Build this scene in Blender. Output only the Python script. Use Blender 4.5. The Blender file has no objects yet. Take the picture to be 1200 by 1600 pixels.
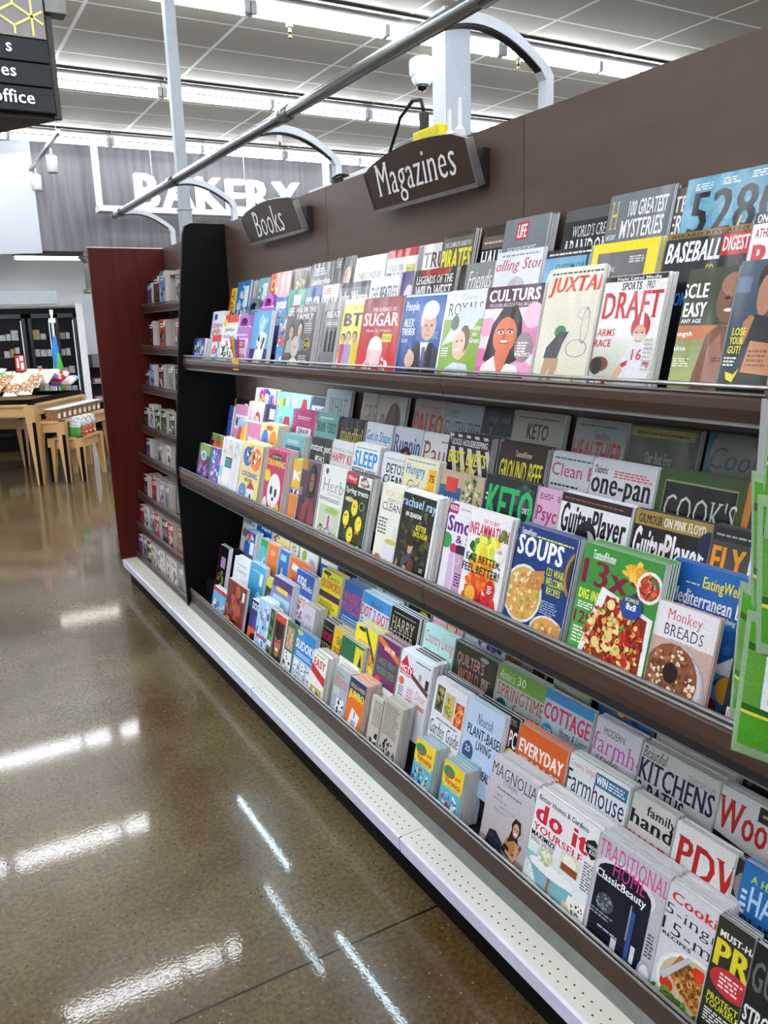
import bpy, bmesh, math, random
from mathutils import Vector, Matrix, Euler
from mathutils.geometry import tessellate_polygon
PI = math.pi
SC = bpy.context.scene
COL = SC.collection

# ---------------------------------------------------------------- camera
cd = bpy.data.cameras.new('camera')
cam = bpy.data.objects.new('camera', cd)
COL.objects.link(cam)
cd.sensor_fit = 'VERTICAL'
cd.sensor_height = 36.0
cd.lens = 36.0 * 1270.0 / 1600.0
cd.clip_start = 0.02
cd.clip_end = 100
_cw = ((0.86558125, -0.13834857, 0.48127828), (-0.49980118, -0.17896602, 0.84744908), (-0.03111091, -0.97407948, -0.22405641))
cam.matrix_world = Matrix([[r[0], -r[1], -r[2], t] for r, t in zip(_cw, (0.0, 0.0, 1.63))] + [[0, 0, 0, 1]])
SC.camera = cam

# ---------------------------------------------------------------- world, exposure
w = bpy.data.worlds.new('world')
SC.world = w
w.use_nodes = True
w.node_tree.nodes['Background'].inputs[0].default_value = (0.93, 0.95, 1.0, 1)
w.node_tree.nodes['Background'].inputs[1].default_value = 0.33
SC.view_settings.view_transform = 'Standard'
SC.view_settings.look = 'None'
SC.view_settings.gamma = 1.0
SC.view_settings.use_curve_mapping = False
SC.view_settings.exposure = 0.92
TUBE = 22.0          # strength of the ceiling tubes
UNDER = 24.0         # strength of the tubes under the shelves
DELI = 7.0

# ---------------------------------------------------------------- colours and materials
def lin(c):
    return c / 12.92 if c <= 0.04045 else ((c + 0.055) / 1.055) ** 2.4
def hexc(s):
    if len(s) == 3:
        s = s[0] * 2 + s[1] * 2 + s[2] * 2
    return tuple(lin(int(s[i:i + 2], 16) / 255.0) for i in (0, 2, 4)) + (1.0,)
def nd(nt, t, **kw):
    n = nt.nodes.new(t)
    for k, v in kw.items():
        setattr(n, k, v)
    return n
def new_mat(name):
    m = bpy.data.materials.new(name)
    m.use_nodes = True
    return m, m.node_tree, m.node_tree.nodes['Principled BSDF']
def plain(name, col, rough=0.5, metal=0.0, coat=0.0, noise=0.06, scale=30.0, emit=0.0, stretch=(1, 1, 1), spec=0.5, bump=0.0):
    m, nt, b = new_mat(name)
    c = hexc(col)
    tc = nd(nt, 'ShaderNodeTexCoord'); mp = nd(nt, 'ShaderNodeMapping')
    mp.inputs['Scale'].default_value = stretch
    nz = nd(nt, 'ShaderNodeTexNoise'); nz.inputs['Scale'].default_value = scale; nz.inputs['Detail'].default_value = 4
    rp = nd(nt, 'ShaderNodeValToRGB')
    rp.color_ramp.elements[0].position = 0.3; rp.color_ramp.elements[1].position = 0.7
    rp.color_ramp.elements[0].color = tuple(x * (1 - noise * 2) for x in c[:3]) + (1,)
    rp.color_ramp.elements[1].color = tuple(min(1, x * (1 + noise * 2)) for x in c[:3]) + (1,)
    nt.links.new(tc.outputs['Object'], mp.inputs[0]); nt.links.new(mp.outputs[0], nz.inputs['Vector'])
    nt.links.new(nz.outputs[0], rp.inputs[0]); nt.links.new(rp.outputs[0], b.inputs['Base Color'])
    b.inputs['Roughness'].default_value = rough; b.inputs['Metallic'].default_value = metal
    b.inputs['Coat Weight'].default_value = coat; b.inputs['Specular IOR Level'].default_value = spec
    if bump:
        bp = nd(nt, 'ShaderNodeBump'); bp.inputs['Strength'].default_value = bump; bp.inputs['Distance'].default_value = 0.002
        nt.links.new(nz.outputs[0], bp.inputs['Height']); nt.links.new(bp.outputs[0], b.inputs['Normal'])
    if emit:
        b.inputs['Emission Color'].default_value = c; b.inputs['Emission Strength'].default_value = emit
    return m
M = {}
M['laminate'] = plain('brown_laminate', '56443a', 0.42, spec=0.3, noise=0.07, scale=14, stretch=(1, 0.15, 1))
M['lip'] = plain('shelf_lip_brown', '4a372d', 0.3, spec=0.35, noise=0.08, scale=16, stretch=(1, 0.2, 1))
M['riser'] = plain('riser_brown', '3c281e', 0.4, spec=0.3, noise=0.1, scale=12, stretch=(1, 0.2, 2))
M['black'] = plain('black_panel', '050505', 0.6, noise=0.05, spec=0.12)
M['blackg'] = plain('black_gloss', '101012', 0.25)
M['cherry'] = plain('cherry_wood', '4a150b', 0.45, noise=0.12, scale=5, stretch=(5, 5, 0.3), spec=0.15)
M['cream'] = plain('cream_edge', 'd8d0c0', 0.5)
M['steel'] = plain('brushed_steel', '9a9a98', 0.3, metal=0.9)
M['chrome'] = plain('tube_steel', '8b908e', 0.24, metal=0.85, noise=0.03)
M['greymetal'] = plain('grey_metal', '6d706a', 0.45, metal=0.4)
M['deck'] = plain('cream_deck', 'd9d8cc', 0.42, noise=0.02, scale=4)
M['railstrip'] = plain('lavender_price_strip', 'd3d2ea', 0.35, noise=0.02)
M['hole'] = plain('hole_dark', '141414', 0.9)
M['postgrey'] = plain('post_grey_paint', '9aa3a8', 0.45, noise=0.03)
M['colwhite'] = plain('column_pale_blue', 'b4bec8', 0.5, noise=0.02)
M['armwhite'] = plain('arm_white_paint', 'c9d0d8', 0.4, noise=0.02)
M['white'] = plain('white_paint', 'e6e8e8', 0.5, noise=0.02)
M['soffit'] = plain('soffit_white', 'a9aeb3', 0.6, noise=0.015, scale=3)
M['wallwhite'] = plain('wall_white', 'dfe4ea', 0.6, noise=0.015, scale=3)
M['signblack'] = plain('sign_charcoal', '24282b', 0.5, noise=0.05, spec=0.2)
M['signdark'] = plain('sign_dark', '15120f', 0.5)
M['signgrey'] = plain('sign_warm_grey', '83807f', 0.5, noise=0.02)
M['signyellow'] = plain('sign_yellow', 'ece27c', 0.5, noise=0.02)
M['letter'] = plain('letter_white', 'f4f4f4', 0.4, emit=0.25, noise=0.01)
M['signtext'] = plain('sign_text_white', 'f2f2f2', 0.5, noise=0.01)
M['plastic'] = plain('yellow_plastic', 'e8d800', 0.4)
M['cable'] = plain('black_rubber', '121212', 0.5)
M['wood'] = plain('birch_table', 'caa06a', 0.4, noise=0.06, scale=6, stretch=(1, 1, 0.3))
M['tee'] = plain('socket_grey', 'a9adb0', 0.4, metal=0.3)
M['dark'] = plain('dark_steel', '1c1d20', 0.5, spec=0.3)  # one even dark grey for trays, shelves and light channels
M['coolpanel'] = plain('cooler_grey_panel', 'a9b3b8', 0.45, noise=0.03)
M['redsign'] = plain('red_card', 'c22a25', 0.5, noise=0.02)
def emissive(name, col, s):
    m, nt, b = new_mat(name)
    b.inputs['Base Color'].default_value = hexc(col)
    b.inputs['Emission Color'].default_value = hexc(col)
    b.inputs['Emission Strength'].default_value = s
    return m
M['tube'] = emissive('fluorescent_tube', 'f4f8ff', TUBE)
M['under'] = emissive('under_shelf_tube', 'd4efff', UNDER)
M['deli'] = emissive('deli_tube', 'fffaf0', DELI)
M['coolerled'] = emissive('cooler_led', 'e8f4ff', 1.2)

def floor_mat():
    m, nt, b = new_mat('polished_concrete')
    L = nt.links.new
    tc = nd(nt, 'ShaderNodeTexCoord')
    n1 = nd(nt, 'ShaderNodeTexNoise'); n1.inputs['Scale'].default_value = 1.1; n1.inputs['Detail'].default_value = 5; n1.inputs['Roughness'].default_value = 0.6
    L(tc.outputs['Object'], n1.inputs['Vector'])
    r1 = nd(nt, 'ShaderNodeValToRGB')
    r1.color_ramp.elements[0].position = 0.33; r1.color_ramp.elements[1].position = 0.68
    r1.color_ramp.elements[0].color = hexc('4c3a1e'); r1.color_ramp.elements[1].color = hexc('6f6549')
    L(n1.outputs[0], r1.inputs[0])
    n2 = nd(nt, 'ShaderNodeTexNoise'); n2.inputs['Scale'].default_value = 70; n2.inputs['Detail'].default_value = 3
    L(tc.outputs['Object'], n2.inputs['Vector'])
    r2 = nd(nt, 'ShaderNodeValToRGB')
    r2.color_ramp.elements[0].position = 0.35; r2.color_ramp.elements[1].position = 0.65
    r2.color_ramp.elements[0].color = (0.72, 0.70, 0.68, 1); r2.color_ramp.elements[1].color = (1.22, 1.2, 1.15, 1)
    L(n2.outputs[0], r2.inputs[0])
    mx = nd(nt, 'ShaderNodeMix', data_type='RGBA', blend_type='MULTIPLY'); mx.inputs[0].default_value = 1.0
    L(r1.outputs[0], mx.inputs[6]); L(r2.outputs[0], mx.inputs[7])
    # exposed aggregate: dark and pale specks
    v = nd(nt, 'ShaderNodeTexVoronoi'); v.inputs['Scale'].default_value = 95
    L(tc.outputs['Object'], v.inputs['Vector'])
    sep = nd(nt, 'ShaderNodeSeparateColor'); L(v.outputs['Color'], sep.inputs[0])
    lt = nd(nt, 'ShaderNodeMath', operation='LESS_THAN'); lt.inputs[1].default_value = 0.27; L(v.outputs['Distance'], lt.inputs[0])
    pick = nd(nt, 'ShaderNodeMath', operation='GREATER_THAN'); pick.inputs[1].default_value = 0.70; L(sep.outputs[0], pick.inputs[0])
    mm = nd(nt, 'ShaderNodeMath', operation='MULTIPLY'); L(lt.outputs[0], mm.inputs[0]); L(pick.outputs[0], mm.inputs[1])
    sc = nd(nt, 'ShaderNodeMix', data_type='RGBA'); sc.inputs[6].default_value = hexc('332a1c'); sc.inputs[7].default_value = hexc('857653')
    g2 = nd(nt, 'ShaderNodeMath', operation='GREATER_THAN'); g2.inputs[1].default_value = 0.82; L(sep.outputs[1], g2.inputs[0]); L(g2.outputs[0], sc.inputs[0])
    m2 = nd(nt, 'ShaderNodeMix', data_type='RGBA'); L(mm.outputs[0], m2.inputs[0]); L(mx.outputs[2], m2.inputs[6]); L(sc.outputs[2], m2.inputs[7])
    # saw cut joints across the aisle
    sx = nd(nt, 'ShaderNodeSeparateXYZ'); L(tc.outputs['Object'], sx.inputs[0])
    j = nd(nt, 'ShaderNodeMath', operation='SUBTRACT'); j.inputs[1].default_value = 1.70; L(sx.outputs[1], j.inputs[0])
    jm = nd(nt, 'ShaderNodeMath', operation='PINGPONG'); jm.inputs[1].default_value = 1.555; L(j.outputs[0], jm.inputs[0])
    jl = nd(nt, 'ShaderNodeMath', operation='LESS_THAN'); jl.inputs[1].default_value = 0.004; L(jm.outputs[0], jl.inputs[0])
    m3 = nd(nt, 'ShaderNodeMix', data_type='RGBA'); L(jl.outputs[0], m3.inputs[0]); L(m2.outputs[2], m3.inputs[6]); m3.inputs[7].default_value = hexc('1f1a12')
    L(m3.outputs[2], b.inputs['Base Color'])
    n3 = nd(nt, 'ShaderNodeTexNoise'); n3.inputs['Scale'].default_value = 110; n3.inputs['Detail'].default_value = 2; L(tc.outputs['Object'], n3.inputs['Vector'])
    bp = nd(nt, 'ShaderNodeBump'); bp.inputs['Strength'].default_value = 0.10; bp.inputs['Distance'].default_value = 0.001
    L(n3.outputs[0], bp.inputs['Height']); L(bp.outputs[0], b.inputs['Coat Normal'])
    # worn polish: a hazy broad sheen under a thin glossy sealer
    rr = nd(nt, 'ShaderNodeMapRange'); rr.inputs[3].default_value = 0.2; rr.inputs[4].default_value = 0.3; L(n1.outputs[0], rr.inputs[0])
    L(rr.outputs[0], b.inputs['Roughness'])
    b.inputs['Specular IOR Level'].default_value = 0.26
    b.inputs['Coat Weight'].default_value = 0.5; b.inputs['Coat Roughness'].default_value = 0.02; b.inputs['Coat IOR'].default_value = 1.42
    return m
def ceiling_mat():
    m, nt, b = new_mat('ceiling_tiles')
    L = nt.links.new
    tc = nd(nt, 'ShaderNodeTexCoord'); sx = nd(nt, 'ShaderNodeSeparateXYZ'); L(tc.outputs['Object'], sx.inputs[0])
    def line(sock, off, pitch, half):
        a = nd(nt, 'ShaderNodeMath', operation='SUBTRACT'); a.inputs[1].default_value = off; L(sock, a.inputs[0])
        p = nd(nt, 'ShaderNodeMath', operation='PINGPONG'); p.inputs[1].default_value = pitch / 2; L(a.outputs[0], p.inputs[0])
        l = nd(nt, 'ShaderNodeMath', operation='LESS_THAN'); l.inputs[1].default_value = half; L(p.outputs[0], l.inputs[0])
        return l
    la = line(sx.outputs[0], 1.542, 1.20, 0.016); lb = line(sx.outputs[1], 6.445, 0.617, 0.012)
    mxx = nd(nt, 'ShaderNodeMath', operation='MAXIMUM'); L(la.outputs[0], mxx.inputs[0]); L(lb.outputs[0], mxx.inputs[1])
    nz = nd(nt, 'ShaderNodeTexNoise'); nz.inputs['Scale'].default_value = 140; nz.inputs['Detail'].default_value = 3; L(tc.outputs['Object'], nz.inputs['Vector'])
    rp = nd(nt, 'ShaderNodeValToRGB'); rp.color_ramp.elements[0].position = 0.35; rp.color_ramp.elements[1].position = 0.6
    rp.color_ramp.elements[0].color = hexc('8f8b80'); rp.color_ramp.elements[1].color = hexc('9d9a8f')
    L(nz.outputs[0], rp.inputs[0])
    mx = nd(nt, 'ShaderNodeMix', data_type='RGBA'); L(mxx.outputs[0], mx.inputs[0]); L(rp.outputs[0], mx.inputs[6]); mx.inputs[7].default_value = hexc('e4e6e6')
    L(mx.outputs[2], b.inputs['Base Color']); b.inputs['Roughness'].default_value = 0.8
    return m
def greywood_mat():
    m, nt, b = new_mat('grey_wood_panel')
    L = nt.links.new
    tc = nd(nt, 'ShaderNodeTexCoord'); mp = nd(nt, 'ShaderNodeMapping'); mp.inputs['Scale'].default_value = (7, 7, 0.5); L(tc.outputs['Object'], mp.inputs[0])
    nz = nd(nt, 'ShaderNodeTexNoise'); nz.inputs['Scale'].default_value = 2.2; nz.inputs['Detail'].default_value = 6; L(mp.outputs[0], nz.inputs['Vector'])
    rp = nd(nt, 'ShaderNodeValToRGB'); rp.color_ramp.elements[0].position = 0.3; rp.color_ramp.elements[1].position = 0.72
    rp.color_ramp.elements[0].color = hexc('434347'); rp.color_ramp.elements[1].color = hexc('5f5f63')
    L(nz.outputs[0], rp.inputs[0]); L(rp.outputs[0], b.inputs['Base Color']); b.inputs['Roughness'].default_value = 0.55
    return m
M['floor'] = floor_mat(); M['ceil'] = ceiling_mat(); M['greywood'] = greywood_mat()

def print_mat(name, rough, coat):
    m, nt, b = new_mat(name)
    a = nd(nt, 'ShaderNodeVertexColor'); a.layer_name = 'Col'
    tc = nd(nt, 'ShaderNodeTexCoord')
    nz = nd(nt, 'ShaderNodeTexNoise'); nz.inputs['Scale'].default_value = 210; nz.inputs['Detail'].default_value = 3
    nt.links.new(tc.outputs['Object'], nz.inputs['Vector'])
    mr = nd(nt, 'ShaderNodeMapRange'); mr.inputs[1].default_value = 0.3; mr.inputs[2].default_value = 0.7; mr.inputs[3].default_value = 0.86; mr.inputs[4].default_value = 1.08
    nt.links.new(nz.outputs[0], mr.inputs[0])
    mx = nd(nt, 'ShaderNodeMix', data_type='RGBA', blend_type='MULTIPLY'); mx.inputs[0].default_value = 1.0
    nt.links.new(a.outputs[0], mx.inputs[6]); nt.links.new(mr.outputs[0], mx.inputs[7]); nt.links.new(mx.outputs[2], b.inputs['Base Color'])
    # covers are never quite flat: a slow warp breaks up the gloss
    wz = nd(nt, 'ShaderNodeTexNoise'); wz.inputs['Scale'].default_value = 1.0; wz.inputs['Detail'].default_value = 1
    mp = nd(nt, 'ShaderNodeMapping'); mp.inputs['Scale'].default_value = (14, 3, 3); oi = nd(nt, 'ShaderNodeObjectInfo')
    ad = nd(nt, 'ShaderNodeVectorMath', operation='ADD'); cx = nd(nt, 'ShaderNodeMath', operation='MULTIPLY'); cx.inputs[1].default_value = 50.0
    nt.links.new(oi.outputs['Random'], cx.inputs[0]); nt.links.new(tc.outputs['Object'], mp.inputs[0]); nt.links.new(mp.outputs[0], ad.inputs[0]); nt.links.new(cx.outputs[0], ad.inputs[1])
    nt.links.new(ad.outputs[0], wz.inputs['Vector'])
    bp = nd(nt, 'ShaderNodeBump'); bp.inputs['Strength'].default_value = 0.4; bp.inputs['Distance'].default_value = 0.02
    nt.links.new(wz.outputs[0], bp.inputs['Height']); nt.links.new(bp.outputs[0], b.inputs['Normal'])
    b.inputs['Roughness'].default_value = rough; b.inputs['Coat Weight'].default_value = coat; b.inputs['Coat Roughness'].default_value = 0.22
    b.inputs['Specular IOR Level'].default_value = 0.38
    return m
M['print'] = print_mat('glossy_print', 0.2, 0.0)
M['foil'] = print_mat('glossy_film_bag', 0.14, 0.3)
M['matte'] = print_mat('matte_print', 0.6, 0.0)
def page_mat(name, axis, c1, c2):
    # page edges: fine lines across the thickness of the block
    m, nt, b = new_mat(name)
    L = nt.links.new
    tc = nd(nt, 'ShaderNodeTexCoord'); mp = nd(nt, 'ShaderNodeMapping'); mp.inputs['Scale'].default_value = (3, 900, 3); L(tc.outputs['Object'], mp.inputs[0])
    nz = nd(nt, 'ShaderNodeTexNoise'); nz.inputs['Scale'].default_value = 1.0; nz.inputs['Detail'].default_value = 2; L(mp.outputs[0], nz.inputs['Vector'])
    rp = nd(nt, 'ShaderNodeValToRGB'); rp.color_ramp.elements[0].position = 0.32; rp.color_ramp.elements[1].position = 0.6
    rp.color_ramp.elements[0].color = hexc(c1); rp.color_ramp.elements[1].color = hexc(c2)
    L(nz.outputs[0], rp.inputs[0]); L(rp.outputs[0], b.inputs['Base Color']); b.inputs['Roughness'].default_value = 0.65
    return m
M['pages'] = page_mat('page_edges_white', 1, 'd6d4d2', 'fcfbfb')
M['newsprint'] = page_mat('page_edges_newsprint', 1, '978f86', 'd8d1c7')

def clear_mat():
    m, nt, b = new_mat('clear_film')
    b.inputs['Base Color'].default_value = (0.95, 0.97, 0.98, 1); b.inputs['Roughness'].default_value = 0.12
    b.inputs['Alpha'].default_value = 0.28; b.inputs['Specular IOR Level'].default_value = 0.8
    return m
M['film'] = clear_mat()
def glass_mat():
    m, nt, b = new_mat('cooler_glass')
    b.inputs['Base Color'].default_value = (0.02, 0.02, 0.025, 1); b.inputs['Roughness'].default_value = 0.03; b.inputs['Alpha'].default_value = 0.2; b.inputs['Specular IOR Level'].default_value = 0.3
    return m
M['glass'] = glass_mat()

# ---------------------------------------------------------------- mesh helpers
class MB:
    """collects shapes, links them as ONE mesh object"""
    def __init__(s):
        s.v = []; s.f = []; s.m = []; s.c = []
    def add(s, vs, fs, mi=0, col=None):
        o = len(s.v); s.v.extend([tuple(p) for p in vs])
        for f in fs:
            s.f.append(tuple(i + o for i in f)); s.m.append(mi); s.c.append(col)
        return s
    def box(s, x0, x1, y0, y1, z0, z1, mi=0, col=None, rz=0.0, org=None):
        vs = [(x, y, z) for z in (z0, z1) for y in (y0, y1) for x in (x0, x1)]
        if rz:
            ox, oy = org or ((x0 + x1) / 2, (y0 + y1) / 2); c, q = math.cos(rz), math.sin(rz)
            vs = [(ox + (x - ox) * c - (y - oy) * q, oy + (x - ox) * q + (y - oy) * c, z) for x, y, z in vs]
        return s.add(vs, [(0, 2, 3, 1), (4, 5, 7, 6), (0, 1, 5, 4), (2, 6, 7, 3), (0, 4, 6, 2), (1, 3, 7, 5)], mi, col)
    def tube(s, pts, r, n=10, mi=0, col=None, caps=True):
        P = [Vector(p) for p in pts]; rs = r if isinstance(r, (list, tuple)) else [r] * len(P)
        rings = []; up = None
        for i, p in enumerate(P):
            d = (P[min(i + 1, len(P) - 1)] - P[max(i - 1, 0)]).normalized()
            if up is None:
                up = Vector((0, 0, 1)) if abs(d.z) < 0.9 else Vector((1, 0, 0))
            a = d.cross(up).normalized(); b = a.cross(d).normalized(); up = b
            rings.append([p + (a * math.cos(2 * PI * k / n) + b * math.sin(2 * PI * k / n)) * rs[i] for k in range(n)])
        vs = [q for rg in rings for q in rg]; fs = []
        for i in range(len(P) - 1):
            for k in range(n):
                fs.append((i * n + k, i * n + (k + 1) % n, (i + 1) * n + (k + 1) % n, (i + 1) * n + k))
        if caps:
            fs.append(tuple(range(n))[::-1]); fs.append(tuple((len(P) - 1) * n + k for k in range(n)))
        return s.add(vs, fs, mi, col)
    def prism(s, prof, axis, a, b, mi=0, col=None):
        """profile of 2-D points swept along an axis; profile coords are the two other axes in order"""
        def put(p, t):
            return (t, p[0], p[1]) if axis == 'x' else (p[0], t, p[1]) if axis == 'y' else (p[0], p[1], t)
        n = len(prof); vs = [put(p, a) for p in prof] + [put(p, b) for p in prof]
        tri = tessellate_polygon([[Vector((p[0], p[1], 0)) for p in prof]])
        fs = [tuple(t) for t in tri] + [tuple(i + n for i in t) for t in tri] + [(i, (i + 1) % n, (i + 1) % n + n, i + n) for i in range(n)]
        return s.add(vs, fs, mi, col)
    def lathe(s, prof, n=20, org=(0, 0, 0), mi=0, col=None):
        vs = []; fs = []
        for r, z in prof:
            for k in range(n):
                a = 2 * PI * k / n; vs.append((org[0] + r * math.cos(a), org[1] + r * math.sin(a), org[2] + z))
        for i in range(len(prof) - 1):
            for k in range(n):
                fs.append((i * n + k, i * n + (k + 1) % n, (i + 1) * n + (k + 1) % n, (i + 1) * n + k))
        fs.append(tuple(range(n))[::-1]); fs.append(tuple((len(prof) - 1) * n + k for k in range(n)))
        return s.add(vs, fs, mi, col)
    def build(s, name, mats, parent=None, loc=None, rot=None, bevel=0.0, smooth=False, fixn=True):
        me = bpy.data.meshes.new(name); me.from_pydata(s.v, [], s.f)
        if not isinstance(mats, (list, tuple)):
            mats = [mats]
        for m in mats:
            me.materials.append(M[m] if isinstance(m, str) else m)
        if len(mats) > 1:
            me.polygons.foreach_set('material_index', s.m)
        if any(c is not None for c in s.c):
            ca = me.color_attributes.new('Col', 'FLOAT_COLOR', 'CORNER'); buf = []
            for f, c in zip(s.f, s.c):
                buf.extend((c or (0.8, 0.8, 0.8, 1)) * len(f))
            ca.data.foreach_set('color', buf)
        if fixn:
            bm = bmesh.new(); bm.from_mesh(me); bmesh.ops.recalc_face_normals(bm, faces=bm.faces); bm.to_mesh(me); bm.free()
        if smooth:
            me.polygons.foreach_set('use_smooth', [True] * len(me.polygons))
        me.update()
        o = bpy.data.objects.new(name, me); COL.objects.link(o)
        if parent is not None:
            o.parent = parent
        if loc is not None: o.location = loc
        if rot is not None: o.rotation_euler = rot
        if bevel:
            bv = o.modifiers.new('bevel', 'BEVEL'); bv.width = bevel; bv.segments = 2; bv.limit_method = 'ANGLE'
        return o
def tag(o, label, cat, group=None, kind=None):
    if label: o['label'] = label
    if cat: o['category'] = cat
    if group: o['group'] = group
    if kind: o['kind'] = kind
    return o
def struct(o, label=None):
    o['kind'] = 'structure'
    if label: o['label'] = label
    return o
def empty(name, loc, rot=(0, 0, 0), label=None, cat=None, group=None):
    o = bpy.data.objects.new(name, None); COL.objects.link(o); o.location = loc; o.rotation_euler = rot
    return tag(o, label, cat, group)
def kids(o):
    return [c for c in bpy.data.objects if c.parent is o]
def dup(root, loc=None, rot=None, label=None, group=None):
    r = root.copy(); COL.objects.link(r)
    if loc is not None: r.location = loc
    if rot is not None: r.rotation_euler = rot
    if label: r['label'] = label
    if group: r['group'] = group
    for ch in kids(root):
        c = ch.copy(); COL.objects.link(c); c.parent = r
        for g in kids(ch):
            d = g.copy(); COL.objects.link(d); d.parent = c
    return r

# ---------------------------------------------------------------- lettering
_gl = {}
WT = {'n': 0.0, 'b': 0.008, 'k': 0.012, 'l': -0.012}
def _raw(txt, off):
    cu = bpy.data.curves.new('t', 'FONT'); cu.body = txt; cu.size = 1.0; cu.resolution_u = 2; cu.offset = off; cu.fill_mode = 'FRONT' if hasattr(cu, 'fill_mode') else cu.fill_mode
    ob = bpy.data.objects.new('t', cu); COL.objects.link(ob)
    me = ob.to_mesh()
    vs = [(v.co.x, v.co.y) for v in me.vertices]; fs = [tuple(p.vertices) for p in me.polygons]
    ob.to_mesh_clear(); bpy.data.objects.remove(ob); bpy.data.curves.remove(cu)
    return vs, fs
_hh = {}
def glyph(ch, wt):
    k = (ch, wt)
    if k in _gl: return _gl[k]
    off = WT[wt]
    if wt not in _hh:
        v, f = _raw('HH', 0.0); _hh[wt] = max(p[0] for p in v)
    v, f = _raw('H' + ch + 'H', 0.0)
    adv = max(p[0] for p in v) - _hh[wt]
    v, f = _raw(ch, off) if ch != ' ' else ([], [])
    _gl[k] = (v, f, adv); return _gl[k]
def text_shapes(txt, font):
    """triangles of a line of text in em units and its bounding box; fonts: n b k l sans, s serif, S bold serif, i bold serif italic, c thin slanted script, x slanted heavy"""
    wt = {'s': 'l', 'S': 'n', 'i': 'l', 'c': 'l', 'x': 'k', 'T': 'b'}.get(font, font)
    out = []; x = 0.0
    reps = {'b': (-0.014, 0.014), 'T': (-0.014, 0.014), 'k': (-0.032, 0, 0.032), 'x': (-0.032, 0, 0.032), 's': (0, 0.018), 'S': (-0.03, 0, 0.03), 'i': (-0.02, 0, 0.02)}.get(font, (0,))
    shear = {'i': 0.28, 'c': 0.3, 'x': 0.2}.get(font, 0)
    for ch in txt:
        v, f, adv = glyph(ch, wt)
        for ri, d in enumerate(reps):
            out += [[(v[i][0] + x + d, v[i][1], ri) for i in fc] for fc in f]
        if font in 'sSi' and v and ch.isalpha():
            # serif bars on the flat stem ends
            edges = {}
            for fc in f:
                for a, b in zip(fc, fc[1:] + fc[:1]):
                    e = (min(a, b), max(a, b)); edges[e] = edges.get(e, 0) + 1
            for (a, b), n in edges.items():
                if n != 1: continue
                pa, pb = v[a], v[b]
                if abs(pa[1] - pb[1]) < 0.004 and abs(pa[0] - pb[0]) > 0.03:
                    y = pa[1]; x0, x1 = sorted((pa[0], pb[0]))
                    if not (y < 0.03 or y > 0.5): continue
                    if x1 - x0 > 0.22: continue
                    ext = 0.07 if font != 'i' else 0.05; h = 0.035
                    y0, y1 = (y, y + h) if y < 0.25 else (y - h, y)
                    out.append([(x + x0 - ext, y0, 4), (x + x1 + ext, y0, 4), (x + x1 + ext, y1, 4), (x + x0 - ext, y1, 4)])
        x += adv + (0.03 if font in 'sSib' else 0.05 if font in 'kx' else 0.0)
    if shear:
        out = [[(p[0] + shear * p[1], p[1], p[2]) for p in f] for f in out]
    if not out: return [], (0, 0, 1, 1)
    xs = [p[0] for f in out for p in f]; ys = [p[1] for f in out for p in f]
    return out, (min(xs), min(ys), max(xs), max(ys))

def pillow(w_, h_, d_, bands, seed, crimp=0.12, fine=1):
    """an air filled bag lying on its back: w along x, h along y, d up"""
    rnd = random.Random(seed); n, m_ = 10 * fine, 14 * fine; mb = MB(); vs = []; top = []
    ph = [rnd.uniform(0, 6) for _ in range(6)]
    for side in (1, -1):
        for j in range(m_ + 1):
            for i in range(n + 1):
                u = i / n * 2 - 1; v = j / m_ * 2 - 1
                e = max(0.0, (1 - abs(u) ** 2.6)) ** 0.6 * max(0.0, (1 - abs(v) ** 3.2)) ** 0.7
                wr = 0.10 * math.sin(5 * u + ph[0] + 3 * v) * math.sin(6 * v + ph[1]) + 0.05 * math.sin(13 * u + ph[2]) * math.sin(11 * v + ph[3])
                z = side * d_ / 2 * e * (1 + wr)
                k = 1 - 0.06 * (1 - e) * 0
                vs.append((u * w_ / 2 * (1 - 0.08 * e), v * h_ / 2 * (1 - 0.05 * e), z + d_ / 2))
    N = (n + 1) * (m_ + 1)
    for s in (0, 1):
        for j in range(m_):
            for i in range(n):
                q = s * N + j * (n + 1) + i; f = (q, q + 1, q + n + 2, q + n + 1)
                c = bands(i / n, j / m_, rnd)
                mb.c.append(c); mb.f.append(f if s == 0 else f[::-1]); mb.m.append(0)
    mb.v = vs
    return mb

# ---------------------------------------------------------------- structure: floor, ceiling, walls
def quadbox(name, x0, x1, y0, y1, z0, z1, mat, **kw):
    return struct(MB().box(x0, x1, y0, y1, z0, z1).build(name, mat, **kw))
quadbox('floor', -7, 9, -5, 16.2, -0.1, 0.0, 'floor')
quadbox('ceiling', -7, 14, -5, 12.3, 4.09, 4.19, 'ceil')
struct(MB().box(2.3 - 0.56, 13, 12.0, 12.12, 2.73, 4.09).build('wall_bakery', 'greywood'))
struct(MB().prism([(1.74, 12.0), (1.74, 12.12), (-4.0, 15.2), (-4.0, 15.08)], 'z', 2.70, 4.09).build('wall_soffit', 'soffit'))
struct(MB().prism([(1.76, 12.12), (9, 12.12), (9, 16.0), (-3.9, 16.0), (-3.9, 15.3)], 'z', 2.80, 2.86).build('ceiling_deli', 'white'))
quadbox('wall_back', -6, 9, 14.1, 14.22, 0.0, 2.8, 'wallwhite')
quadbox('wall_left', -6.6, -6.5, -5, 16, 0.0, 4.09, 'wallwhite')
quadbox('wall_front', -7, 9, -5.0, -4.9, 0.0, 4.09, 'wallwhite')

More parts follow.
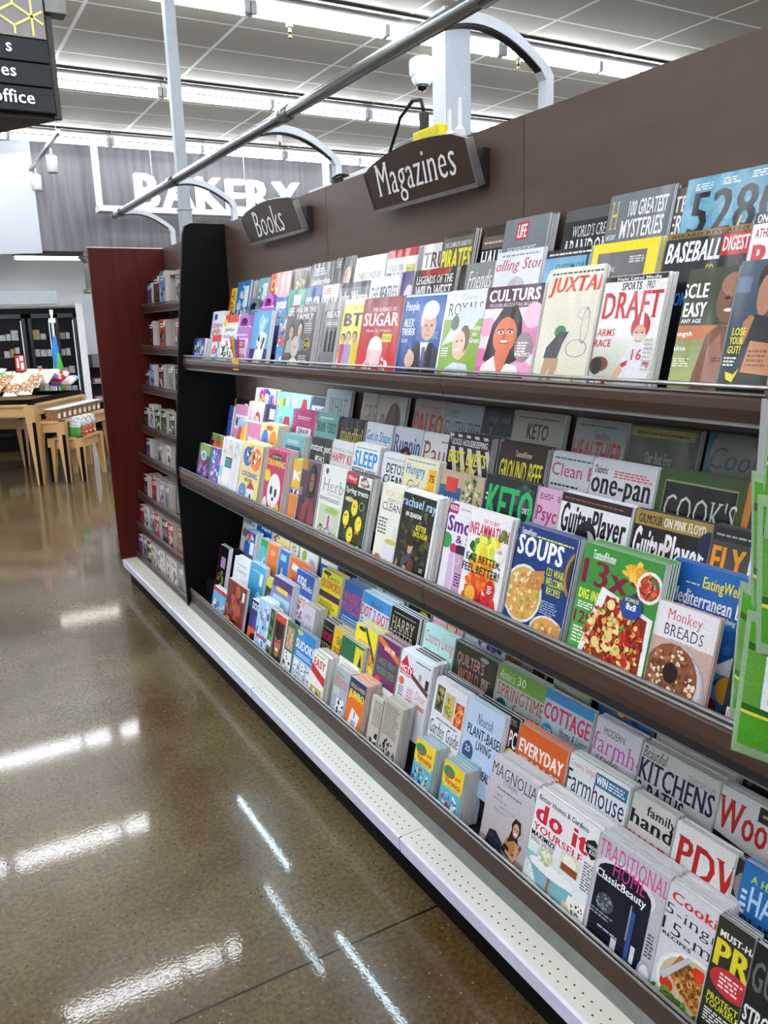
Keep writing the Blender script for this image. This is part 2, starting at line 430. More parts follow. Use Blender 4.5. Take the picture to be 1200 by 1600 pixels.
# ---------------------------------------------------------------- the magazine gondola
YB = [-0.59, 0.63, 1.84, 3.05, 4.27, 5.44]          # section joints along the run
HX, HT = 1.514, 2.165                               # front of the back panel, its top
def seg(i): return YB[i] + 0.0015, YB[i + 1] - 0.0015
gond = empty('magazine_gondola', (1.5, 2.4, 0), label='long brown magazine display rack running down the aisle', cat='display rack')
def P(name, mb, mats, **kw):
    o = mb.build(name, mats, **kw)
    o.parent = gond; o.matrix_parent_inverse = Matrix.Translation((-1.5, -2.4, 0))
    return o
for i in range(4):
    a, b = seg(i)
    P('back_panel', MB().box(HX, HX + 0.035, a, b, 0.1, HT), 'laminate')
a, b = YB[4], YB[5]
P('back_panel', MB().box(HX, HX + 0.035, a, b, 0.1, HT - 0.012), 'laminate')
# other side of the gondola, kept simple
P('rear_panel', MB().box(1.60, 1.62, YB[0], YB[5], 0.0, HT - 0.02), 'laminate')
# kick plate and perforated base deck
P('kick_plate', MB().box(1.10, 1.115, YB[0], YB[5] - 0.02, 0.0, 0.14), 'black')
for i in range(5):
    a, b = seg(i)
    mb = MB().prism([(1.068, 0.1555), (1.175, 0.1555), (1.175, 0.15), (1.074, 0.15)], 'y', a, b, 0)
    y = a + 0.03
    k = 0
    while y < b - 0.02:
        for x in (1.090, 1.115):
            mb.add([(x + 0.0026 * math.cos(t * PI / 3), y + 0.0033 * math.sin(t * PI / 3), 0.1558) for t in range(6)], [(0, 1, 2, 3, 4, 5)], 1)
        y += 0.0275
    P('base_deck', mb, ['deck', 'hole'])
    P('price_strip', MB().prism([(1.060, 0.152), (1.068, 0.1556), (1.069, 0.108), (1.063, 0.108)], 'y', a + 0.002, b - 0.002), 'railstrip')
# risers, shelves, lips, rails
P('riser', MB().box(1.168, 1.176, YB[0], 4.235, 0.156, 0.244), 'riser')
P('riser_channel', MB().prism([(1.15, 0.156), (1.168, 0.182), (1.172, 0.182), (1.172, 0.156)], 'y', YB[0], 4.235), 'greymetal')
ROWS = {1: [(1.246, 1.447), (1.325, 1.525), (1.410, 1.612)],
        2: [(1.177, 0.885), (1.265, 0.960), (1.350, 1.035), (1.430, 1.112)],
        3: [(1.182, 0.205), (1.265, 0.290), (1.350, 0.370), (1.440, 0.450)]}
SH = ((1, 1.238, 1.507, 1.440), (2, 1.169, 0.930, 0.838), (3, 1.172, 0.256, 0.24))
for k, X, zt, zb in SH:
    rows = ROWS[k]
    for i in range(4):
        a, b = seg(i)
        if i == 3: b = 4.235
        prof = [(rows[0][0] - 0.012, zb + 0.004)]
        prof.append((rows[0][0] - 0.006, rows[0][1] - 0.004))
        for j, (rx, rz) in enumerate(rows):
            if j: prof += [(rx - 0.004, rows[j - 1][1] - 0.004), (rx - 0.004, rz - 0.004)]
        prof += [(HX - 0.001, rows[-1][1] - 0.004), (HX - 0.001, rows[-1][1] - 0.012)]
        # underside of the tray follows the steps
        for j in range(len(rows) - 1, 0, -1):
            prof += [(rows[j][0] + 0.004, rows[j][1] - 0.012), (rows[j][0] + 0.004, rows[j - 1][1] - 0.012)]
        prof += [(rows[0][0], rows[0][1] - 0.012), (rows[0][0], zb + 0.004)]
        P('shelf_tray', MB().prism(prof, 'y', a, b), 'dark')
        if k < 3:
            zm = zt - 0.010
            lp = [(X + 0.004, zm), (X - 0.006, zm - 0.012), (X - 0.007, (zm + zb) / 2), (X + 0.001, zb + 0.012), (X + 0.006, zb + 0.004), (X + 0.012, zb + 0.004), (X + 0.009, zm)]
            P('shelf_lip', MB().prism(lp, 'y', a, b), 'lip')
            P('lip_trim', MB().box(X - 0.001, X + 0.016, a, b, zb - 0.002, zb + 0.0045), 'steel')
    rail = MB().tube([(X, YB[0], zt), (X, 4.235, zt)], 0.0045, 8)
    if k != 1:
        rail.tube([(X - 0.004, YB[0], zt - 0.011), (X - 0.004, 4.235, zt - 0.011)], 0.0035, 8)
    else:
        rail.box(X - 0.004, X + 0.006, YB[0], 4.235, zt - 0.0135, zt - 0.010)
    y = YB[0] + 0.1
    while y < 4.2:
        rail.tube([(X, y, zt), (X, y, zt - 0.014)], 0.002, 6)
        y += 0.305
    P('front_rail', rail, 'steel')
# black divider panel between magazines and paperbacks
pf = [(1.150, 0.156), (1.156, 0.945), (1.214, 1.494), (1.290, 2.115), (1.305, 2.150), (1.335, 2.163), (HX - 0.001, 2.163), (HX - 0.001, 0.156)]
P('divider_panel', MB().prism([(x, z) for x, z in pf], 'y', 4.238, 4.262), 'black')
# cherry end panel with pale top edge
P('end_panel', MB().box(1.052, 1.60, 5.44, 5.465, 0.157, 2.150), 'cherry')
P('end_panel_edging', MB().box(1.050, 1.602, 5.438, 5.467, 2.150, 2.156), 'cream')
# paperback shelves of the last section
BK = [(1.802, 1.352), (1.549, 1.325), (1.304, 1.300), (1.047, 1.268), (0.859, 1.240), (0.611, 1.208), (0.405, 1.180), (0.200, 1.158)]
for z, x in BK:
    mb = MB().box(x + 0.004, HX - 0.001, 4.264, 5.438, z - 0.045, z - 0.035)
    P('book_shelf', mb, 'dark')
    P('shelf_lip', MB().prism([(x, z - 0.008), (x - 0.004, z - 0.02), (x - 0.002, z - 0.048), (x + 0.006, z - 0.050), (x + 0.008, z - 0.008)], 'y', 4.264, 5.438), 'riser')
    P('front_rail', MB().tube([(x, 4.264, z), (x, 5.438, z)], 0.004, 8).tube([(x, 4.27, z - 0.012), (x, 5.43, z - 0.012)], 0.002, 6).box(x - 0.004, x + 0.004, 4.264, 5.438, z - 0.053, z - 0.048), 'steel')
P('riser', MB().box(1.163, 1.170, 4.264, 5.438, 0.156, 0.19), 'riser')
# foot of the rack on the far side
struct(MB().box(1.19, 1.26, 5.62, 6.25, 0.0, 0.14).build('trim_1', 'greymetal'), 'low grey foot plate of the rack behind the cherry end panel')

# tubes under the shelves
def under_light(x, y0, y1, z, label):
    t = empty('shelf_light', (x, (y0 + y1) / 2, z), label=label, cat='shelf light', group='tube lights under the magazine shelves')
    h = (y1 - y0) / 2
    MB().box(-0.02, 0.02, -h, h, 0.014, 0.030).build('housing', 'white', t)
    MB().tube([(0, -h + 0.02, 0), (0, h - 0.02, 0)], 0.010, 10).build('tube', 'under', t)
    e = MB().box(-0.012, 0.012, -h, -h + 0.02, -0.012, 0.014).build('lampholder', 'tee', t)
    MB().box(-0.012, 0.012, h - 0.02, h, -0.012, 0.014).build('lampholder', 'tee', t)
    return t
under_light(1.36, 3.12, 3.92, 1.485, 'lit tube light under the top shelf above the childrens books')
under_light(1.235, 3.16, 3.90, 0.868, 'lit tube light under the middle shelf, nearer the black divider')
under_light(1.235, 2.08, 2.70, 0.868, 'lit tube light under the middle shelf, nearer the camera')

# ---------------------------------------------------------------- canopy tube on curved arms
can = empty('canopy_frame', (1.26, 2.4, 2.357), label='long grey steel tube carried on curved white arms above the rack', cat='canopy frame')
def PC(name, mb, mats, **kw):
    o = mb.build(name, mats, **kw); o.parent = can; o.matrix_parent_inverse = Matrix.Translation((-1.26, -2.4, -2.357)); return o
PC('tube', MB().tube([(1.26, -0.6, 2.357), (1.26, 5.53, 2.357)], 0.021, 20), 'chrome', smooth=True)
for y in (0.62, 1.62, 2.85, 4.25, 5.40):
    PC('tube_sleeve', MB().tube([(1.26, y - 0.06, 2.357), (1.26, y + 0.06, 2.357)], 0.0245, 20), 'chrome', smooth=True)
PC('end_cap', MB().tube([(1.26, 5.53, 2.357), (1.26, 5.545, 2.357)], 0.024, 20), 'greymetal')
for y in (0.62, 1.83, 3.07, 4.26, 5.40):
    path = []
    for t in range(13):
        q = t / 12; x = 1.262 + q * 0.318
        z = 2.352 + 0.045 * math.sin(min(1, q * 1.1) * PI * 0.5) * (1 - q) - 0.085 * q ** 2.2 + 0.02 * q * (1 - q)
        path.append((x, z))
    th = 0.026
    prof = [(x, z + th / 2) for x, z in path] + [(1.592, 2.262)] + [(1.592, 2.05), (1.566, 2.05), (1.566, 2.250)] + [(x - 0.004, z - th / 2) for x, z in path[::-1][1:]]
    PC('arm', MB().prism(prof, 'y', y - 0.016, y + 0.016), 'armwhite')
    edge = [(x, z - th / 2 + 0.001) for x, z in path[:-1]]
    PC('arm_gasket', MB().prism(edge + [(x, z - 0.006) for x, z in edge[::-1]], 'y', y - 0.012, y + 0.012), 'cable')
PC('wire_channel', MB().box(1.56, 1.59, 2.62, 3.30, 2.150, 2.190), 'white')
PC('wire_channel', MB().box(1.57, 1.574, 2.60, 2.95, 2.190, 2.200), 'white')

# cable coil and plug on top
c = MB()
for j in range(5):
    pts = [(1.575 + 0.03 * math.cos(t * PI / 8), 3.03 + 0.05 * math.sin(t * PI / 8), 2.165 + j * 0.009 + 0.003 * math.sin(t + j)) for t in range(17)]
    c.tube(pts, 0.005, 6)
tag(c.build('cable_coil', 'cable'), 'black cable wound in a coil at the foot of the middle arm', 'cable')
pl = empty('power_tap', (1.53, 2.32, 2.166), label='yellow multi outlet power tap standing on top of the rack behind the sign', cat='power tap')
MB().box(-0.02, 0.03, -0.075, 0.075, 0.0, 0.065).build('body', 'plastic', pl, bevel=0.006)
MB().box(-0.012, 0.012, 0.02, 0.05, 0.065, 0.12).build('plug', 'cable', pl, bevel=0.005)
_cord = tag(MB().tube([(1.53, 2.355, 2.285), (1.53, 2.37, 2.325), (1.53, 2.42, 2.335), (1.53, 2.50, 2.30), (1.54, 2.60, 2.20), (1.56, 2.68, 2.13)], 0.006, 8).build('power_cord', 'cable', smooth=True), 'black cord', None)
_cord.parent = pl; _cord.matrix_parent_inverse = Matrix.Translation((-1.53, -2.32, -2.166))
for y, h in ((2.235, 0.10), (2.18, 0.12)):
    q = MB().lathe([(0.016, 0), (0.016, 0.035), (0.007, 0.045), (0.006, h), (0.003, h + 0.004)], 12)
    tag(q.build('antenna', 'white', loc=(1.545, y, 2.165)), 'stubby white antenna beside the yellow power tap, ' + ('the shorter one' if h < .11 else 'the taller one'), 'antenna')

# ---------------------------------------------------------------- hanging category signs
def cat_sign(word, y0, y1, xb, xt, z0, z1, zt, tx, label):
    """curved top board between y0 (near) and y1 (far), leaning out over the aisle"""
    yc = (y0 + y1) / 2; hw = (y1 - y0) / 2
    lean = math.atan2(xb - xt, z1 - z0)
    t = empty('category_sign', (xb, yc, z0), (0, 0, -PI / 2), label=label, cat='sign', group='hanging category signs on the header')
    H = z1 - z0; Ht = zt - z0
    def board(y):
        pr = [(-hw, 0), (hw, 0), (hw, H)]
        pr += [(hw - 2 * hw * k / 10, H + (Ht - H) * math.sin(PI * (0.10 + 0.82 * k / 10))) for k in range(1, 10)] + [(-hw, H)]
        return pr
    rx = Matrix.Rotation(lean, 4, 'X')
    def put(o): o.matrix_local = rx; return o
    put(MB().prism(board(0), 'y', 0.0, 0.012).build('board', M['signboard'], t))
    put(MB().prism([(-hw - 0.004, -0.008), (hw + 0.004, -0.008), (hw + 0.004, 0.004), (-hw - 0.004, 0.004)], 'y', -0.006, 0.02)
        .prism([(hw, 0), (hw + 0.006, 0), (hw + 0.006, H), (hw, H)], 'y', -0.006, 0.02).prism([(-hw, 0), (-hw - 0.006, 0), (-hw - 0.006, H), (-hw, H)], 'y', -0.006, 0.02).build('frame', 'steel', t))
    tri, bb = text_shapes(word, 'i'); x0, x1, v0, v1 = tx
    sx, sz = (x1 - x0) * 2 * hw / (bb[2] - bb[0]), (v1 - v0) * H / (bb[3] - bb[1])
    mb = MB()
    for f in tri:
        mb.add([(-hw + x0 * 2 * hw + (p[0] - bb[0]) * sx, -0.0015 - p[2] * 2e-4, v0 * H + (p[1] - bb[1]) * sz) for p in f], [tuple(range(len(f)))])
    put(mb.build('lettering', 'signtext', t))
    MB().box(hw - 0.06, hw - 0.004, 0.02, 0.045, 0.0, H * 0.8).build('bracket', 'signdark', t)  # dark mount block; it also stands in for the shadow beside the board
    return t
M['signboard'] = plain('sign_bronze', '3c2a1e', 0.25, noise=0.05, scale=5)
cat_sign('Magazines', 1.985, 2.575, 1.468, 1.425, 2.012, 2.135, 2.178, (0.10, 0.88, 0.06, 1.13), 'brown bronze sign reading Magazines with a curved top edge')
cat_sign('Books', 3.17, 3.76, 1.468, 1.425, 2.018, 2.135, 2.172, (0.20, 0.74, 0.16, 1.1), 'smaller looking brown bronze sign reading Books beyond the longer worded one')

# ---------------------------------------------------------------- posts and column
tag(MB().box(1.857, 1.94, 6.1, 6.18, 0.0, 2.50).box(1.851, 1.946, 6.094, 6.186, 2.485, 2.505).box(1.860, 1.937, 6.103, 6.177, 2.50, 4.09).build('steel_post', 'postgrey', bevel=0.006), 'slim grey square steel post rising to the ceiling behind the rack', 'post')
struct(MB().box(4.08, 4.33, 5.95, 6.14, 0.0, 4.09).build('column', 'colwhite'), 'broad pale blue square column behind the rack')

# ---------------------------------------------------------------- ceiling lights
def strip_light(x0, y, L, label, gi):
    t = empty('strip_light', (x0, y, 4.09), label=label, cat='ceiling light', group='fluorescent strip lights on the ceiling')
    MB().box(0, L, -0.165, -0.15, -0.02, 0.0).build('channel', 'dark', t)
    MB().box(0, L, -0.02, 0.02, -0.05, 0.0).build('spine', 'white', t)
    MB().prism([(-0.055, -0.035), (0.055, -0.035), (0.04, -0.055), (-0.04, -0.055)], 'x', 0.02, L - 0.02).build('reflector', 'white', t)
    for k in range(2):
        a = k * L / 2 + 0.025; b = (k + 1) * L / 2 - 0.025
        MB().tube([(a, 0, -0.115), (b, 0, -0.115)], 0.034, 12).build('tube', 'tube', t)
    for x in (0.02, L / 2, L - 0.02):
        MB().box(x - 0.025, x + 0.025, -0.05, 0.05, -0.145, -0.055).build('lampholder', 'tee', t, bevel=0.008)
    return t
rown = {6.40: 'nearest lit row', 8.87: 'middle lit row', 11.30: 'farthest lit row'}
for y in (-3.45, -1.0, 1.5, 3.95, 6.40, 8.87, 11.30):
    xs = [0.22 + 2.385 * k for k in range(-2, 4)] if y > 8 else [0.22 + 2.385 * k for k in range(-3, 3 if y > 6 else 2)]  # leftmost fixtures lie out of view, added to light the covers
    for k, x in enumerate(xs):
        word = ['first', 'second', 'third', 'fourth', 'fifth', 'sixth'][k]
        lb = 'white fluorescent strip light, %s along the %s of the ceiling' % (word, rown[y]) if y in rown else 'white fluorescent strip light, %s of the row %s' % (word, {-3.45: 'over the far aisle end', -1.0: 'over the open aisle', 1.5: 'over the near aisle', 3.95: 'over the rack'}[y])
        strip_light(x, y, 2.37, lb, k)
# dome camera, sprinklers
dc = empty('dome_camera', (4.60, 7.10, 4.09), label='white dome security camera hanging under the ceiling tiles', cat='security camera')
MB().lathe([(0.075, 0), (0.12, -0.03), (0.125, -0.06), (0.12, -0.15), (0.10, -0.175)], 24).build('housing', 'white', dc, smooth=True)
MB().lathe([(0.10, -0.170), (0.10, -0.20), (0.075, -0.245), (0.065, -0.25)], 24).build('ring', 'armwhite', dc, smooth=True)
MB().lathe([(0.062, -0.245), (0.052, -0.275), (0.03, -0.295), (0.005, -0.302)], 20).build('dome', 'blackg', dc, smooth=True)
def sprinkler(x, y, label):
    t = empty('sprinkler', (x, y, 4.09), label=label, cat='sprinkler', group='sprinkler heads under the ceiling')
    MB().lathe([(0.07, 0), (0.06, -0.05), (0.03, -0.09), (0.028, -0.16), (0.02, -0.165)], 16).build('escutcheon', 'white', t, smooth=True)
    MB().lathe([(0.012, -0.165), (0.018, -0.20), (0.006, -0.215), (0.02, -0.235), (0.02, -0.24)], 10).build('head', M['brass'], t)
M['brass'] = plain('brass', '8a744c', 0.4, metal=0.8)
sprinkler(2.95, 6.45, 'white sprinkler head hanging in front of the nearest lit strip, left of the dome camera')
sprinkler(5.15, 6.35, 'white sprinkler head with brass tip seen beyond the pale blue column')
sprinkler(4.45, 10.2, 'tiny sprinkler head seen below the curved arm near the baker sign')
tag(MB().box(4.96, 5.04, 4.58, 4.68, 4.078, 4.089).build('ceiling_outlet', 'signdark'), 'small black square outlet in the ceiling tiles above the rack', 'outlet')

# spotlight track
tr = empty('track_light', (1.72, 10.9, 3.72), label='thin grey hanging track with two small cylindrical spotlights', cat='track light')
MB().box(-0.02, 0.02, -1.15, 1.6, 0, 0.035).build('track', 'steel', tr)
for y in (-0.35, 0.95):
    h = MB().lathe([(0.03, 0), (0.06, -0.02), (0.06, -0.20), (0.045, -0.20), (0.045, -0.05)], 14, org=(0.03, y, -0.06)).build('spotlight', 'armwhite', tr, smooth=True)
    MB().box(0.02, 0.04, y - 0.01, y + 0.01, -0.07, 0.0).build('stem', 'steel', h)
for y in (-1.0, 1.3):
    MB().tube([(0, y, 0.03), (0, y, 0.37)], 0.004, 6).build('hanger', 'steel', tr)

# ---------------------------------------------------------------- bakery sign
bs = empty('bakery_sign', (4.1, 11.5, 3.25), label='large white BAKERY letters standing on a white hanging frame', cat='sign')
MB().box(-1.69, 1.65, -0.10, 0.16, -0.07, 0.0).build('frame_bar', 'white', bs)
for x in (-1.665, 1.63):
    MB().box(x - 0.035, x + 0.035, -0.03, 0.05, 0.0, 0.84).build('frame_post', 'white', bs)
tri, bb = text_shapes('BAKERY', 'b')
px = 0.0
# letters one by one so each is a part
widths = []
for ch in 'BAKERY':
    t_, b_ = text_shapes(ch, 'b'); widths.append((t_, b_))
tot = sum(b_[2] - b_[0] for _, b_ in widths) + 0.07 * 5
sx = 2.36 / tot; x = -1.19; sz = 0.42 / 0.72
for t_, b_ in widths:
    mb = MB(); sz = 0.425 / (b_[3] - b_[1])
    for f in t_:
        pr = [(x + (p[0] - b_[0]) * sx, (p[1] - b_[1]) * sz) for p in f]
        n = len(pr)
        vs = [(p[0], -0.06, p[1]) for p in pr] + [(p[0], 0.06, p[1]) for p in pr]
        mb.add(vs, [tuple(range(n)), tuple(range(2 * n - 1, n - 1, -1))] + [(i, (i + 1) % n, (i + 1) % n + n, i + n) for i in range(n)])
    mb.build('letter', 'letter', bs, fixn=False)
    x += (b_[2] - b_[0] + 0.07) * sx
for x, z in ((-0.95, 0.8), (0.35, 0.8)):
    MB().tube([(x, 0, 0.43), (x, 0, 0.84)], 0.004, 6).build('hanging_wire', 'steel', bs)

# ---------------------------------------------------------------- aisle directory sign
ds = empty('directory_sign', (0.70, 4.0, 2.55), label='hanging charcoal aisle directory sign with white words and a yellow hexagon pattern', cat='sign')
MB().prism([(0.02, 0.045), (-1.3, 0.045), (-0.64, 1.15)], 'z', 0.0, 1.2).build('core', 'signdark', ds)
MB().add([(0.0, 0.0, 0.015), (0.028, 0.05, 0.0), (0.01, 0.03, 0.6), (-0.01, 0.0, 0.6)], [(0, 1, 2, 3)]).box(0.0, 0.03, 0.02, 0.05, 0.0, 1.2).build('corner_post', 'signdark', ds)
for k, (z0, z1, word) in enumerate(((0.015, 0.113, 'Customer office'), (0.117, 0.207, 'Games'), (0.211, 0.300, 'Cards'))):
    pn = MB().prism([(-0.004 - 0.0, z0), (0.0, z1), (0.03, z1), (0.03, z0)], 'x', -1.28, 0.0).build('panel', 'signblack', ds, bevel=0.003)
    tail = ('office', 'es', 's')[k]; xr = (-0.078, -0.139, -0.145)[k]; hh = (0.052, 0.034, 0.034)[k]
    tri, bb = text_shapes(tail, 'b'); asc = bb[3] - bb[1]; s = hh / asc
    mb = MB()
    for f in tri:
        mb.add([(xr + (p[0] - bb[2]) * s * 0.97, -0.012 - p[2] * 3e-4, z0 + 0.027 + (p[1] - bb[1]) * s) for p in f], [tuple(range(len(f)))])
    mb.build('lettering', 'signtext', ds)
MB().box(-1.28, -0.002, 0.0, 0.03, 0.305, 1.15).build('pattern_panel', 'signgrey', ds)
mb = MB()
def bar2(p, q, wd):
    d = Vector((q[0] - p[0], q[1] - p[1])); n = Vector((-d.y, d.x)).normalized() * wd / 2
    mb.add([(p[0] + n.x, -0.004, p[1] + n.y), (q[0] + n.x, -0.004, q[1] + n.y), (q[0] - n.x, -0.004, q[1] - n.y), (p[0] - n.x, -0.004, p[1] - n.y)], [(0, 1, 2, 3)])
# cube pattern: stars of three bars
la = 0.142; er = la / math.sqrt(3)
for i in range(-12, 3):
    for j in range(-1, 8):
        x = -0.052 + (i + 0.5 * (j % 2)) * la; z = 0.385 + j * la * 0.866
        for k in range(6):
            a_ = math.radians(30 + 60 * k); p, q = (x, z), (x + er * math.cos(a_), z + er * math.sin(a_))
            # keep what falls on the panel
            ts = [t for t in (k2 / 20 for k2 in range(21)) if p[0] + (q[0] - p[0]) * t < -0.006 and 0.31 < p[1] + (q[1] - p[1]) * t < 1.14 and p[0] + (q[0] - p[0]) * t > -1.27]
            if len(ts) > 2:
                t0, t1 = ts[0], ts[-1]
                bar2((p[0] + (q[0] - p[0]) * t0, p[1] + (q[1] - p[1]) * t0), (p[0] + (q[0] - p[0]) * t1, p[1] + (q[1] - p[1]) * t1), 0.009)
mb.build('pattern', 'signyellow', ds)
MB().box(0.004, 0.09, -0.01, 0.07, 0.41, 0.55).build('bracket', 'greymetal', ds, bevel=0.004)
MB().box(-0.005, 0.026, 0.03, 0.06, 0.10, 0.145).build('clip', 'greymetal', ds, bevel=0.003)
for x in (-0.2, -1.1):
    MB().tube([(x, 0.3, 1.2), (x, 0.3, 1.54)], 0.01, 8).build('hanger', 'steel', ds)
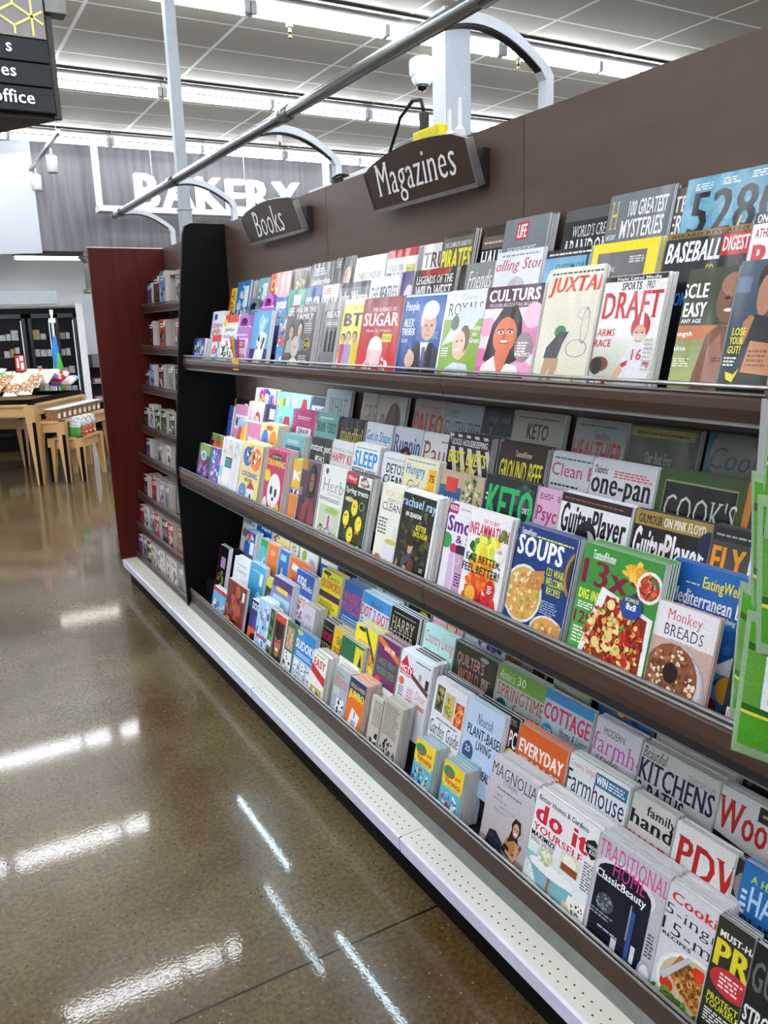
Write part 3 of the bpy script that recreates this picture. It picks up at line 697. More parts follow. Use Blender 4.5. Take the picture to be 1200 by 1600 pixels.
PRINTS = '''
4.1478 0.1767 0.1767 0 1 1 0.15 3 14 0 b|small dark blue childrens book standing in the front corner by the black divider|r 0 0 1 1 27306b;f .5 .6 .4 .3 30 .08 8a6fd0,c6e06a,3a9ad8,f2f2f2;r .1 .08 .7 .3 3b62b0;t FUN .15 .12 .65 .26 f2a0a0 b
3.8724 0.1378 0.1570 0 1 1 0.165 2 8 0.004 b|narrow colourful activity book with a red band beside the white workbooks|r 0 0 1 1 d5e6f4;r 0 .8 1 1 d22;f .5 .4 .4 .35 30 .1 d22,2a8ad8,ff6a1a,3c9a40
3.7326 0.2040 0.2040 0 1 1 0.255 4 5 0 b|white jumbo workbook with black animals, numbers and a red corner|r 0 0 1 1 f6f6f2;r .1 .86 1 1 e04020;e .14 .86 .14 .07 f4c020;t Jumbo .15 .68 .8 .78 333 n;t Workbook .1 .56 .85 .65 4a78b0 b;f .5 .3 .42 .2 26 .06 222,555,8a6a4a;t 3+7= .15 .2 .8 .3 222 b;r .6 .04 .9 .1 c22
3.0595 0.0672 0.0693 0 1 1 0.255 2 8 0 b|slim orange and light blue childrens book before the pencil kit|r 0 0 1 1 4aa6e0;f .5 .5 .5 .5 40 .15 ff8a20,e04a20,1e62b0,f2f2f2
2.9903 0.2638 0.2638 0 1 1 0.272 5 5 0 m|grey family television magazine with three people and a gold number badge|g 0 0 1 1 8a8684 3c3a3a;t LIFE .02 .86 .22 .97 fff k;t ALL_IN_THE .28 .90 .97 .97 eee S;t FAMILY .35 .81 .92 .88 eee S;h .22 .62 .09 d0b8a4 6a5a50 b9b4b0;h .52 .66 .09 d8bda6 443a36 7a90b8;h .42 .36 .13 e0c8b4 c8c4c0 f0f0f0;l .68 .6 .95 .76 5 ddd;e .8 .42 .13 .1 e0c060;e .8 .42 .11 .085 3a3a3a;t 50 .71 .38 .89 .46 e0c060 b;l .6 .06 .9 .25 5 ccc
2.6535 0.1087 0.2050 0 1 1 0.272 5 5 0 m|black and white music magazine with four striding figures|g 0 0 1 1 a8a8aa 6e6e70;r 0 .78 .8 .9 8a8a8c;t BEATLES .05 .8 .9 .88 ddd k;l .05 .7 .7 .75 2 ddd;r .12 .3 .2 .62 1a1a1a;r .28 .3 .36 .62 222;r .42 .3 .5 .62 2a2a2a;r .58 .3 .66 .62 151515;e .16 .65 .04 .03 555;e .32 .65 .04 .03 666;e .46 .65 .04 .03 555;e .62 .65 .04 .03 555;r 0 .0 1 .28 7a7a7c
2.5174 0.1394 0.2050 0 1 1 0.275 4 5 0 m|yellow pop group magazine with a row of young people in bright suits|r 0 0 1 1 f4e27a;r 0 .95 1 1 fff;t BTS .06 .68 .95 .84 555 k;t the_fan .3 .88 .7 .93 c8a020 n;h .12 .5 .07 e4c0a0 302828 e07aa0;h .3 .52 .08 e4c0a0 6a4030 b8a0d8;h .52 .52 .08 e4c0a0 a06030 e8c840;h .78 .48 .08 e4c0a0 302020 b06ac0;r 0 0 1 .2 f4f0e8;r .05 .0 .2 .42 d84870;r .22 .0 .45 .42 b0a0d8;r .48 0 .7 .42 ead030;r .72 0 .95 .42 c070c0
2.3749 0.2397 0.2397 0 1 1 0.272 4 5 0 m|bright red magazine titled SUGAR with a white sugar figure|g 0 0 1 1 8c1c1c e8303a;t THE_SCIENCE_OF .25 .845 .85 .89 f4dcdc S;t SUGAR .05 .68 .94 .83 fff S;t How_It_Works .15 .6 .8 .64 fff n;e .45 .34 .2 .16 f4dfe0;e .45 .42 .17 .12 fff;r .26 .15 .62 .35 f2d4d6;f .5 .12 .4 .12 50 .03 fff,f8c8cc;r .6 .46 .84 .57 e8e030;t SPECIAL .62 .49 .82 .54 333 b;p e05060 .05 .7 .12 .55 .2 .5 .1 .62
2.1206 0.2203 0.2203 0 1 1 0.272 3 3 0 m|blue celebrity weekly showing a white haired man in a dark suit and striped tie|g 0 0 1 1 2a6cc0 1a3f86;r 0 .98 1 1 fff;r .97 0 1 1 fff;t People .04 .80 .36 .93 fff b;t ALEX .04 .66 .30 .75 f6f6f6 k;t TREBEK .02 .55 .36 .64 f6f6f6 k;p 1c1f2a .3 0 .32 .3 .42 .48 .62 .42 .8 .46 .97 .35 .97 0;p e9ecf2 .52 .46 .6 .2 .72 .46;p 5a5a98 .58 .4 .62 .0 .68 0 .66 .4;e .66 .66 .17 .18 d9ad94;e .66 .83 .19 .10 e9e9ec;e .5 .74 .04 .09 e4e4e6;e .6 .67 .03 .012 333;e .73 .67 .03 .012 333;p b88a74 .65 .66 .63 .6 .69 .6;r .6 .545 .72 .555 9a5a50;e .32 .24 .12 .11 dcb49c;e .3 .34 .05 .03 e6bea6;l .05 .45 .22 .5 2 e8e8f0;l .78 .5 .93 .6 4 8ab8e8
1.8972 0.1742 0.1802 0 1 1 0.272 3 4 0 m|royal magazine with a smiling woman in a wide pale blue hat on green|g 0 0 1 1 e8eef0 7ca838;r 0 0 1 .72 86b03c;r 0 .76 1 1 eef0f0;t Town .35 .9 .75 .96 c8ccd0 c;t ROYALS .06 .76 .92 .88 444a58 s;p dfe8ee .02 .42 .2 .62 .5 .78 .85 .84 .98 .78 .75 .62 .45 .5;e .55 .72 .25 .12 dce6ec;e .5 .42 .19 .17 e6bfa2;e .58 .5 .14 .16 6b4a34;e .47 .44 .16 .16 e8c3a6;e .42 .47 .025 .012 333;e .53 .48 .025 .012 333;e .45 .37 .06 .012 fff;p d8e2ec .1 0 .2 .14 .4 .22 .75 .2 .95 0;f .5 .08 .4 .1 40 .02 b6c6d8,f4f8fa;e .3 .68 .1 .08 5f6b6b;t Kate .76 .6 .96 .66 fff S;t the .78 .53 .9 .58 fff S;t Great .72 .45 .97 .51 fff S;l .05 .28 .25 .4 4 f4f4f4
1.7210 0.2134 0.2134 0 1 1 0.272 4 4 0 m|pink and black magazine with an illustrated smiling woman with long black hair among pink flowers|r 0 0 1 1 f2e6ea;r 0 .80 1 1 5c3f50;e .85 .5 .3 .2 e68ab8;e .1 .62 .18 .1 f0a8cc;e .05 .25 .16 .14 e878b0;e .8 .12 .24 .14 f0a8d0;e .9 .72 .16 .12 f4cade;e .1 .08 .2 .1 e060a0;t CULTURS .05 .86 .96 .97 fff k;t THE_GLOBAL_MULTICULTURAL_MAGAZINE .08 .81 .92 .845 e8d0dc b;p 1f1a1c .12 .25 .2 .65 .35 .8 .6 .82 .72 .7 .76 .5 .78 .28 .6 .2 .3 .2;e .46 .52 .21 .2 e0744c;p e0744c .34 .4 .32 .14 .44 .06 .5 .12 .6 .38;p f4efe8 .02 0 .12 .2 .32 .3 .44 .06 .56 .22 .76 .2 .9 0;e .38 .56 .05 .017 f4ece8;e .55 .56 .05 .017 f4ece8;e .385 .56 .022 .015 2a1410;e .545 .56 .022 .015 2a1410;p 1c1414 .32 .59 .44 .6 .44 .593 .33 .58;p 1c1414 .49 .6 .61 .59 .6 .58 .49 .593;p b85030 .45 .56 .43 .5 .49 .5;e .465 .455 .08 .022 a83028;e .465 .46 .07 .013 fff;p c85e3a .62 .6 .66 .5 .6 .38 .64 .5;p c05a38 .45 .54 .43 .48 .48 .48;e .82 .4 .15 .16 9a8a90;l .72 .34 .92 .46 4 fff;t POLITICS .7 .3 .96 .34 fff k;r .08 .04 .9 .08 333;t KAMALA .1 .02 .9 .07 222 k
1.4931 0.1714 0.2350 0 1 1 0.3 3 4 -0.002 m|oversized cream art magazine with orange red title and a bending green haired figure|g 0 0 1 1 e8e4d0 dcd6c0;l .05 .955 .95 .98 1 333;t JUXTAPOZ .04 .79 1.12 .94 d8401c x;e .3 .5 .08 .06 2e7a3c;p 24262a .3 .5 .42 .5 .36 .4 .32 .26 .12 .26 .14 .36;p b08a5c .14 .26 .34 .26 .34 .16 .26 .04 .22 .04 .24 .18 .14 .04 .10 .04;o .55 .35 .14 .08 555 .008;o .62 .55 .05 .16 999 .006;o .58 .66 .08 .05 aaa .006;r .1 .02 .3 .035 222;r .3 .02 .42 .05 3a5a98
1.3108 0.1664 0.1664 0 1 1 0.272 5 4 0 m|football draft magazine with DRAFT in big red letters and a player in a red helmet|g 0 0 1 .55 e4e6de a8b48c;r 0 .5 1 1 eceae8;r 0 .96 1 1 1a1a1a;t Field_Level_Media .2 .965 .9 .99 eee b;t SPORTS .3 .89 .62 .95 333 k;t PRO .7 .89 .82 .95 555 S;t DRAFT .04 .68 .98 .88 c4222e S;t ARMS .02 .52 .32 .59 c8323a b;t RACE .0 .42 .28 .49 c8323a b;e .72 .60 .15 .12 b8202c;p f4f4f4 .70 .72 .74 .72 .76 .62 .70 .62;e .72 .54 .10 .08 d0a080;e .68 .55 .018 .008 222;e .76 .55 .018 .008 222;l .62 .48 .84 .54 3 e8e8ee;p dcdae2 .4 0 .46 .26 .6 .44 .86 .44 .98 .3 .94 0;p b8202c .5 .22 .52 .27 .62 .3 .6 .25;p b8202c .86 .26 .84 .31 .96 .28 .95 .23;t 16 .66 .3 .82 .40 b8202c b;p d8a888 .4 .16 .5 .28 .56 .2 .46 .08;e .14 .26 .16 .07 7a3a22;e .1 .24 .1 .08 222;r .6 .0 .9 .12 dcd8e0;r .02 0 .3 .14 a02028;l .04 .02 .28 .13 4 fff;l .84 .2 .98 .5 8 b0a8a8
1.0973 0.1099 0.2250 -0.05 1 1 0.272 3 4 0 m|mens magazine with a bald smiling shirtless man on green and orange|g 0 0 1 1 4c5c34 a8b468;r 0 .55 1 1 3c4630;r .0 .48 1 .6 c07038;t MUSCLE .02 .80 .46 .90 f4f4f4 k;t EASY .24 .67 .47 .77 f4f4f4 k;t ANY_AGE .24 .62 .44 .655 f4f4f4 b;t strength .12 .5 .38 .55 fff b;t china .16 .39 .34 .43 fff b;p 7a4f3c .44 0 .46 .2 .5 .38 .52 .52 .62 .6 .84 .58 .95 .46 .96 .2 .9 0;p 9a6c54 .55 .1 .56 .42 .66 .54 .72 .3 .7 .05;e .71 .78 .15 .17 80533e;e .70 .88 .12 .08 9c7258;e .66 .79 .025 .012 222;e .76 .8 .025 .012 222;e .69 .71 .045 .011 fff;l .62 .3 .86 .34 2 5c3c2c;r .44 .02 .72 .06 b83030;l .24 .25 .42 .33 4 e8e8c0
0.9854 0.0982 0.0982 0 1 1 0.28 3 4 0 m|dark fitness magazine with a muscled stomach and yellow LOSE YOUR GUT wording|g 0 0 1 1 40566a 161a20;r 0 .8 .3 .9 5a7088;e .62 .88 .2 .1 2c1c16;e .62 .78 .16 .13 b07c5c;p b47c58 .3 .42 .28 .6 .4 .66 .62 .6 .7 .4 .6 .5;p 15161a .36 .4 .5 .66 .95 .62 1 .3 .9 .42 .6 .44;p c08258 .42 .22 .5 .46 .9 .44 1 .2;l .5 .26 .9 .4 4 8c5434;p 101114 .3 0 .36 .22 1 .2 1 0;t LOSE .1 .50 .38 .56 e8e040 k;t YOUR .08 .43 .36 .49 e8e040 k;t GUT! .08 .36 .34 .42 e8e040 k;l .04 .26 .32 .34 3 f4f4f4;p e8d820 .12 .22 .3 .2 .4 .25 .3 .14 .16 .16
4.0839 0.1738 0.1738 0 1 2 0.2 2 8 0 b|white childrens learning book with a blue dot and red band in the second row|r 0 0 1 1 eef0f6;e .3 .86 .14 .08 3a5ac0;t LEARN .1 .6 .9 .7 a23050 b;f .5 .45 .4 .1 20 .06 8ab0d8,e88a9a,c0d88a;r 0 .1 1 .25 c8303a
3.2811 0.1341 0.1341 0 1 2 0.235 2 8 0 b|blue book titled AWESOME in the second row|r 0 0 1 1 5a7ad0;r .1 .5 .9 .92 e8ecf6;t AWESOME .12 .62 .88 .8 2a3a8a b
3.1433 0.1548 0.1548 0 1 2 0.26 2 10 0 b|green childrens book with a white badge in the second row|r 0 0 1 1 3fae8e;r .3 .66 .75 .92 f0f0ea;f .5 .4 .4 .3 30 .08 8ad0a8,2a7a6a,e85a4a;t Fun .2 .1 .8 .3 fff b
2.9766 0.1366 0.1366 0 1 2 0.26 3 10 0 b|blue book titled FEVER in tall white letters|r 0 0 1 1 3d6aa8;t FEVER .04 .5 .96 .85 f4f4f4 k;l .1 .3 .9 .42 3 cfe0f4
2.8291 0.1262 0.2050 0 1 2 0.26 3 5 0 m|white music magazine with red masthead about a rock band, second row|r 0 0 1 1 f0eeee;t LIFE .05 .87 .3 .96 d22 k;t HALEN .02 .68 .95 .82 8a8a8c S;h .3 .5 .12 d8b8a0 6a5048 a8a8b0;h .7 .5 .12 d8b8a0 8a6a50 a8a8b0
2.6978 0.2223 0.2223 0 1 2 0.26 2 4 0 m|grey magazine about a film cowboy in large white script, second row|r 0 0 1 1 6c7276;r 0 .93 1 1 444a50;t John_Wayne .04 .66 .96 .88 e8ecec S;l .5 .58 .9 .62 1 ccc;e .4 .42 .14 .1 a08a70
2.4683 0.1905 0.1905 0 1 2 0.265 2 4 0 m|white music magazine with a title in tall grey letters, second row|r 0 0 1 1 eceef0;t THE_BEATLES .05 .7 .95 .88 46506c k;e .25 .62 .1 .06 2a2a2c;e .6 .62 .3 .1 d0cccc;r .8 .5 1 .7 8a9ac8
2.2711 0.0681 0.2050 0 1 2 0.27 1 4 0.002 m|purple and white magazine partly hidden behind the western one|r 0 0 1 1 eceaf2;r 0 .5 .45 1 4a3a80;e .25 .65 .15 .2 d8c0e0
2.1917 0.2178 0.2178 0 1 2 0.268 4 4 0 m|western history magazine titled LEGENDS OF THE WILD WEST over a row of faces|r 0 0 1 1 4c4440;e .5 .97 .35 .06 a83a34;r .04 .88 .96 .93 2e2a28;t LEGENDS_OF_THE .06 .84 .94 .93 e8e4e0 S;t WILD_WEST .06 .66 .94 .82 f0ecea S;h .25 .5 .1 c8a890 5a4030 302828;h .6 .5 .1 c8a890 5a4030 302828
1.9459 0.1542 0.1542 0 1 2 0.268 3 5 0 m|television magazine with a slanted white title and the yellow word FOREVER|g 0 0 1 1 8e9290 6e7472;r 0 .7 .16 1 3a342a;t Friends .25 .74 .96 .92 f6f6f6 i;t FOREVER .45 .66 .96 .73 e8e040 k;e .12 .5 .14 .18 2a9ad0;l .55 .54 .9 .62 3 eee;h .4 .55 .12 e0c4b0 8a6a50 c8d0d0
1.7884 0.1822 0.2500 -0.03 1 2 0.285 4 2 0 m|large white rock magazine with a red script title|r 0 0 1 1 e6e6ee;t Rolling_Stone .02 .80 .96 .93 c02c38 i;l .2 .95 .8 .98 1 999;h .5 .55 .16 d8d4dc c0bcc4 b8b4c0;r .4 .3 .7 .6 c8c6d0
1.5909 0.1500 0.2050 0 1 2 0.272 2 4 0 m|light blue lettering magazine with a white script title|r 0 0 1 1 6aa6c8;r 0 .93 1 1 1c1c20;l .05 .945 .95 .975 1 ddd;t CUSTOM_CULTURE .2 .82 .85 .87 2a3a4a b;t Deluxe .05 .62 .8 .8 f4f6f6 i;r .68 .6 .72 .93 2a3a50;r .72 .6 1 .93 7ab0d0
1.4328 0.1932 0.1932 0 1 2 0.272 4 4 0 m|yellow bordered magazine about simple cooking with a grey cover|r 0 0 1 1 f0dc28;r .1 .0 .84 .92 6e6a6c;t GEOGRAPHIC .2 .76 .4 .8 ddd b;o .14 .78 .022 .035 e8d830 .012;t SIMPLE .3 .58 .74 .68 f4f4f4 b;l .6 .82 .82 .88 3 ddd;t TASTY .5 .44 .9 .54 f4f4f4 b;f .55 .3 .25 .12 30 .04 c8a8a0,e0d0c8,8a7a78
1.2196 0.1944 0.1980 0 1 2 0.272 4 4 0 m|baseball magazine with a player in a dark cap on black|r 0 0 1 1 181a22;r 0 .955 1 1 8c6a20;t AWARD_REVEALED .05 .96 .95 .99 222 b;t BASEBALL .02 .78 .68 .93 f6f6f6 x;r .68 .80 1 .95 c02028;t DIGEST .7 .83 .98 .93 fff b;t SEASON .02 .46 .38 .56 3a8ae0 k;t 2021 .02 .57 .16 .62 d03038 b;t 30 .82 .6 .95 .72 d82a34 k;t BRAVES .75 .5 .95 .56 3a8ae0 b;e .6 .66 .15 .11 222024;r .42 .55 .75 .6 161416;t SD .54 .66 .64 .75 c8962a S;e .58 .48 .14 .12 b47a5a;e .52 .5 .03 .012 222;e .65 .5 .03 .012 222
1.0233 0.1438 0.1438 0 1 2 0.29 3 4 0 m|white sports magazine with a large red title letter, near end of second row|r 0 0 1 1 f0eef0;r 0 .93 1 1 222226;t ONLY .04 .935 .3 .99 f4f4f4 b;t ATHLON .05 .84 .4 .9 8a2a3c b;t RUN .05 .62 .95 .8 c82a34 k
4.0581 0.0930 0.0930 0 1 3 0.225 2 8 0 b|yellow and red childrens book at the back against the black divider|r 0 0 1 1 e0c828;r 0 0 .25 1 b83020;f .6 .6 .3 .3 24 .1 3a8a30,222,c8402a
3.9572 0.1829 0.1829 0 1 3 0.25 3 10 0 b|blue cartoon storybook thick stack in the back row|r 0 0 1 1 2f74b4;f .5 .6 .4 .3 30 .1 9ac8e8,16406e,e8c8a0;r .6 .5 .9 .9 e8e8f0
3.6760 0.1322 0.1322 0 1 3 0.25 2 8 0 b|green and blue spiral childrens book in the back row|r 0 0 1 1 3a96a0;f .5 .6 .4 .3 30 .1 7ac0a0,2a5a9a,e8c8a0;r .5 .6 .9 .9 dfe8e4
3.5333 0.2273 0.2273 0 1 3 0.262 3 5 0 b|red and pink seek and find book with a yellow number|r 0 0 1 1 e8a8a8;r 0 0 .35 1 d83a24;o .16 .8 .1 .1 f0d030 .04;t MY .3 .66 .5 .76 fff b;r .45 .5 1 .95 f0d0d0;t SEEK .04 .42 .4 .54 f0d030 b;t FIND .5 .42 .9 .54 f0d030 b
3.2870 0.1661 0.1661 0 1 3 0.265 2 5 0 b|olive framed group photo magazine in the back row|r 0 0 1 1 55503c;r .1 .5 .9 .94 6e6a50;f .5 .66 .36 .16 40 .06 c8b870,5c5a3a,e0d8a0,8a8458;l .1 .95 .9 .98 1 eee
3.1044 0.2015 0.2015 0 1 3 0.27 3 4 0 m|dark grey magazine titled Leadership in small white type|g 0 0 1 1 3a3c3a 5c6058;t Leadership .08 .66 .92 .78 f0f0f0 b;l .15 .82 .7 .94 3 bcbcbc;l .2 .5 .7 .6 4 999
2.8829 0.1450 0.2050 0 1 3 0.275 1 4 0 m|black television magazine with smiling faces in the back row|r 0 0 1 1 221a1c;h .5 .74 .16 c89a80 2a1a18 7a5aa8;h .2 .5 .12 b07a60 1a1414 802a30;h .85 .55 .13 d8a890 3a2420 402a60;t LIFE .02 .86 .2 .95 ccc k
2.7236 0.2222 0.2222 0 1 3 0.262 3 4 0 m|white magazine titled THE SCIENCE OF ADDICTION|r 0 0 1 1 eff1f3;t TIME .35 .82 .65 .92 c0c4c8 s;t THE_SCIENCE_OF .14 .70 .88 .78 3a3e44 n;t ADDICTION .05 .52 .95 .66 2c3036 b;l .2 .44 .8 .47 1 999
2.4947 0.1947 0.1947 0 1 3 0.268 4 6 0 m|white tax guide magazine with a red top band and huge word TAX|r 0 0 1 1 eef0f0;r 0 .90 1 1 c8303a;t THE_ESSENTIAL .02 .74 .6 .81 44484c n;t TAX .04 .46 .6 .72 34383c n;r .66 .54 .95 .8 d8d070;t 2021 .68 .68 .93 .76 a09a30 b;t FILING .7 .58 .9 .64 7a7630 n
2.2704 0.1037 0.2050 0 1 3 0.265 2 4 0.001 m|white true crime magazine with red bands, next to the tax guide|r 0 0 1 1 e6e0de;t TRUE .04 .72 .8 .9 4a4646 S;r 0 .56 1 .68 c02c34;t CRIME .1 .4 .9 .54 b82a30 k
2.1648 0.1640 0.1640 0 1 3 0.29 4 4 0 m|adventure magazine with PIRATES in big yellow letters|r 0 0 1 1 4c443c;r .04 .02 .96 .94 6a6a60;t THE_COMPLETE_GUIDE_TO .1 .84 .9 .89 ddd b;t PIRATES .04 .6 .96 .82 f0e438 k;f .4 .5 .3 .1 20 .05 3a8a40,8a3a30,222
1.9624 0.0987 0.2050 0 1 3 0.285 3 4 0.002 m|black and white magazine titled HAUNTED over a brown banner|r 0 0 1 1 3a2e28;r 0 .78 1 .9 6a5a50;l .05 .82 .95 .86 1 c0b0a0;r 0 .5 1 .78 16161a;t HAUNTED .02 .56 .96 .76 f0f0f0 S;t WEST .1 .3 .7 .48 ccc S
1.8626 0.1797 0.1797 0 1 3 0.29 6 4 0 m|blue grey magazine about the world's most haunted places with a red and white logo box|g 0 0 1 1 7e848c 5c6068;r .3 .80 .56 .96 c83848;t LIFE .33 .82 .53 .94 f4f4f4 k;t THE_WORLD'S_MOST .14 .68 .8 .74 e8eaec n;t HAUNTED .02 .48 .98 .62 eceef0 s
1.6268 0.1519 0.2050 0 1 3 0.285 3 4 0.004 m|black magazine about the world's creepiest abandoned places|r 0 0 1 1 2a2c2e;r 0 .9 1 1 54585a;t WORLD'S_CREEPIEST .16 .76 .96 .86 e8e8e8 s;t ABANDONED .04 .55 .98 .74 f4f4f4 s;t PLACES .24 .36 .8 .53 f4f4f4 s
1.4728 0.1844 0.1924 0 1 3 0.3 3 4 0 m|grey history magazine about one hundred greatest mysteries with a gold letter H|g 0 0 1 1 707880 6a6a6c;t H .05 .74 .16 .95 e0c060 s;t HISTORY .03 .66 .18 .7 e8e8e8 b;t 100_GREATEST .32 .82 .9 .94 eee b;t MYSTERIES .24 .66 .88 .8 f4f4f4 b;t The_World's .5 .57 .86 .63 3c3e40 b;t Secrets_Revealed .44 .48 .88 .55 3c3e40 b;e .24 .38 .12 .16 5e6468
1.2865 0.0235 0.2050 -0.14 1 3 0.29 1 4 0.012 m|copy of the mysteries magazine showing past the right edge of the grey one|r 0 0 1 1 5c5450;t GREATEST .3 .82 .98 .94 eee b;t MYSTERIES .3 .66 .98 .8 f4f4f4 b;t World's .5 .5 .95 .6 999 b
1.2542 0.2370 0.2370 0 1 3 0.302 3 4 0 m|light blue city magazine with giant black serif digits 5280|g 0 0 1 1 5c9cb8 4484a0;f .5 .6 .5 .4 40 .12 5c9ab4,4c8ca8,6aa8c0;t 5280 .08 .60 1.0 .90 06080a S;l .1 .91 .28 .96 3 e8f0f4;l .38 .92 .56 .97 3 e8f0f4;l .66 .93 .84 .98 3 e8f0f4;t THE_2021 .03 .5 .16 .55 f0f4f6 b;e .5 .3 .34 .24 d8d8d0;e .5 .3 .31 .21 8ab0c0;p d8c8a0 .5 .5 .56 .6 .58 .6 .54 .48;p c8b890 .54 .48 .62 .7 .64 .7 .58 .48
4.0057 0.1914 0.1914 0 2 1 0.2 2 6 0 b|black scratch art spiral book with a green top and a round white badge|r 0 0 1 1 1c1e26;r .1 .74 .9 1 7aa03a;e .42 .72 .22 .12 f0f0f0;e .42 .72 .17 .09 5aa0c8;r 0 0 .06 1 101010;f .5 .35 .4 .3 50 .06 2a5ad0,e04a8a,3ac0d8,8a4ad0
3.8047 0.1302 0.1401 0 2 1 0.2 2 6 0 b|purple and blue patterned activity book beside the scratch art book|r 0 0 1 1 4a4aa8;f .5 .5 .5 .5 60 .08 8a6ae0,3ab0e0,e0508a,e8e8f8
3.6724 0.2473 0.2473 0 2 1 0.262 2 8 0 b|white craft kit with a pastel drawing, teal strip and round white label|r 0 0 1 1 eef0f6;f .5 .8 .45 .16 40 .05 f0b8c8,b8d8f0,e8e0a8;r .25 .5 .6 .68 1c3a4a;l .28 .52 .58 .66 5 5ad0d8;e .4 .34 .3 .16 fafafa;o .4 .34 .3 .16 d8d0e8 .012;r 0 .3 .15 .5 8ae0d8;f .6 .1 .35 .1 20 .05 8ad8d0,d8d8f0
3.4051 0.2336 0.2336 0 2 1 0.272 12 4 0 b|yellow my first coloring book thick stack with cartoon creatures|r 0 0 1 1 f2e08a;e .3 .78 .24 .16 3a6ad8;e .72 .76 .26 .18 f08030;f .5 .82 .4 .12 26 .05 fff,222,e8c030;t COLORING .1 .46 .9 .54 2a4ac8 k;t BOOK .3 .38 .7 .44 333 b;e .25 .2 .2 .14 4a8ae0;e .65 .2 .22 .14 f0f0f0;p c83028 .45 .28 .85 .3 .72 .38 .55 .38;f .5 .12 .4 .1 20 .04 333,e8c030,3a9a5a
3.1153 0.1910 0.1910 0 2 1 0.272 8 5 0 b|red childrens drawing book titled DRAWING with a white cartoon face and a pencil|r 0 0 1 1 c82a5c;e .5 .9 .35 .05 2a2a30;t HOW_TO .25 .88 .75 .92 e8e0e0 b;t DRAWING .04 .76 .96 .86 f4d030 k;e .55 .4 .34 .26 f4f4f4;e .42 .4 .07 .07 222;e .66 .38 .07 .07 222;e .55 .28 .06 .03 222;e .12 .6 .18 .09 f0d028;e .15 .12 .14 .16 e8e8ee;e .82 .1 .14 .14 f0c830;p e8c050 .55 .0 .5 .22 .46 .21 .5 0
2.8530 0.0711 0.2050 0 2 1 0.262 3 6 0 b|yellow and orange tricks book with a white word on a blue band|r 0 0 1 1 e8c020;t KITS .04 .7 1.2 .84 fff k;r 0 .5 1 .58 2a3a8a;t TRICKS .04 .51 1.3 .57 fff b;r 0 .08 1 .48 e08028;r 0 0 1 .08 2a3a6a
2.7740 0.1600 0.1600 0 2 1 0.272 3 4 0 m|plum coloured fashion magazine with a dark haired woman in a rose jacket|g 0 0 1 1 6a4c5a 3a1c28;r 0 .86 .3 1 b89048;e .62 .8 .22 .17 1c1214;p 1c1214 .44 .8 .38 .5 .6 .5 .84 .55 .82 .8;e .63 .72 .12 .13 8a5a48;e .58 .74 .025 .01 1a1010;e .69 .74 .025 .01 1a1010;r .6 .655 .67 .665 6a2428;p 8a3c44 .1 0 .25 .36 .5 .5 .8 .48 .95 .3 .97 0;p 5c2428 .4 .0 .5 .3 .56 .44 .62 .3 .6 0;l .03 .5 .2 .62 5 c8b0b8;l .14 .06 .95 .14 2 6a3434;l .05 .02 .7 .045 1 eee
2.6034 0.1836 0.1836 0 2 1 0.272 3 4 0 m|white herb magazine with a painted garden and a pink house|r 0 0 1 1 eceeea;e .2 .93 .06 .04 4a5a3a;t Herb .1 .68 .95 .84 8a8c88 s;t Quarterly .35 .62 .9 .67 888a86 c;l .05 .55 .95 .6 2 666;r .1 .05 .95 .5 c8d4b0;p a8c060 .35 .44 .6 .5 .9 .46 .75 .38 .4 .38;r .4 .14 .72 .4 d8d4e0;r .5 .2 .58 .38 c84a78;f .5 .14 .44 .1 60 .03 5a8a3a,8ab050,a888c0,3a6a30;l .2 .01 .8 .03 1 444
2.4152 0.1729 0.1729 0 2 1 0.272 7 4 0 m|baking magazine titled Spring treats with yellow chick cookies on green grass|r 0 0 1 1 2c3c1e;f .5 .5 .5 .5 120 .025 3a5226,24381a,4a6030;r 0 .88 .45 1 d03038;t Pillsbury .04 .9 .42 .97 fff i;r .5 .86 1 1 eceaea;f .74 .93 .22 .06 30 .03 d04a7a,3a7a3a,7a3a6a;t Spring_treats .05 .74 .95 .83 fff b;e .25 .68 .18 .03 d8c890;e .5 .6 .13 .1 f2e040;e .22 .44 .13 .1 f2e040;e .74 .42 .13 .1 f2e040;e .46 .26 .13 .1 f2e040;f .48 .26 .04 .02 4 .02 222;f .5 .5 .04 .02 4 .02 e07820;f .22 .34 .08 .02 6 .03 e07820;f .46 .16 .08 .02 6 .03 e07820;f .74 .32 .08 .02 6 .03 e07820;f .5 .62 .06 .02 5 .015 222;f .22 .47 .06 .02 5 .015 222;f .74 .45 .06 .02 5 .015 222;o .78 .64 .1 .05 e8e8e0 .01;r .1 0 .5 .07 d04040;e .85 .1 .1 .07 f0f0f0
2.1726 0.1230 0.2050 0 2 1 0.272 4 5 0 m|pale home magazine about a clean home with a white bucket|r 0 0 1 1 f0f0e4;t REALSIMPLE .12 .86 .9 .93 d8d040 n;t SECRETS_TO_A .2 .8 .7 .84 3a3a38 n;t CLEAN_HOME .08 .70 1.15 .79 2a2a28 n;l .04 .42 .3 .62 5 666;e .6 .46 .12 .1 e0e0d8;r .3 .1 .62 .36 e6e6ee;e .46 .36 .16 .03 c8c060;r .62 .08 .95 .32 d8d4c8;l .64 .1 .93 .3 6 b8b4a8;e .16 .14 .1 .05 c87a5a
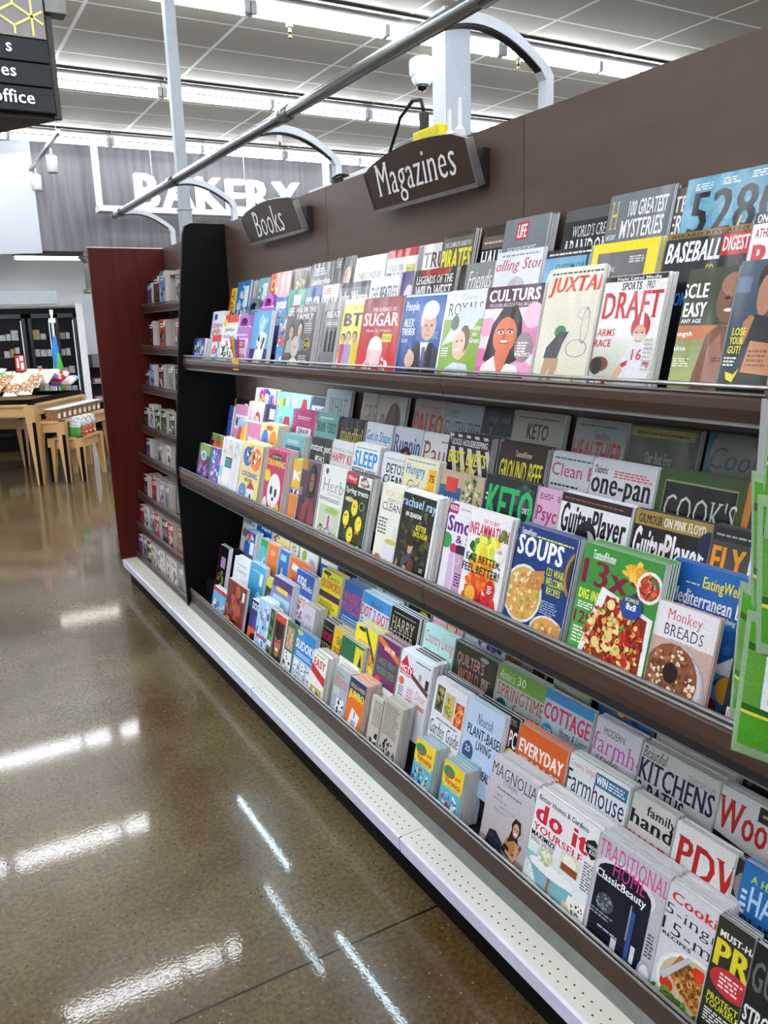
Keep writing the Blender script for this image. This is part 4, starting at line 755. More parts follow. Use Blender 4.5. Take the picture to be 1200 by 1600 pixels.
2.0459 0.1857 0.1857 0 2 1 0.272 6 5 0 m|dark lifestyle magazine with a woman sitting on rocks with a dog|r 0 0 1 1 f4f4f2;r 0 0 .95 .97 2a2c1e;f .5 .5 .42 .45 80 .06 3c3a24,4c4a30,1c1e14,5a5236;t rachael_ray .0 .80 .97 .93 a8d0f0 b;t IN_SEASON .15 .72 .6 .77 fff k;t BETTER .5 .6 .8 .66 e8e030 k;t DAYS_AHEAD .46 .53 .86 .59 e8e030 k;p 4a5058 .2 .12 .26 .3 .38 .36 .5 .3 .52 .1;p 18181a .3 .02 .34 .2 .5 .3 .62 .28 .66 .04;e .42 .42 .09 .09 c8a088;e .42 .47 .1 .06 3a2418;e .33 .38 .04 .1 3a2418;e .5 .18 .09 .12 6a3a22;e .35 .16 .05 .03 d0a890;e .84 .2 .1 .07 111;l .78 .18 .9 .23 3 ccc;p b8925a 0 .05 .1 .24 .14 .2 .12 .04
1.8035 0.0980 0.2050 0 2 1 0.272 3 6 0 m|smoothie magazine with a purple drink in a jar tied with string|r 0 0 1 1 eceaf0;r .0 .9 .2 1 b82a78;t FOOD .02 .93 .18 .98 fff b;l .25 .95 .95 .97 1 888;t Smoothies .02 .72 1.3 .88 6a2888 k;t &_SUPER .25 .62 1.1 .7 6a2888 b;e .05 .62 .12 .08 3a9a50;e .4 .56 .18 .05 3a2438;e .22 .56 .07 .05 c82a60;r .16 .08 .62 .52 c8a0c8;r .16 .08 .3 .52 d8b8dc;p e8dce8 .26 .5 .3 .3 .28 .12 .31 .12 .33 .3 .3 .5;o .34 .46 .08 .04 f0e8f0 .01;l .36 .2 .66 .34 5 5a3060;r .04 0 .5 .06 f4f4f4;l .06 .0 .46 .05 2 333
1.7027 0.1677 0.1677 0 2 1 0.272 4 4 0 m|white nutrition magazine titled INFLAMMATION with a rainbow of fruit and vegetables|r 0 0 1 1 f2eef0;t EAT_TO_BEAT .35 .89 .72 .93 c82040 b;t INFLAMMATION .02 .76 .98 .88 d02858 k;f .45 .6 .35 .16 40 .08 3a7a2a,6aa03a,a8c040,2c5c24;f .6 .64 .26 .13 26 .1 e8dc30,c8d83a,f0e860;f .5 .42 .34 .14 30 .1 f0a020,e8c030,e88a18;f .45 .22 .34 .16 34 .11 e86820,f09030,e05018;f .62 .14 .3 .14 34 .08 c82028,e03a2a,a81820;e .3 .2 .13 .08 f0b030;o .3 .2 .1 .06 f4d070 .012;t EAT_BETTER, .06 .5 .92 .58 1c1a1a b;t FEEL_BETTER! .0 .40 .92 .48 1c1a1a b;e .84 .64 .11 .07 f4f4f0;t 160 .78 .65 .9 .69 d03040 b;e .76 .3 .12 .09 c82828;l .7 .26 .82 .34 4 fff;f .88 .8 .1 .06 20 .04 6a8a3a,4a6a2a
1.5079 0.2040 0.2040 0 2 1 0.272 6 4 0 m|dark blue magazine titled SOUPS with a bowl of creamy soup and crackers|r 0 0 1 1 1c3c7c;f .5 .5 .5 .5 70 .02 2c5094,16306a;t TasteofHome .05 .915 .32 .97 e8eef4 S;l .34 .91 .95 .94 1 d8dc60;t SOUPS .03 .73 .82 .91 f6f8fa k;t 123_WARM .6 .63 .93 .7 d8e030 b;t &_WELCOMING .56 .55 .95 .62 d8e030 b;t RECIPES .65 .48 .88 .54 d8e030 b;l .6 .3 .88 .42 6 9ab0d0;e .26 .4 .34 .26 e8e6e0;e .26 .4 .31 .235 d8a850;f .26 .4 .28 .21 110 .03 e8c878,f0dca0,d87a40,c8b060,8aa84a,f4e8c8,e09860;p c8884a .3 .46 .36 .62 .58 .66 .56 .48;f .44 .56 .08 .06 24 .02 b87838,d8a060;e .78 .14 .3 .16 e6e4dc;e .78 .14 .27 .14 d89850;f .78 .12 .24 .12 50 .03 e8c878,c86a38,f0dca0,8aa04a;p c88c48 .82 .0 .86 .22 .98 .28 1 .1;e 1.05 .7 .16 .2 b07a3a;e 1.05 .7 .12 .16 2c3838;r .24 .04 .64 .13 f4f4f4;l .27 .05 .6 .12 4 999;r .25 .04 .35 .06 a83028
1.2744 0.2204 0.2204 0 2 1 0.275 7 5 -0.006 m|large green cookbook magazine titled 13x9 with a baking dish of nachos|r 0 0 1 1 3c8c3a;t TasteofHome .12 .89 .42 .96 f0f4ee S;t 13x9 .02 .68 .84 .88 7a1a30 S;f .72 .87 .16 .06 24 .05 e8b830,f0c850,d89a20;e .87 .8 .15 .12 eceae8;e .87 .8 .12 .095 b83020;f .87 .8 .11 .085 50 .025 d84a2a,f06a3a,8a2418,e8c8a0,4a7a3a;r 0 .0 .3 .64 4a9a44;t DIG_IN! .03 .56 .3 .64 e8e848 k;l .04 .48 .26 .54 3 f0f0e0;t 129 .02 .36 .26 .46 7a1a30 S;l .04 .2 .24 .34 5 e8f0d8;p f0efec .32 .7 .98 .58 .98 .0 .1 .0;p 8a2c18 .4 .65 .92 .56 .93 .02 .16 .02;f .56 .32 .36 .32 380 .026 b83820,d8582a,e8a850,f0d080,7a2014,c84828,9a301c;f .56 .34 .3 .28 26 .045 f0d890,e8c878;f .56 .34 .32 .28 16 .035 c81c20;f .56 .34 .3 .28 26 .022 a0b04a,6a8a2c;e .72 .62 .13 .09 24489a;t 8x8 .66 .6 .78 .65 f4f4f4 k;t BONUS .64 .66 .8 .69 e8e040 b
1.0839 0.1788 0.1788 0 2 1 0.272 6 4 0.055 m|blue healthy eating magazine about the Mediterranean diet behind the bread digest|r 0 0 1 1 2464b0;f .5 .4 .5 .4 50 .08 1c549c,3478c0,5a9ad8;t EatingWell .42 .82 .9 .93 f0dc30 b;l .2 .85 .38 .87 1 ddd;t Mediterranean_Diet .03 .70 1.12 .81 f4f6f8 S;t A_Delicious_Path .14 .64 .62 .69 f4f6f8 b;t to_Lifelong_Health .62 .64 1.1 .69 f4f6f8 b;l .04 .52 .36 .6 2 e8f0f8;l .45 .52 .7 .6 2 e8f0f8;p f0f4f6 .4 .3 .6 .44 .8 .36 1 .46 1 .3;e .95 .2 .12 .1 e8a838;e .8 .02 .1 .1 8a2430
1.0571 0.1425 0.1425 0 2 1 0.205 6 2 -0.004 d|small digest titled Monkey BREADS with a glazed ring cake|r 0 0 1 1 c8a89c;r 0 .66 1 1 e6e2e8;t Monkey .2 .82 .76 .95 c8404c s;t BREADS .18 .70 .82 .81 34343a s;l .3 .66 .7 .675 1 888;e .45 .28 .48 .36 c8c8d8;o .55 .26 .44 .34 9a98b0 .02;e .42 .32 .44 .32 8a5534;f .42 .32 .38 .28 70 .05 6a3a20,a86c44,7a4428;f .42 .32 .4 .29 50 .03 f0dcc8,e8ccb0;e .42 .36 .12 .1 24140c
0.8896 0.1189 0.2050 0 2 1 0.16 1 6 0.02 m|black back cover of a magazine with a white barcode at the bottom|r 0 0 1 1 15181c;b .04 .06 .5 .3
4.0645 0.2263 0.2263 0 2 2 0.16 3 5 0 b|small orange and black spiral craft book with a green top|r 0 0 1 1 c8582a;r 0 .85 1 1 6a8a30;e .45 .3 .25 .2 e8ecf0;e .45 .3 .18 .14 2a5ab0;r 0 0 .12 1 222;r 0 .4 .3 .8 3a2a20;t CAMP .2 .55 .9 .7 e8a040 b
3.8237 0.1139 0.1357 0 2 2 0.17 1 6 0 b|small white activity book with green leaves in the second row|r 0 0 1 1 eceef0;f .5 .4 .4 .35 30 .08 6a8a7a,3a5a50,aac0b0;t Art .2 .7 .8 .85 555 s
3.7079 0.2953 0.2953 0 2 2 0.262 3 8 0 b|rainbow mermaid and pink pony coloring book|r 0 0 1 1 a0b8e8;r .45 0 1 1 e88ab8;e .15 .5 .14 .4 c8242c;e .34 .62 .14 .35 f0a030;e .4 .7 .06 .26 f0e040;t PINK .55 .5 .95 .75 fff k;f .3 .2 .25 .15 20 .08 fff,e0508a,7a4ad0
3.4012 0.1963 0.1963 0 2 2 0.272 11 4 0 b|thick stack of yellow coloring books with blue and orange creatures, second row|r 0 0 1 1 f4e6a0;e .28 .6 .24 .3 3a7ad8;e .75 .6 .26 .3 f0902a;f .28 .66 .1 .1 6 .05 fff,222;f .75 .62 .1 .1 6 .05 fff,222;e .5 .93 .2 .04 e06820
3.1419 0.1925 0.1925 0 2 2 0.25 5 6 0 b|teal boxed drawing set with a white and blue label|r 0 0 1 1 7abcc0;r .15 .6 .9 .82 3a6a8a;r .2 .66 .85 .76 f0ecf4;r .3 .69 .75 .73 7a3a6a;l .2 .86 .8 .92 2 e0f0f0
2.8752 0.1734 0.1734 0 2 2 0.26 3 4 0 m|charcoal cooking magazine about instant meals with a white oval|r 0 0 1 1 34322e;t instant_pot .02 .78 .98 .92 f0f0ea b;t MEALS .3 .66 .75 .75 f0f0ea b;f .3 .34 .26 .12 34 .06 c84a30,e8b080,8a9a3a,e8e0d0;e .75 .36 .2 .2 f0f0ec;t 83 .66 .36 .84 .46 c83a30 b
2.6900 0.1616 0.2050 0 2 2 0.272 2 4 0 m|white parenting magazine titled HAPPY KIDS in red|r 0 0 1 1 e8ecec;t THE_SCIENCE_OF_RAISING .06 .85 .95 .89 555 n;t HAPPY_KIDS .04 .70 .98 .83 c83840 k;e .16 .54 .16 .1 4a9ad0;l .06 .5 .26 .58 3 fff;h .5 .44 .12 e0b898 d8b070 fff;o .8 .45 .12 .2 555 .02
2.5246 0.1776 0.1776 0 2 2 0.275 5 5 0 m|white magazine titled SLEEP BETTER NOW in blue and black|r 0 0 1 1 eef2f4;l .1 .94 .9 .97 1 999;t SLEEP .06 .72 .95 .92 2a90d8 k;t BETTER_NOW .04 .61 .95 .70 1c1e20 b;e .25 .44 .3 .12 e8c4b8;e .7 .42 .25 .12 d8a890;e .65 .5 .2 .06 8a5a40
2.3148 0.1338 0.1900 0 2 2 0.268 3 5 0 m|white magazine titled DETOX and CLEANSE|r 0 0 1 1 e8eaee;l .1 .92 .8 .95 1 aaa;t DETOX_& .16 .76 .96 .88 1c1c1e b;t CLEANSE .1 .62 1.0 .74 1c1c1e b;l .15 .5 .9 .57 2 444;e .85 .82 .06 .05 d03048;f .3 .3 .3 .15 40 .05 a8c090,e0d0a0,d88a60
2.1745 0.1885 0.1885 0 2 2 0.272 5 4 0 m|yellow food magazine with blue title letters and a spiralised orange pasta bowl|g 0 0 1 1 e8e8d0 e8e070;l .05 .95 .9 .97 1 777;t Hungry .06 .76 .64 .92 4a8ac0 b;t Girl .14 .60 .52 .74 7a4a78 c;r .74 .62 .96 .9 e8b020;t 75 .78 .76 .92 .84 6a4a10 k;f .72 .5 .24 .18 60 .05 e8582a,f08a4a,d8401c,f4b080;e .3 .44 .2 .08 d8e050;l .05 .42 .5 .5 2 555
1.9673 0.2030 0.2030 0 2 2 0.255 3 4 0 m|recipe magazine titled SLOW and EASY on a blue square with salad leaves|r 0 0 1 1 c0a890;f .74 .6 .26 .4 130 .035 3c5c2c,5a7a3a,7a9a50,e0dcc0,2c4a20;r 0 .28 .52 .84 2a6090;r .14 .78 .42 .94 d84438;t SLOW& .04 .56 .5 .72 f4f6f6 b;t EASY .04 .38 .36 .54 f4f6f6 b;e .74 .34 .2 .12 d85a38;l .62 .28 .86 .38 3 f4f0ec
1.7549 0.2086 0.2086 0 2 2 0.272 4 4 0 m|black magazine titled KETO diet in huge green letters|r 0 0 1 1 262a2c;f .8 .85 .2 .12 16 .06 3a4446,4a5658;t KETO .08 .56 .98 .92 2cb464 k;t DIET .80 .71 .92 .76 e8f0ea b;l .04 .74 .08 .84 2 ccc;t 82_ALL-NEW_RECIPES .08 .42 .92 .51 f0f2f2 b;f .4 .3 .3 .12 60 .04 a83a28,d8b890,6a8a4a
1.5403 0.0818 0.2050 0 2 2 0.268 3 4 0 m|pink psychology magazine half hidden by the white music one|r 0 0 1 1 d8a8c8;l .04 .9 .28 .96 3 6a4a60;l .35 .9 .6 .96 3 6a4a60;l .7 .9 .92 .96 3 6a4a60;t Psychology .02 .66 .98 .84 a0386c b;e .6 .42 .22 .12 e8c838
1.4550 0.2217 0.2217 0 2 2 0.272 5 4 0 m|white guitar magazine with a black and white portrait of a young man|r 0 0 1 1 e8e8ec;r 0 .92 1 1 2a2422;l .05 .945 .9 .97 1 a04a40;t Guitar .04 .66 .49 .92 1a1a1c k;t Player .50 .62 .97 .90 1a1a1c k;e .44 .64 .16 .16 1e1c1c;e .47 .58 .13 .14 b8b4b0;e .4 .6 .09 .15 1e1c1c;p 222 .2 .2 .3 .42 .5 .44 .66 .36 .7 .2;e .5 .6 .02 .01 222;e .1 .5 .1 .07 c8362c;t The .62 .46 .74 .54 c03028 S;t Last .6 .34 .86 .44 c03028 S
1.2187 0.1955 0.1955 0 2 2 0.272 5 4 0 m|black and dark red guitar magazine with a gold top band|r 0 0 1 1 1c1418;r .25 0 1 .66 7c1c20;r 0 .88 1 1 9a8040;t GILMOUR .05 .90 .38 .97 221c10 S;t ON_PINK_FLOYD .4 .90 .93 .97 f0ece0 S;t Guitar .03 .58 .45 .87 ece8ec k;t Player .45 .54 .97 .85 ece8ec k;r .42 .2 .425 .8 c07a40;r .47 .2 .475 .8 c07a40;r .52 .2 .525 .8 c07a40;o .2 .46 .14 .1 d8c8c8 .01;t VINYL .1 .43 .3 .5 e0d8d8 b;t 25 .72 .38 .86 .48 e8e4e4 b;e 1.0 .84 .14 .1 1c2040
1.0210 0.1651 0.2150 0 2 2 0.275 4 4 0 m|fly fishing magazine with orange FLY lettering on a brown blurred cover|g 0 0 1 1 3a3a40 6c6458;r 0 .9 1 1 26262c;l .04 .93 .9 .955 1 aaa;t FLY .03 .66 .38 .86 e8961c k;t FISHING .42 .66 1.1 .86 eeeef2 k;t THE .4 .6 .52 .64 eee b;e .25 .4 .3 .24 a89c84;e .3 .36 .16 .1 c8c0a8;e .7 .3 .4 .2 3a302a
4.0408 0.0767 0.0767 0 2 3 0.22 1 6 0 b|thin blue spiral bound book at the dark end of the third row|r 0 0 1 1 2a4a98;r 0 0 .2 1 111;f .5 .5 .4 .4 10 .1 5a7ac8,8a3a60
3.9421 0.1797 0.1797 0 2 3 0.235 2 6 0 b|pink book with a row of dark oval windows|r 0 0 1 1 d890b0;r .1 .5 1 .8 e8e0e8;e .25 .65 .08 .1 334;e .45 .65 .08 .1 334;e .65 .65 .08 .1 334;e .85 .65 .08 .1 334;f .5 .25 .4 .2 30 .08 f0d040,7aa83a,3a5ac0
3.7558 0.1818 0.1818 0 2 3 0.262 2 6 0 b|pale pink princess storybook with a red haired girl|r 0 0 1 1 f0d8e0;h .65 .62 .2 f0c8a8 b8402a 8ab0e0;r .1 .1 .5 .3 e8a0b8;f .3 .75 .2 .15 14 .06 f8f0f4,e8b0c8
3.5582 0.1301 0.1301 0 2 3 0.262 2 6 0 b|dark purple puzzle book in the third row|r 0 0 1 1 4a3060;r .1 .55 .9 .7 7a5aa0;r .5 .75 .95 .93 e0d8e8;f .5 .3 .4 .15 20 .08 e8c040,c8508a,5ab0d0
3.4058 0.1763 0.1763 0 2 3 0.262 3 6 0 b|sky blue storybook with a white puppy shape in a red helmet, third row|r 0 0 1 1 8ad0e8;e .6 .4 .3 .28 f2f2f2;p c8302a .35 .55 .95 .58 .8 .85 .5 .85;e .5 .42 .05 .06 222;e .72 .42 .05 .06 222;f .2 .7 .14 .2 16 .08 5ab0c8,d0eef8
3.2104 0.2037 0.2037 0 2 3 0.265 3 6 0 b|magenta drawing set box with white and blue wording|r 0 0 1 1 b8386c;r .15 .6 .85 .72 f0e8f0;r .1 .44 .9 .54 3a6ad0;e .6 .25 .3 .1 e8a040;t DRAW .25 .62 .75 .7 333 b;l .15 .84 .85 .9 2 f0c0d8
2.9827 0.1713 0.1713 0 2 3 0.265 3 4 0 m|teal health magazine titled BRAIN FOOD with a plate of salad|r 0 0 1 1 6aaca4;l .1 .92 .8 .96 1 e0f0ec;t BRAIN_FOOD .02 .72 .96 .88 1c3038 b;e .65 .36 .4 .26 eceee8;f .65 .36 .32 .2 50 .06 6a9a3a,c85a30,e8d080,f0b0a0,3a6a2a;e .1 .4 .15 .1 c87a30
2.7995 0.2146 0.2146 0 2 3 0.262 3 4 0 m|black magazine with a lowercase yellow serif title and the word Freedom below|r 0 0 1 1 1c1a16;t mindful .12 .68 .95 .88 d8c83a s;t Freedom .35 .44 .78 .58 e8e6e0 s;r .9 .6 .95 .66 bbb
2.5753 0.1771 0.1771 0 2 3 0.262 2 4 0 m|white fitness magazine titled Get in Shape in blue with a blond woman|r 0 0 1 1 dfe6ee;t Get_in_Shape .04 .72 .97 .90 2a86c8 b;h .42 .5 .15 e0b090 d8b880 f0d0d8;t 2021 .58 .56 .93 .66 2a2c30 b;l .02 .5 .26 .66 3 c8305a;e .72 .4 .14 .08 d02868
2.3777 0.1770 0.1770 0 2 3 0.265 2 4 0 m|running magazine with a smiling woman before blue mountains|g 0 0 1 1 c8d0dc 8a9cb4;t Runnin .04 .68 .96 .90 2a4070 b;p 6a88a8 0 .4 .25 .5 .5 .42 .75 .52 1 .44 1 .2 0 .2;h .5 .58 .18 a8704c 2a1c18 c8d4dc;e .9 .5 .1 .07 2a8aa0
2.1960 0.1412 0.2050 0 2 3 0.262 3 4 0 m|white cooking magazine with a red first name title in serif letters|r 0 0 1 1 d8dcdc;l .5 .9 .9 .94 1 a05a60;t Paula .02 .62 .96 .90 a02a3c s;e .14 .5 .14 .1 2a7a80;t 56 .05 .46 .22 .54 f0f0f0 b;r .35 .42 .96 .6 c8ccc8;l .4 .44 .9 .56 3 777
2.0494 0.2108 0.2108 0 2 3 0.275 7 5 -0.004 m|zebra patterned diet magazine titled BEST DIETS for EASY WEIGHT LOSS in yellow|r 0 0 1 1 2a2628;p ddd6d4 0 1 .1 1 .6 0 .5 0;p ddd6d4 .2 1 .3 1 .8 0 .7 0;p ddd6d4 .4 1 .5 1 1 0 .9 0;p ddd6d4 .6 1 .7 1 1 .4 1 .25;p ddd6d4 0 .7 0 .55 .3 0 .4 0;p ddd6d4 .8 1 .9 1 1 .8 1 .65;r .05 .86 .95 .97 2a2628;t GOOD_HOUSEKEEPING .08 .88 .92 .95 ece8ea b;t BEST_DIETS .06 .68 .94 .82 e8e030 k;t for .3 .6 .4 .66 d8d030 i;t EASY .44 .56 .76 .66 e8e030 k;t WEIGHT_LOSS .04 .36 .9 .48 e8e030 k
1.8020 0.1977 0.1977 0 2 3 0.272 6 5 0 m|dark brown beef cookbook magazine with yellow GROUND BEEF lettering|r 0 0 1 1 34241e;t TasteofHome .35 .88 .7 .94 c8b8a8 S;t GROUND_BEEF .05 .62 .95 .84 e0dc30 b;t 131 .04 .44 .2 .56 e0d8c8 b;l .04 .6 .2 .64 1 a89888;e .45 .44 .2 .1 d8a870;e .82 .42 .18 .12 e0c0a8;f .6 .4 .36 .08 30 .04 b87040,f0d8b0,8a4a28
1.5847 0.1424 0.2150 0 2 3 0.272 4 4 0 m|food magazine with a magenta title and a loaded taco|r 0 0 1 1 c4c8cc;l .04 .93 .9 .96 1 2a6a98;t Clean_Eating .02 .74 1.16 .90 b02c60 n;l .04 .68 .5 .71 1 222;t living_in .04 .52 .36 .64 1c1c1e c;f .62 .52 .3 .16 80 .05 c8582a,e8a850,f0e8d8,7a9a3a,b83a28;e .5 .38 .4 .08 d8a048
1.4371 0.1990 0.1990 0 2 3 0.272 5 4 -0.003 m|white magazine titled one-pan dinners with a black skillet|r 0 0 1 1 d8d8e0;t Diabetic .04 .88 .26 .95 222 S;l .36 .86 .95 .93 3 d8604c;t one-pan .02 .64 .96 .84 141416 S;t dinners .56 .54 .95 .64 1c1c1e S;e .3 .3 .42 .32 1e1c1c;f .32 .32 .32 .22 110 .04 c8582a,e8d0a8,b83020,6a8a3a,f0e4c8,d87a3a;t 87 .72 .4 .9 .5 d84438 S;t CARB-SMART .7 .32 1.1 .38 d84438 b
1.2343 0.2202 0.2202 0 2 3 0.275 5 4 0 m|olive framed black cookery magazine with silver serif capitals and kiwi slices|r 0 0 1 1 3c5220;r .08 0 .92 .92 8a9a60;r .09 0 .91 .905 14160f;t COOK'S .12 .58 .94 .82 c8ccc4 s;t ILLUSTRATED .34 .52 .82 .56 9a9e96 s;l .12 .36 .34 .46 3 8a8e86;e .5 .32 .14 .12 4a6a28;e .5 .32 .06 .05 b8c890;e .74 .34 .15 .13 4c6c28;e .74 .34 .06 .05 c8d0a0
1.0126 0.1558 0.1558 0 2 3 0.275 4 4 0 m|orange recipe magazine at the near end of the third row|g 0 0 1 1 d07828 c88a20;t Easy .1 .58 .9 .85 34241a k;t PLANT .08 .42 .6 .52 34241a b;t EASY .04 .28 .5 .38 34241a b
4.1299 0.2064 0.2064 0 2 4 0.17 2 6 0 b|small black and teal book in the dark corner of the back row|r 0 0 1 1 1a1e20;r .2 .4 .7 .7 2a8a7a;r .7 .5 .95 .9 dcdcdc;r 0 0 .1 1 b87a30
3.8540 0.2623 0.2623 0 2 4 0.24 3 6 0 b|brightly coloured cartoon storybooks at the lit end of the back row|r 0 0 1 1 e8d8ec;f .5 .5 .5 .5 90 .1 e8b030,c83a8a,3a5ac8,f0f0f0,8a4ad0,e0502a,3aa0c8
3.5513 0.1330 0.1330 0 2 4 0.235 2 6 0 b|green dinosaur storybook under the shelf light|r 0 0 1 1 8ad8a0;e .5 .6 .35 .3 2aa04a;e .2 .75 .2 .15 e8e040;r .6 .5 .9 .95 e0f0e4
3.4041 0.1971 0.1971 0 2 4 0.235 2 6 0 b|sky blue storybook with a white puppy shape in a red helmet, back row|r 0 0 1 1 a8dce8;e .66 .4 .28 .3 f4f4f4;p c83a30 .45 .58 .95 .6 .8 .92 .6 .92;e .58 .42 .05 .06 222;e .78 .42 .05 .06 222;r .04 .5 .3 .9 c8e8f0
3.1876 0.1207 0.1246 0 2 4 0.235 2 6 0 b|white notebook with dark top and a red owl|r 0 0 1 1 e0e4ec;r 0 .84 1 1 4a505c;f .5 .78 .45 .02 8 .04 334;t Story .3 .6 .8 .7 555 s;e .5 .2 .35 .2 a83430;e .4 .22 .08 .07 eee;e .62 .22 .08 .07 eee
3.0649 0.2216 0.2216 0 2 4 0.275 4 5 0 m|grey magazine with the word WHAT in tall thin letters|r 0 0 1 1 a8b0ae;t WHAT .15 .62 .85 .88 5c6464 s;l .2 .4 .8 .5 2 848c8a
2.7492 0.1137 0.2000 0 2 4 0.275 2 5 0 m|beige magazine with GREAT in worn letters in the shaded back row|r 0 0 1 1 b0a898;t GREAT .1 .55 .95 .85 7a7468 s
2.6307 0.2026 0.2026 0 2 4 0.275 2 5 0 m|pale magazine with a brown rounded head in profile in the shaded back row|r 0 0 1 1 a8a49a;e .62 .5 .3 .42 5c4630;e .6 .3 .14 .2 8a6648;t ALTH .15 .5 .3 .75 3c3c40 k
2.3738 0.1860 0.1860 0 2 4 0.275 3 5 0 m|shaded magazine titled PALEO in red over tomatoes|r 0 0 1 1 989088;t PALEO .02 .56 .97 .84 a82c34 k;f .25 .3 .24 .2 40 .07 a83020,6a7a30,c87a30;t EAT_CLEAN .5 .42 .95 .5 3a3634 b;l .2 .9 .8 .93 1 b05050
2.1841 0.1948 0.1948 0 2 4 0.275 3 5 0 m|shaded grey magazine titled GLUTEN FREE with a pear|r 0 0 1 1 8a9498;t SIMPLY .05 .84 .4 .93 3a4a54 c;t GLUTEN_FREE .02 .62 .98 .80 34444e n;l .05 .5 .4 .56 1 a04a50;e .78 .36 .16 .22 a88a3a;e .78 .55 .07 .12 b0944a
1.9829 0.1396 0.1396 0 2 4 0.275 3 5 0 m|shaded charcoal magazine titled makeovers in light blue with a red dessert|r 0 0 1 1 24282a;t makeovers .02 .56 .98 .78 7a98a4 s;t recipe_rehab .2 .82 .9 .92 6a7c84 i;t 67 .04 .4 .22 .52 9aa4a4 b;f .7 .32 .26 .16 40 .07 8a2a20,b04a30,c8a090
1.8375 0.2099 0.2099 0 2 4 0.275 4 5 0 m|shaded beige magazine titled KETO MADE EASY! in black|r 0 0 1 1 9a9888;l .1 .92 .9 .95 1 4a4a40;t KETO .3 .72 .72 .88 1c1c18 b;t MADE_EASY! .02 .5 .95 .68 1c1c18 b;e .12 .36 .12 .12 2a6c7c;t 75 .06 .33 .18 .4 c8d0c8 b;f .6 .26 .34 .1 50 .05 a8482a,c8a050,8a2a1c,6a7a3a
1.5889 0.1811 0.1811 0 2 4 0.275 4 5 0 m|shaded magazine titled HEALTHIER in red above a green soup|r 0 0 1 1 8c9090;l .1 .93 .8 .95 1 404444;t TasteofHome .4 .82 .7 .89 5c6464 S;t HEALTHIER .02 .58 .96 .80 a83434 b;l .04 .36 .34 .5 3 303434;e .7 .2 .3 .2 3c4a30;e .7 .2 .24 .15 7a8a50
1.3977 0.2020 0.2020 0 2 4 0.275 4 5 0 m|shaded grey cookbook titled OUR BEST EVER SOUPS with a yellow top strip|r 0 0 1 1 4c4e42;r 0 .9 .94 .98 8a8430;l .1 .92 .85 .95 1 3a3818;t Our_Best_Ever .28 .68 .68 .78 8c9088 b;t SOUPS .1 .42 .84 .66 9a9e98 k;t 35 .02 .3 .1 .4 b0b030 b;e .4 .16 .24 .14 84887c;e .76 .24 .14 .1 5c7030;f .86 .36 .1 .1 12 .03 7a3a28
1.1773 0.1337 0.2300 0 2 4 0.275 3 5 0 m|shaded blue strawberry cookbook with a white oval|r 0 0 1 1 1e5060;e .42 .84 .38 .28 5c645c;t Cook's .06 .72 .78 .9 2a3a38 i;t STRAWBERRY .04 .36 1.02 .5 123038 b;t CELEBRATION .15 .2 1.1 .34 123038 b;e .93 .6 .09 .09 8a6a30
3.9409 0.1182 0.1202 0 3 1 0.145 1 14 0 b|light blue childrens book with a red top edge, left one of the front three|r 0 0 1 1 5aa8d8;r 0 .85 1 1 c82a34;f .5 .3 .4 .25 30 .1 e8b890,f0f0f0,3a6ab0
3.8206 0.0672 0.0864 0 3 1 0.145 1 14 0 b|light blue childrens book with a red top edge, middle one of the front three|r 0 0 1 1 5aa8d8;r 0 .85 1 1 c82a34;f .5 .3 .4 .25 30 .1 e8b890,f0f0f0,3a6ab0
3.7515 0.2496 0.2496 0 3 1 0.232 3 4 0 m|rust red horse art book in the bottom front row|g 0 0 1 1 6a1c14 8a3418;p 4a1410 .2 .2 .4 .9 .7 .6 .6 .1;f .5 .5 .4 .4 40 .12 8a2c1a,b04a24,5a140e;e .2 .1 .2 .12 e0a030;r .8 .7 .92 .9 e8e4e0
3.4286 0.0997 0.1808 0 3 1 0.215 2 14 0 b|purple comic book with white title letters and an orange fire background|r 0 0 1 1 2c2870;t DOG .1 .8 .5 .95 f0f0f0 k;t MAN .5 .78 .9 .93 f0f0f0 k;e .55 .52 .3 .18 4a3aa8;r 0 .12 1 .4 e0502a;e .5 .2 .35 .12 222;t the_BOOK .2 .08 .8 .16 f0f0f0 b
3.3269 0.1289 0.1398 0 3 1 0.25 2 14 -0.006 b|pale blue thick childrens book with rounded cartoon shapes|r 0 0 1 1 a8d4f0;f .5 .5 .45 .45 50 .1 e8f4fc,7ab8e0,c8a8d8,3a6aa8;r .1 .3 .8 .36 c84a6a
3.1960 0.0436 0.1000 0 3 1 0.235 2 12 0 b|narrow green and black book beside the framed portrait one|r 0 0 1 1 1c4a2a;f .5 .5 .5 .5 40 .15 2aa04a,111,7ac86a;r 0 .3 1 .4 eee
3.1356 0.1112 0.1112 0 3 1 0.235 2 8 -0.004 b|biography with a childs face in a red and brown frame|r 0 0 1 1 7a3424;r 0 .88 1 1 d84a34;r .12 .1 .88 .86 3a2420;e .5 .48 .28 .26 a86a48;e .5 .68 .3 .14 1c1210;e .4 .5 .05 .02 111;e .6 .5 .05 .02 111;e .5 .36 .12 .03 eee;r .1 .02 .6 .1 e8e8f0
3.0226 0.0857 0.0857 0 3 1 0.235 2 3 0.004 p|green jigsaw and crossword puzzle magazine|r 0 0 1 1 3a7a4a;r .1 .5 .9 .9 b89a78;f .5 .7 .4 .18 40 .08 8a6a4a,d8c0a0;r .05 .04 .95 .46 f2f2f2;f .5 .25 .4 .2 24 .1 222,fff
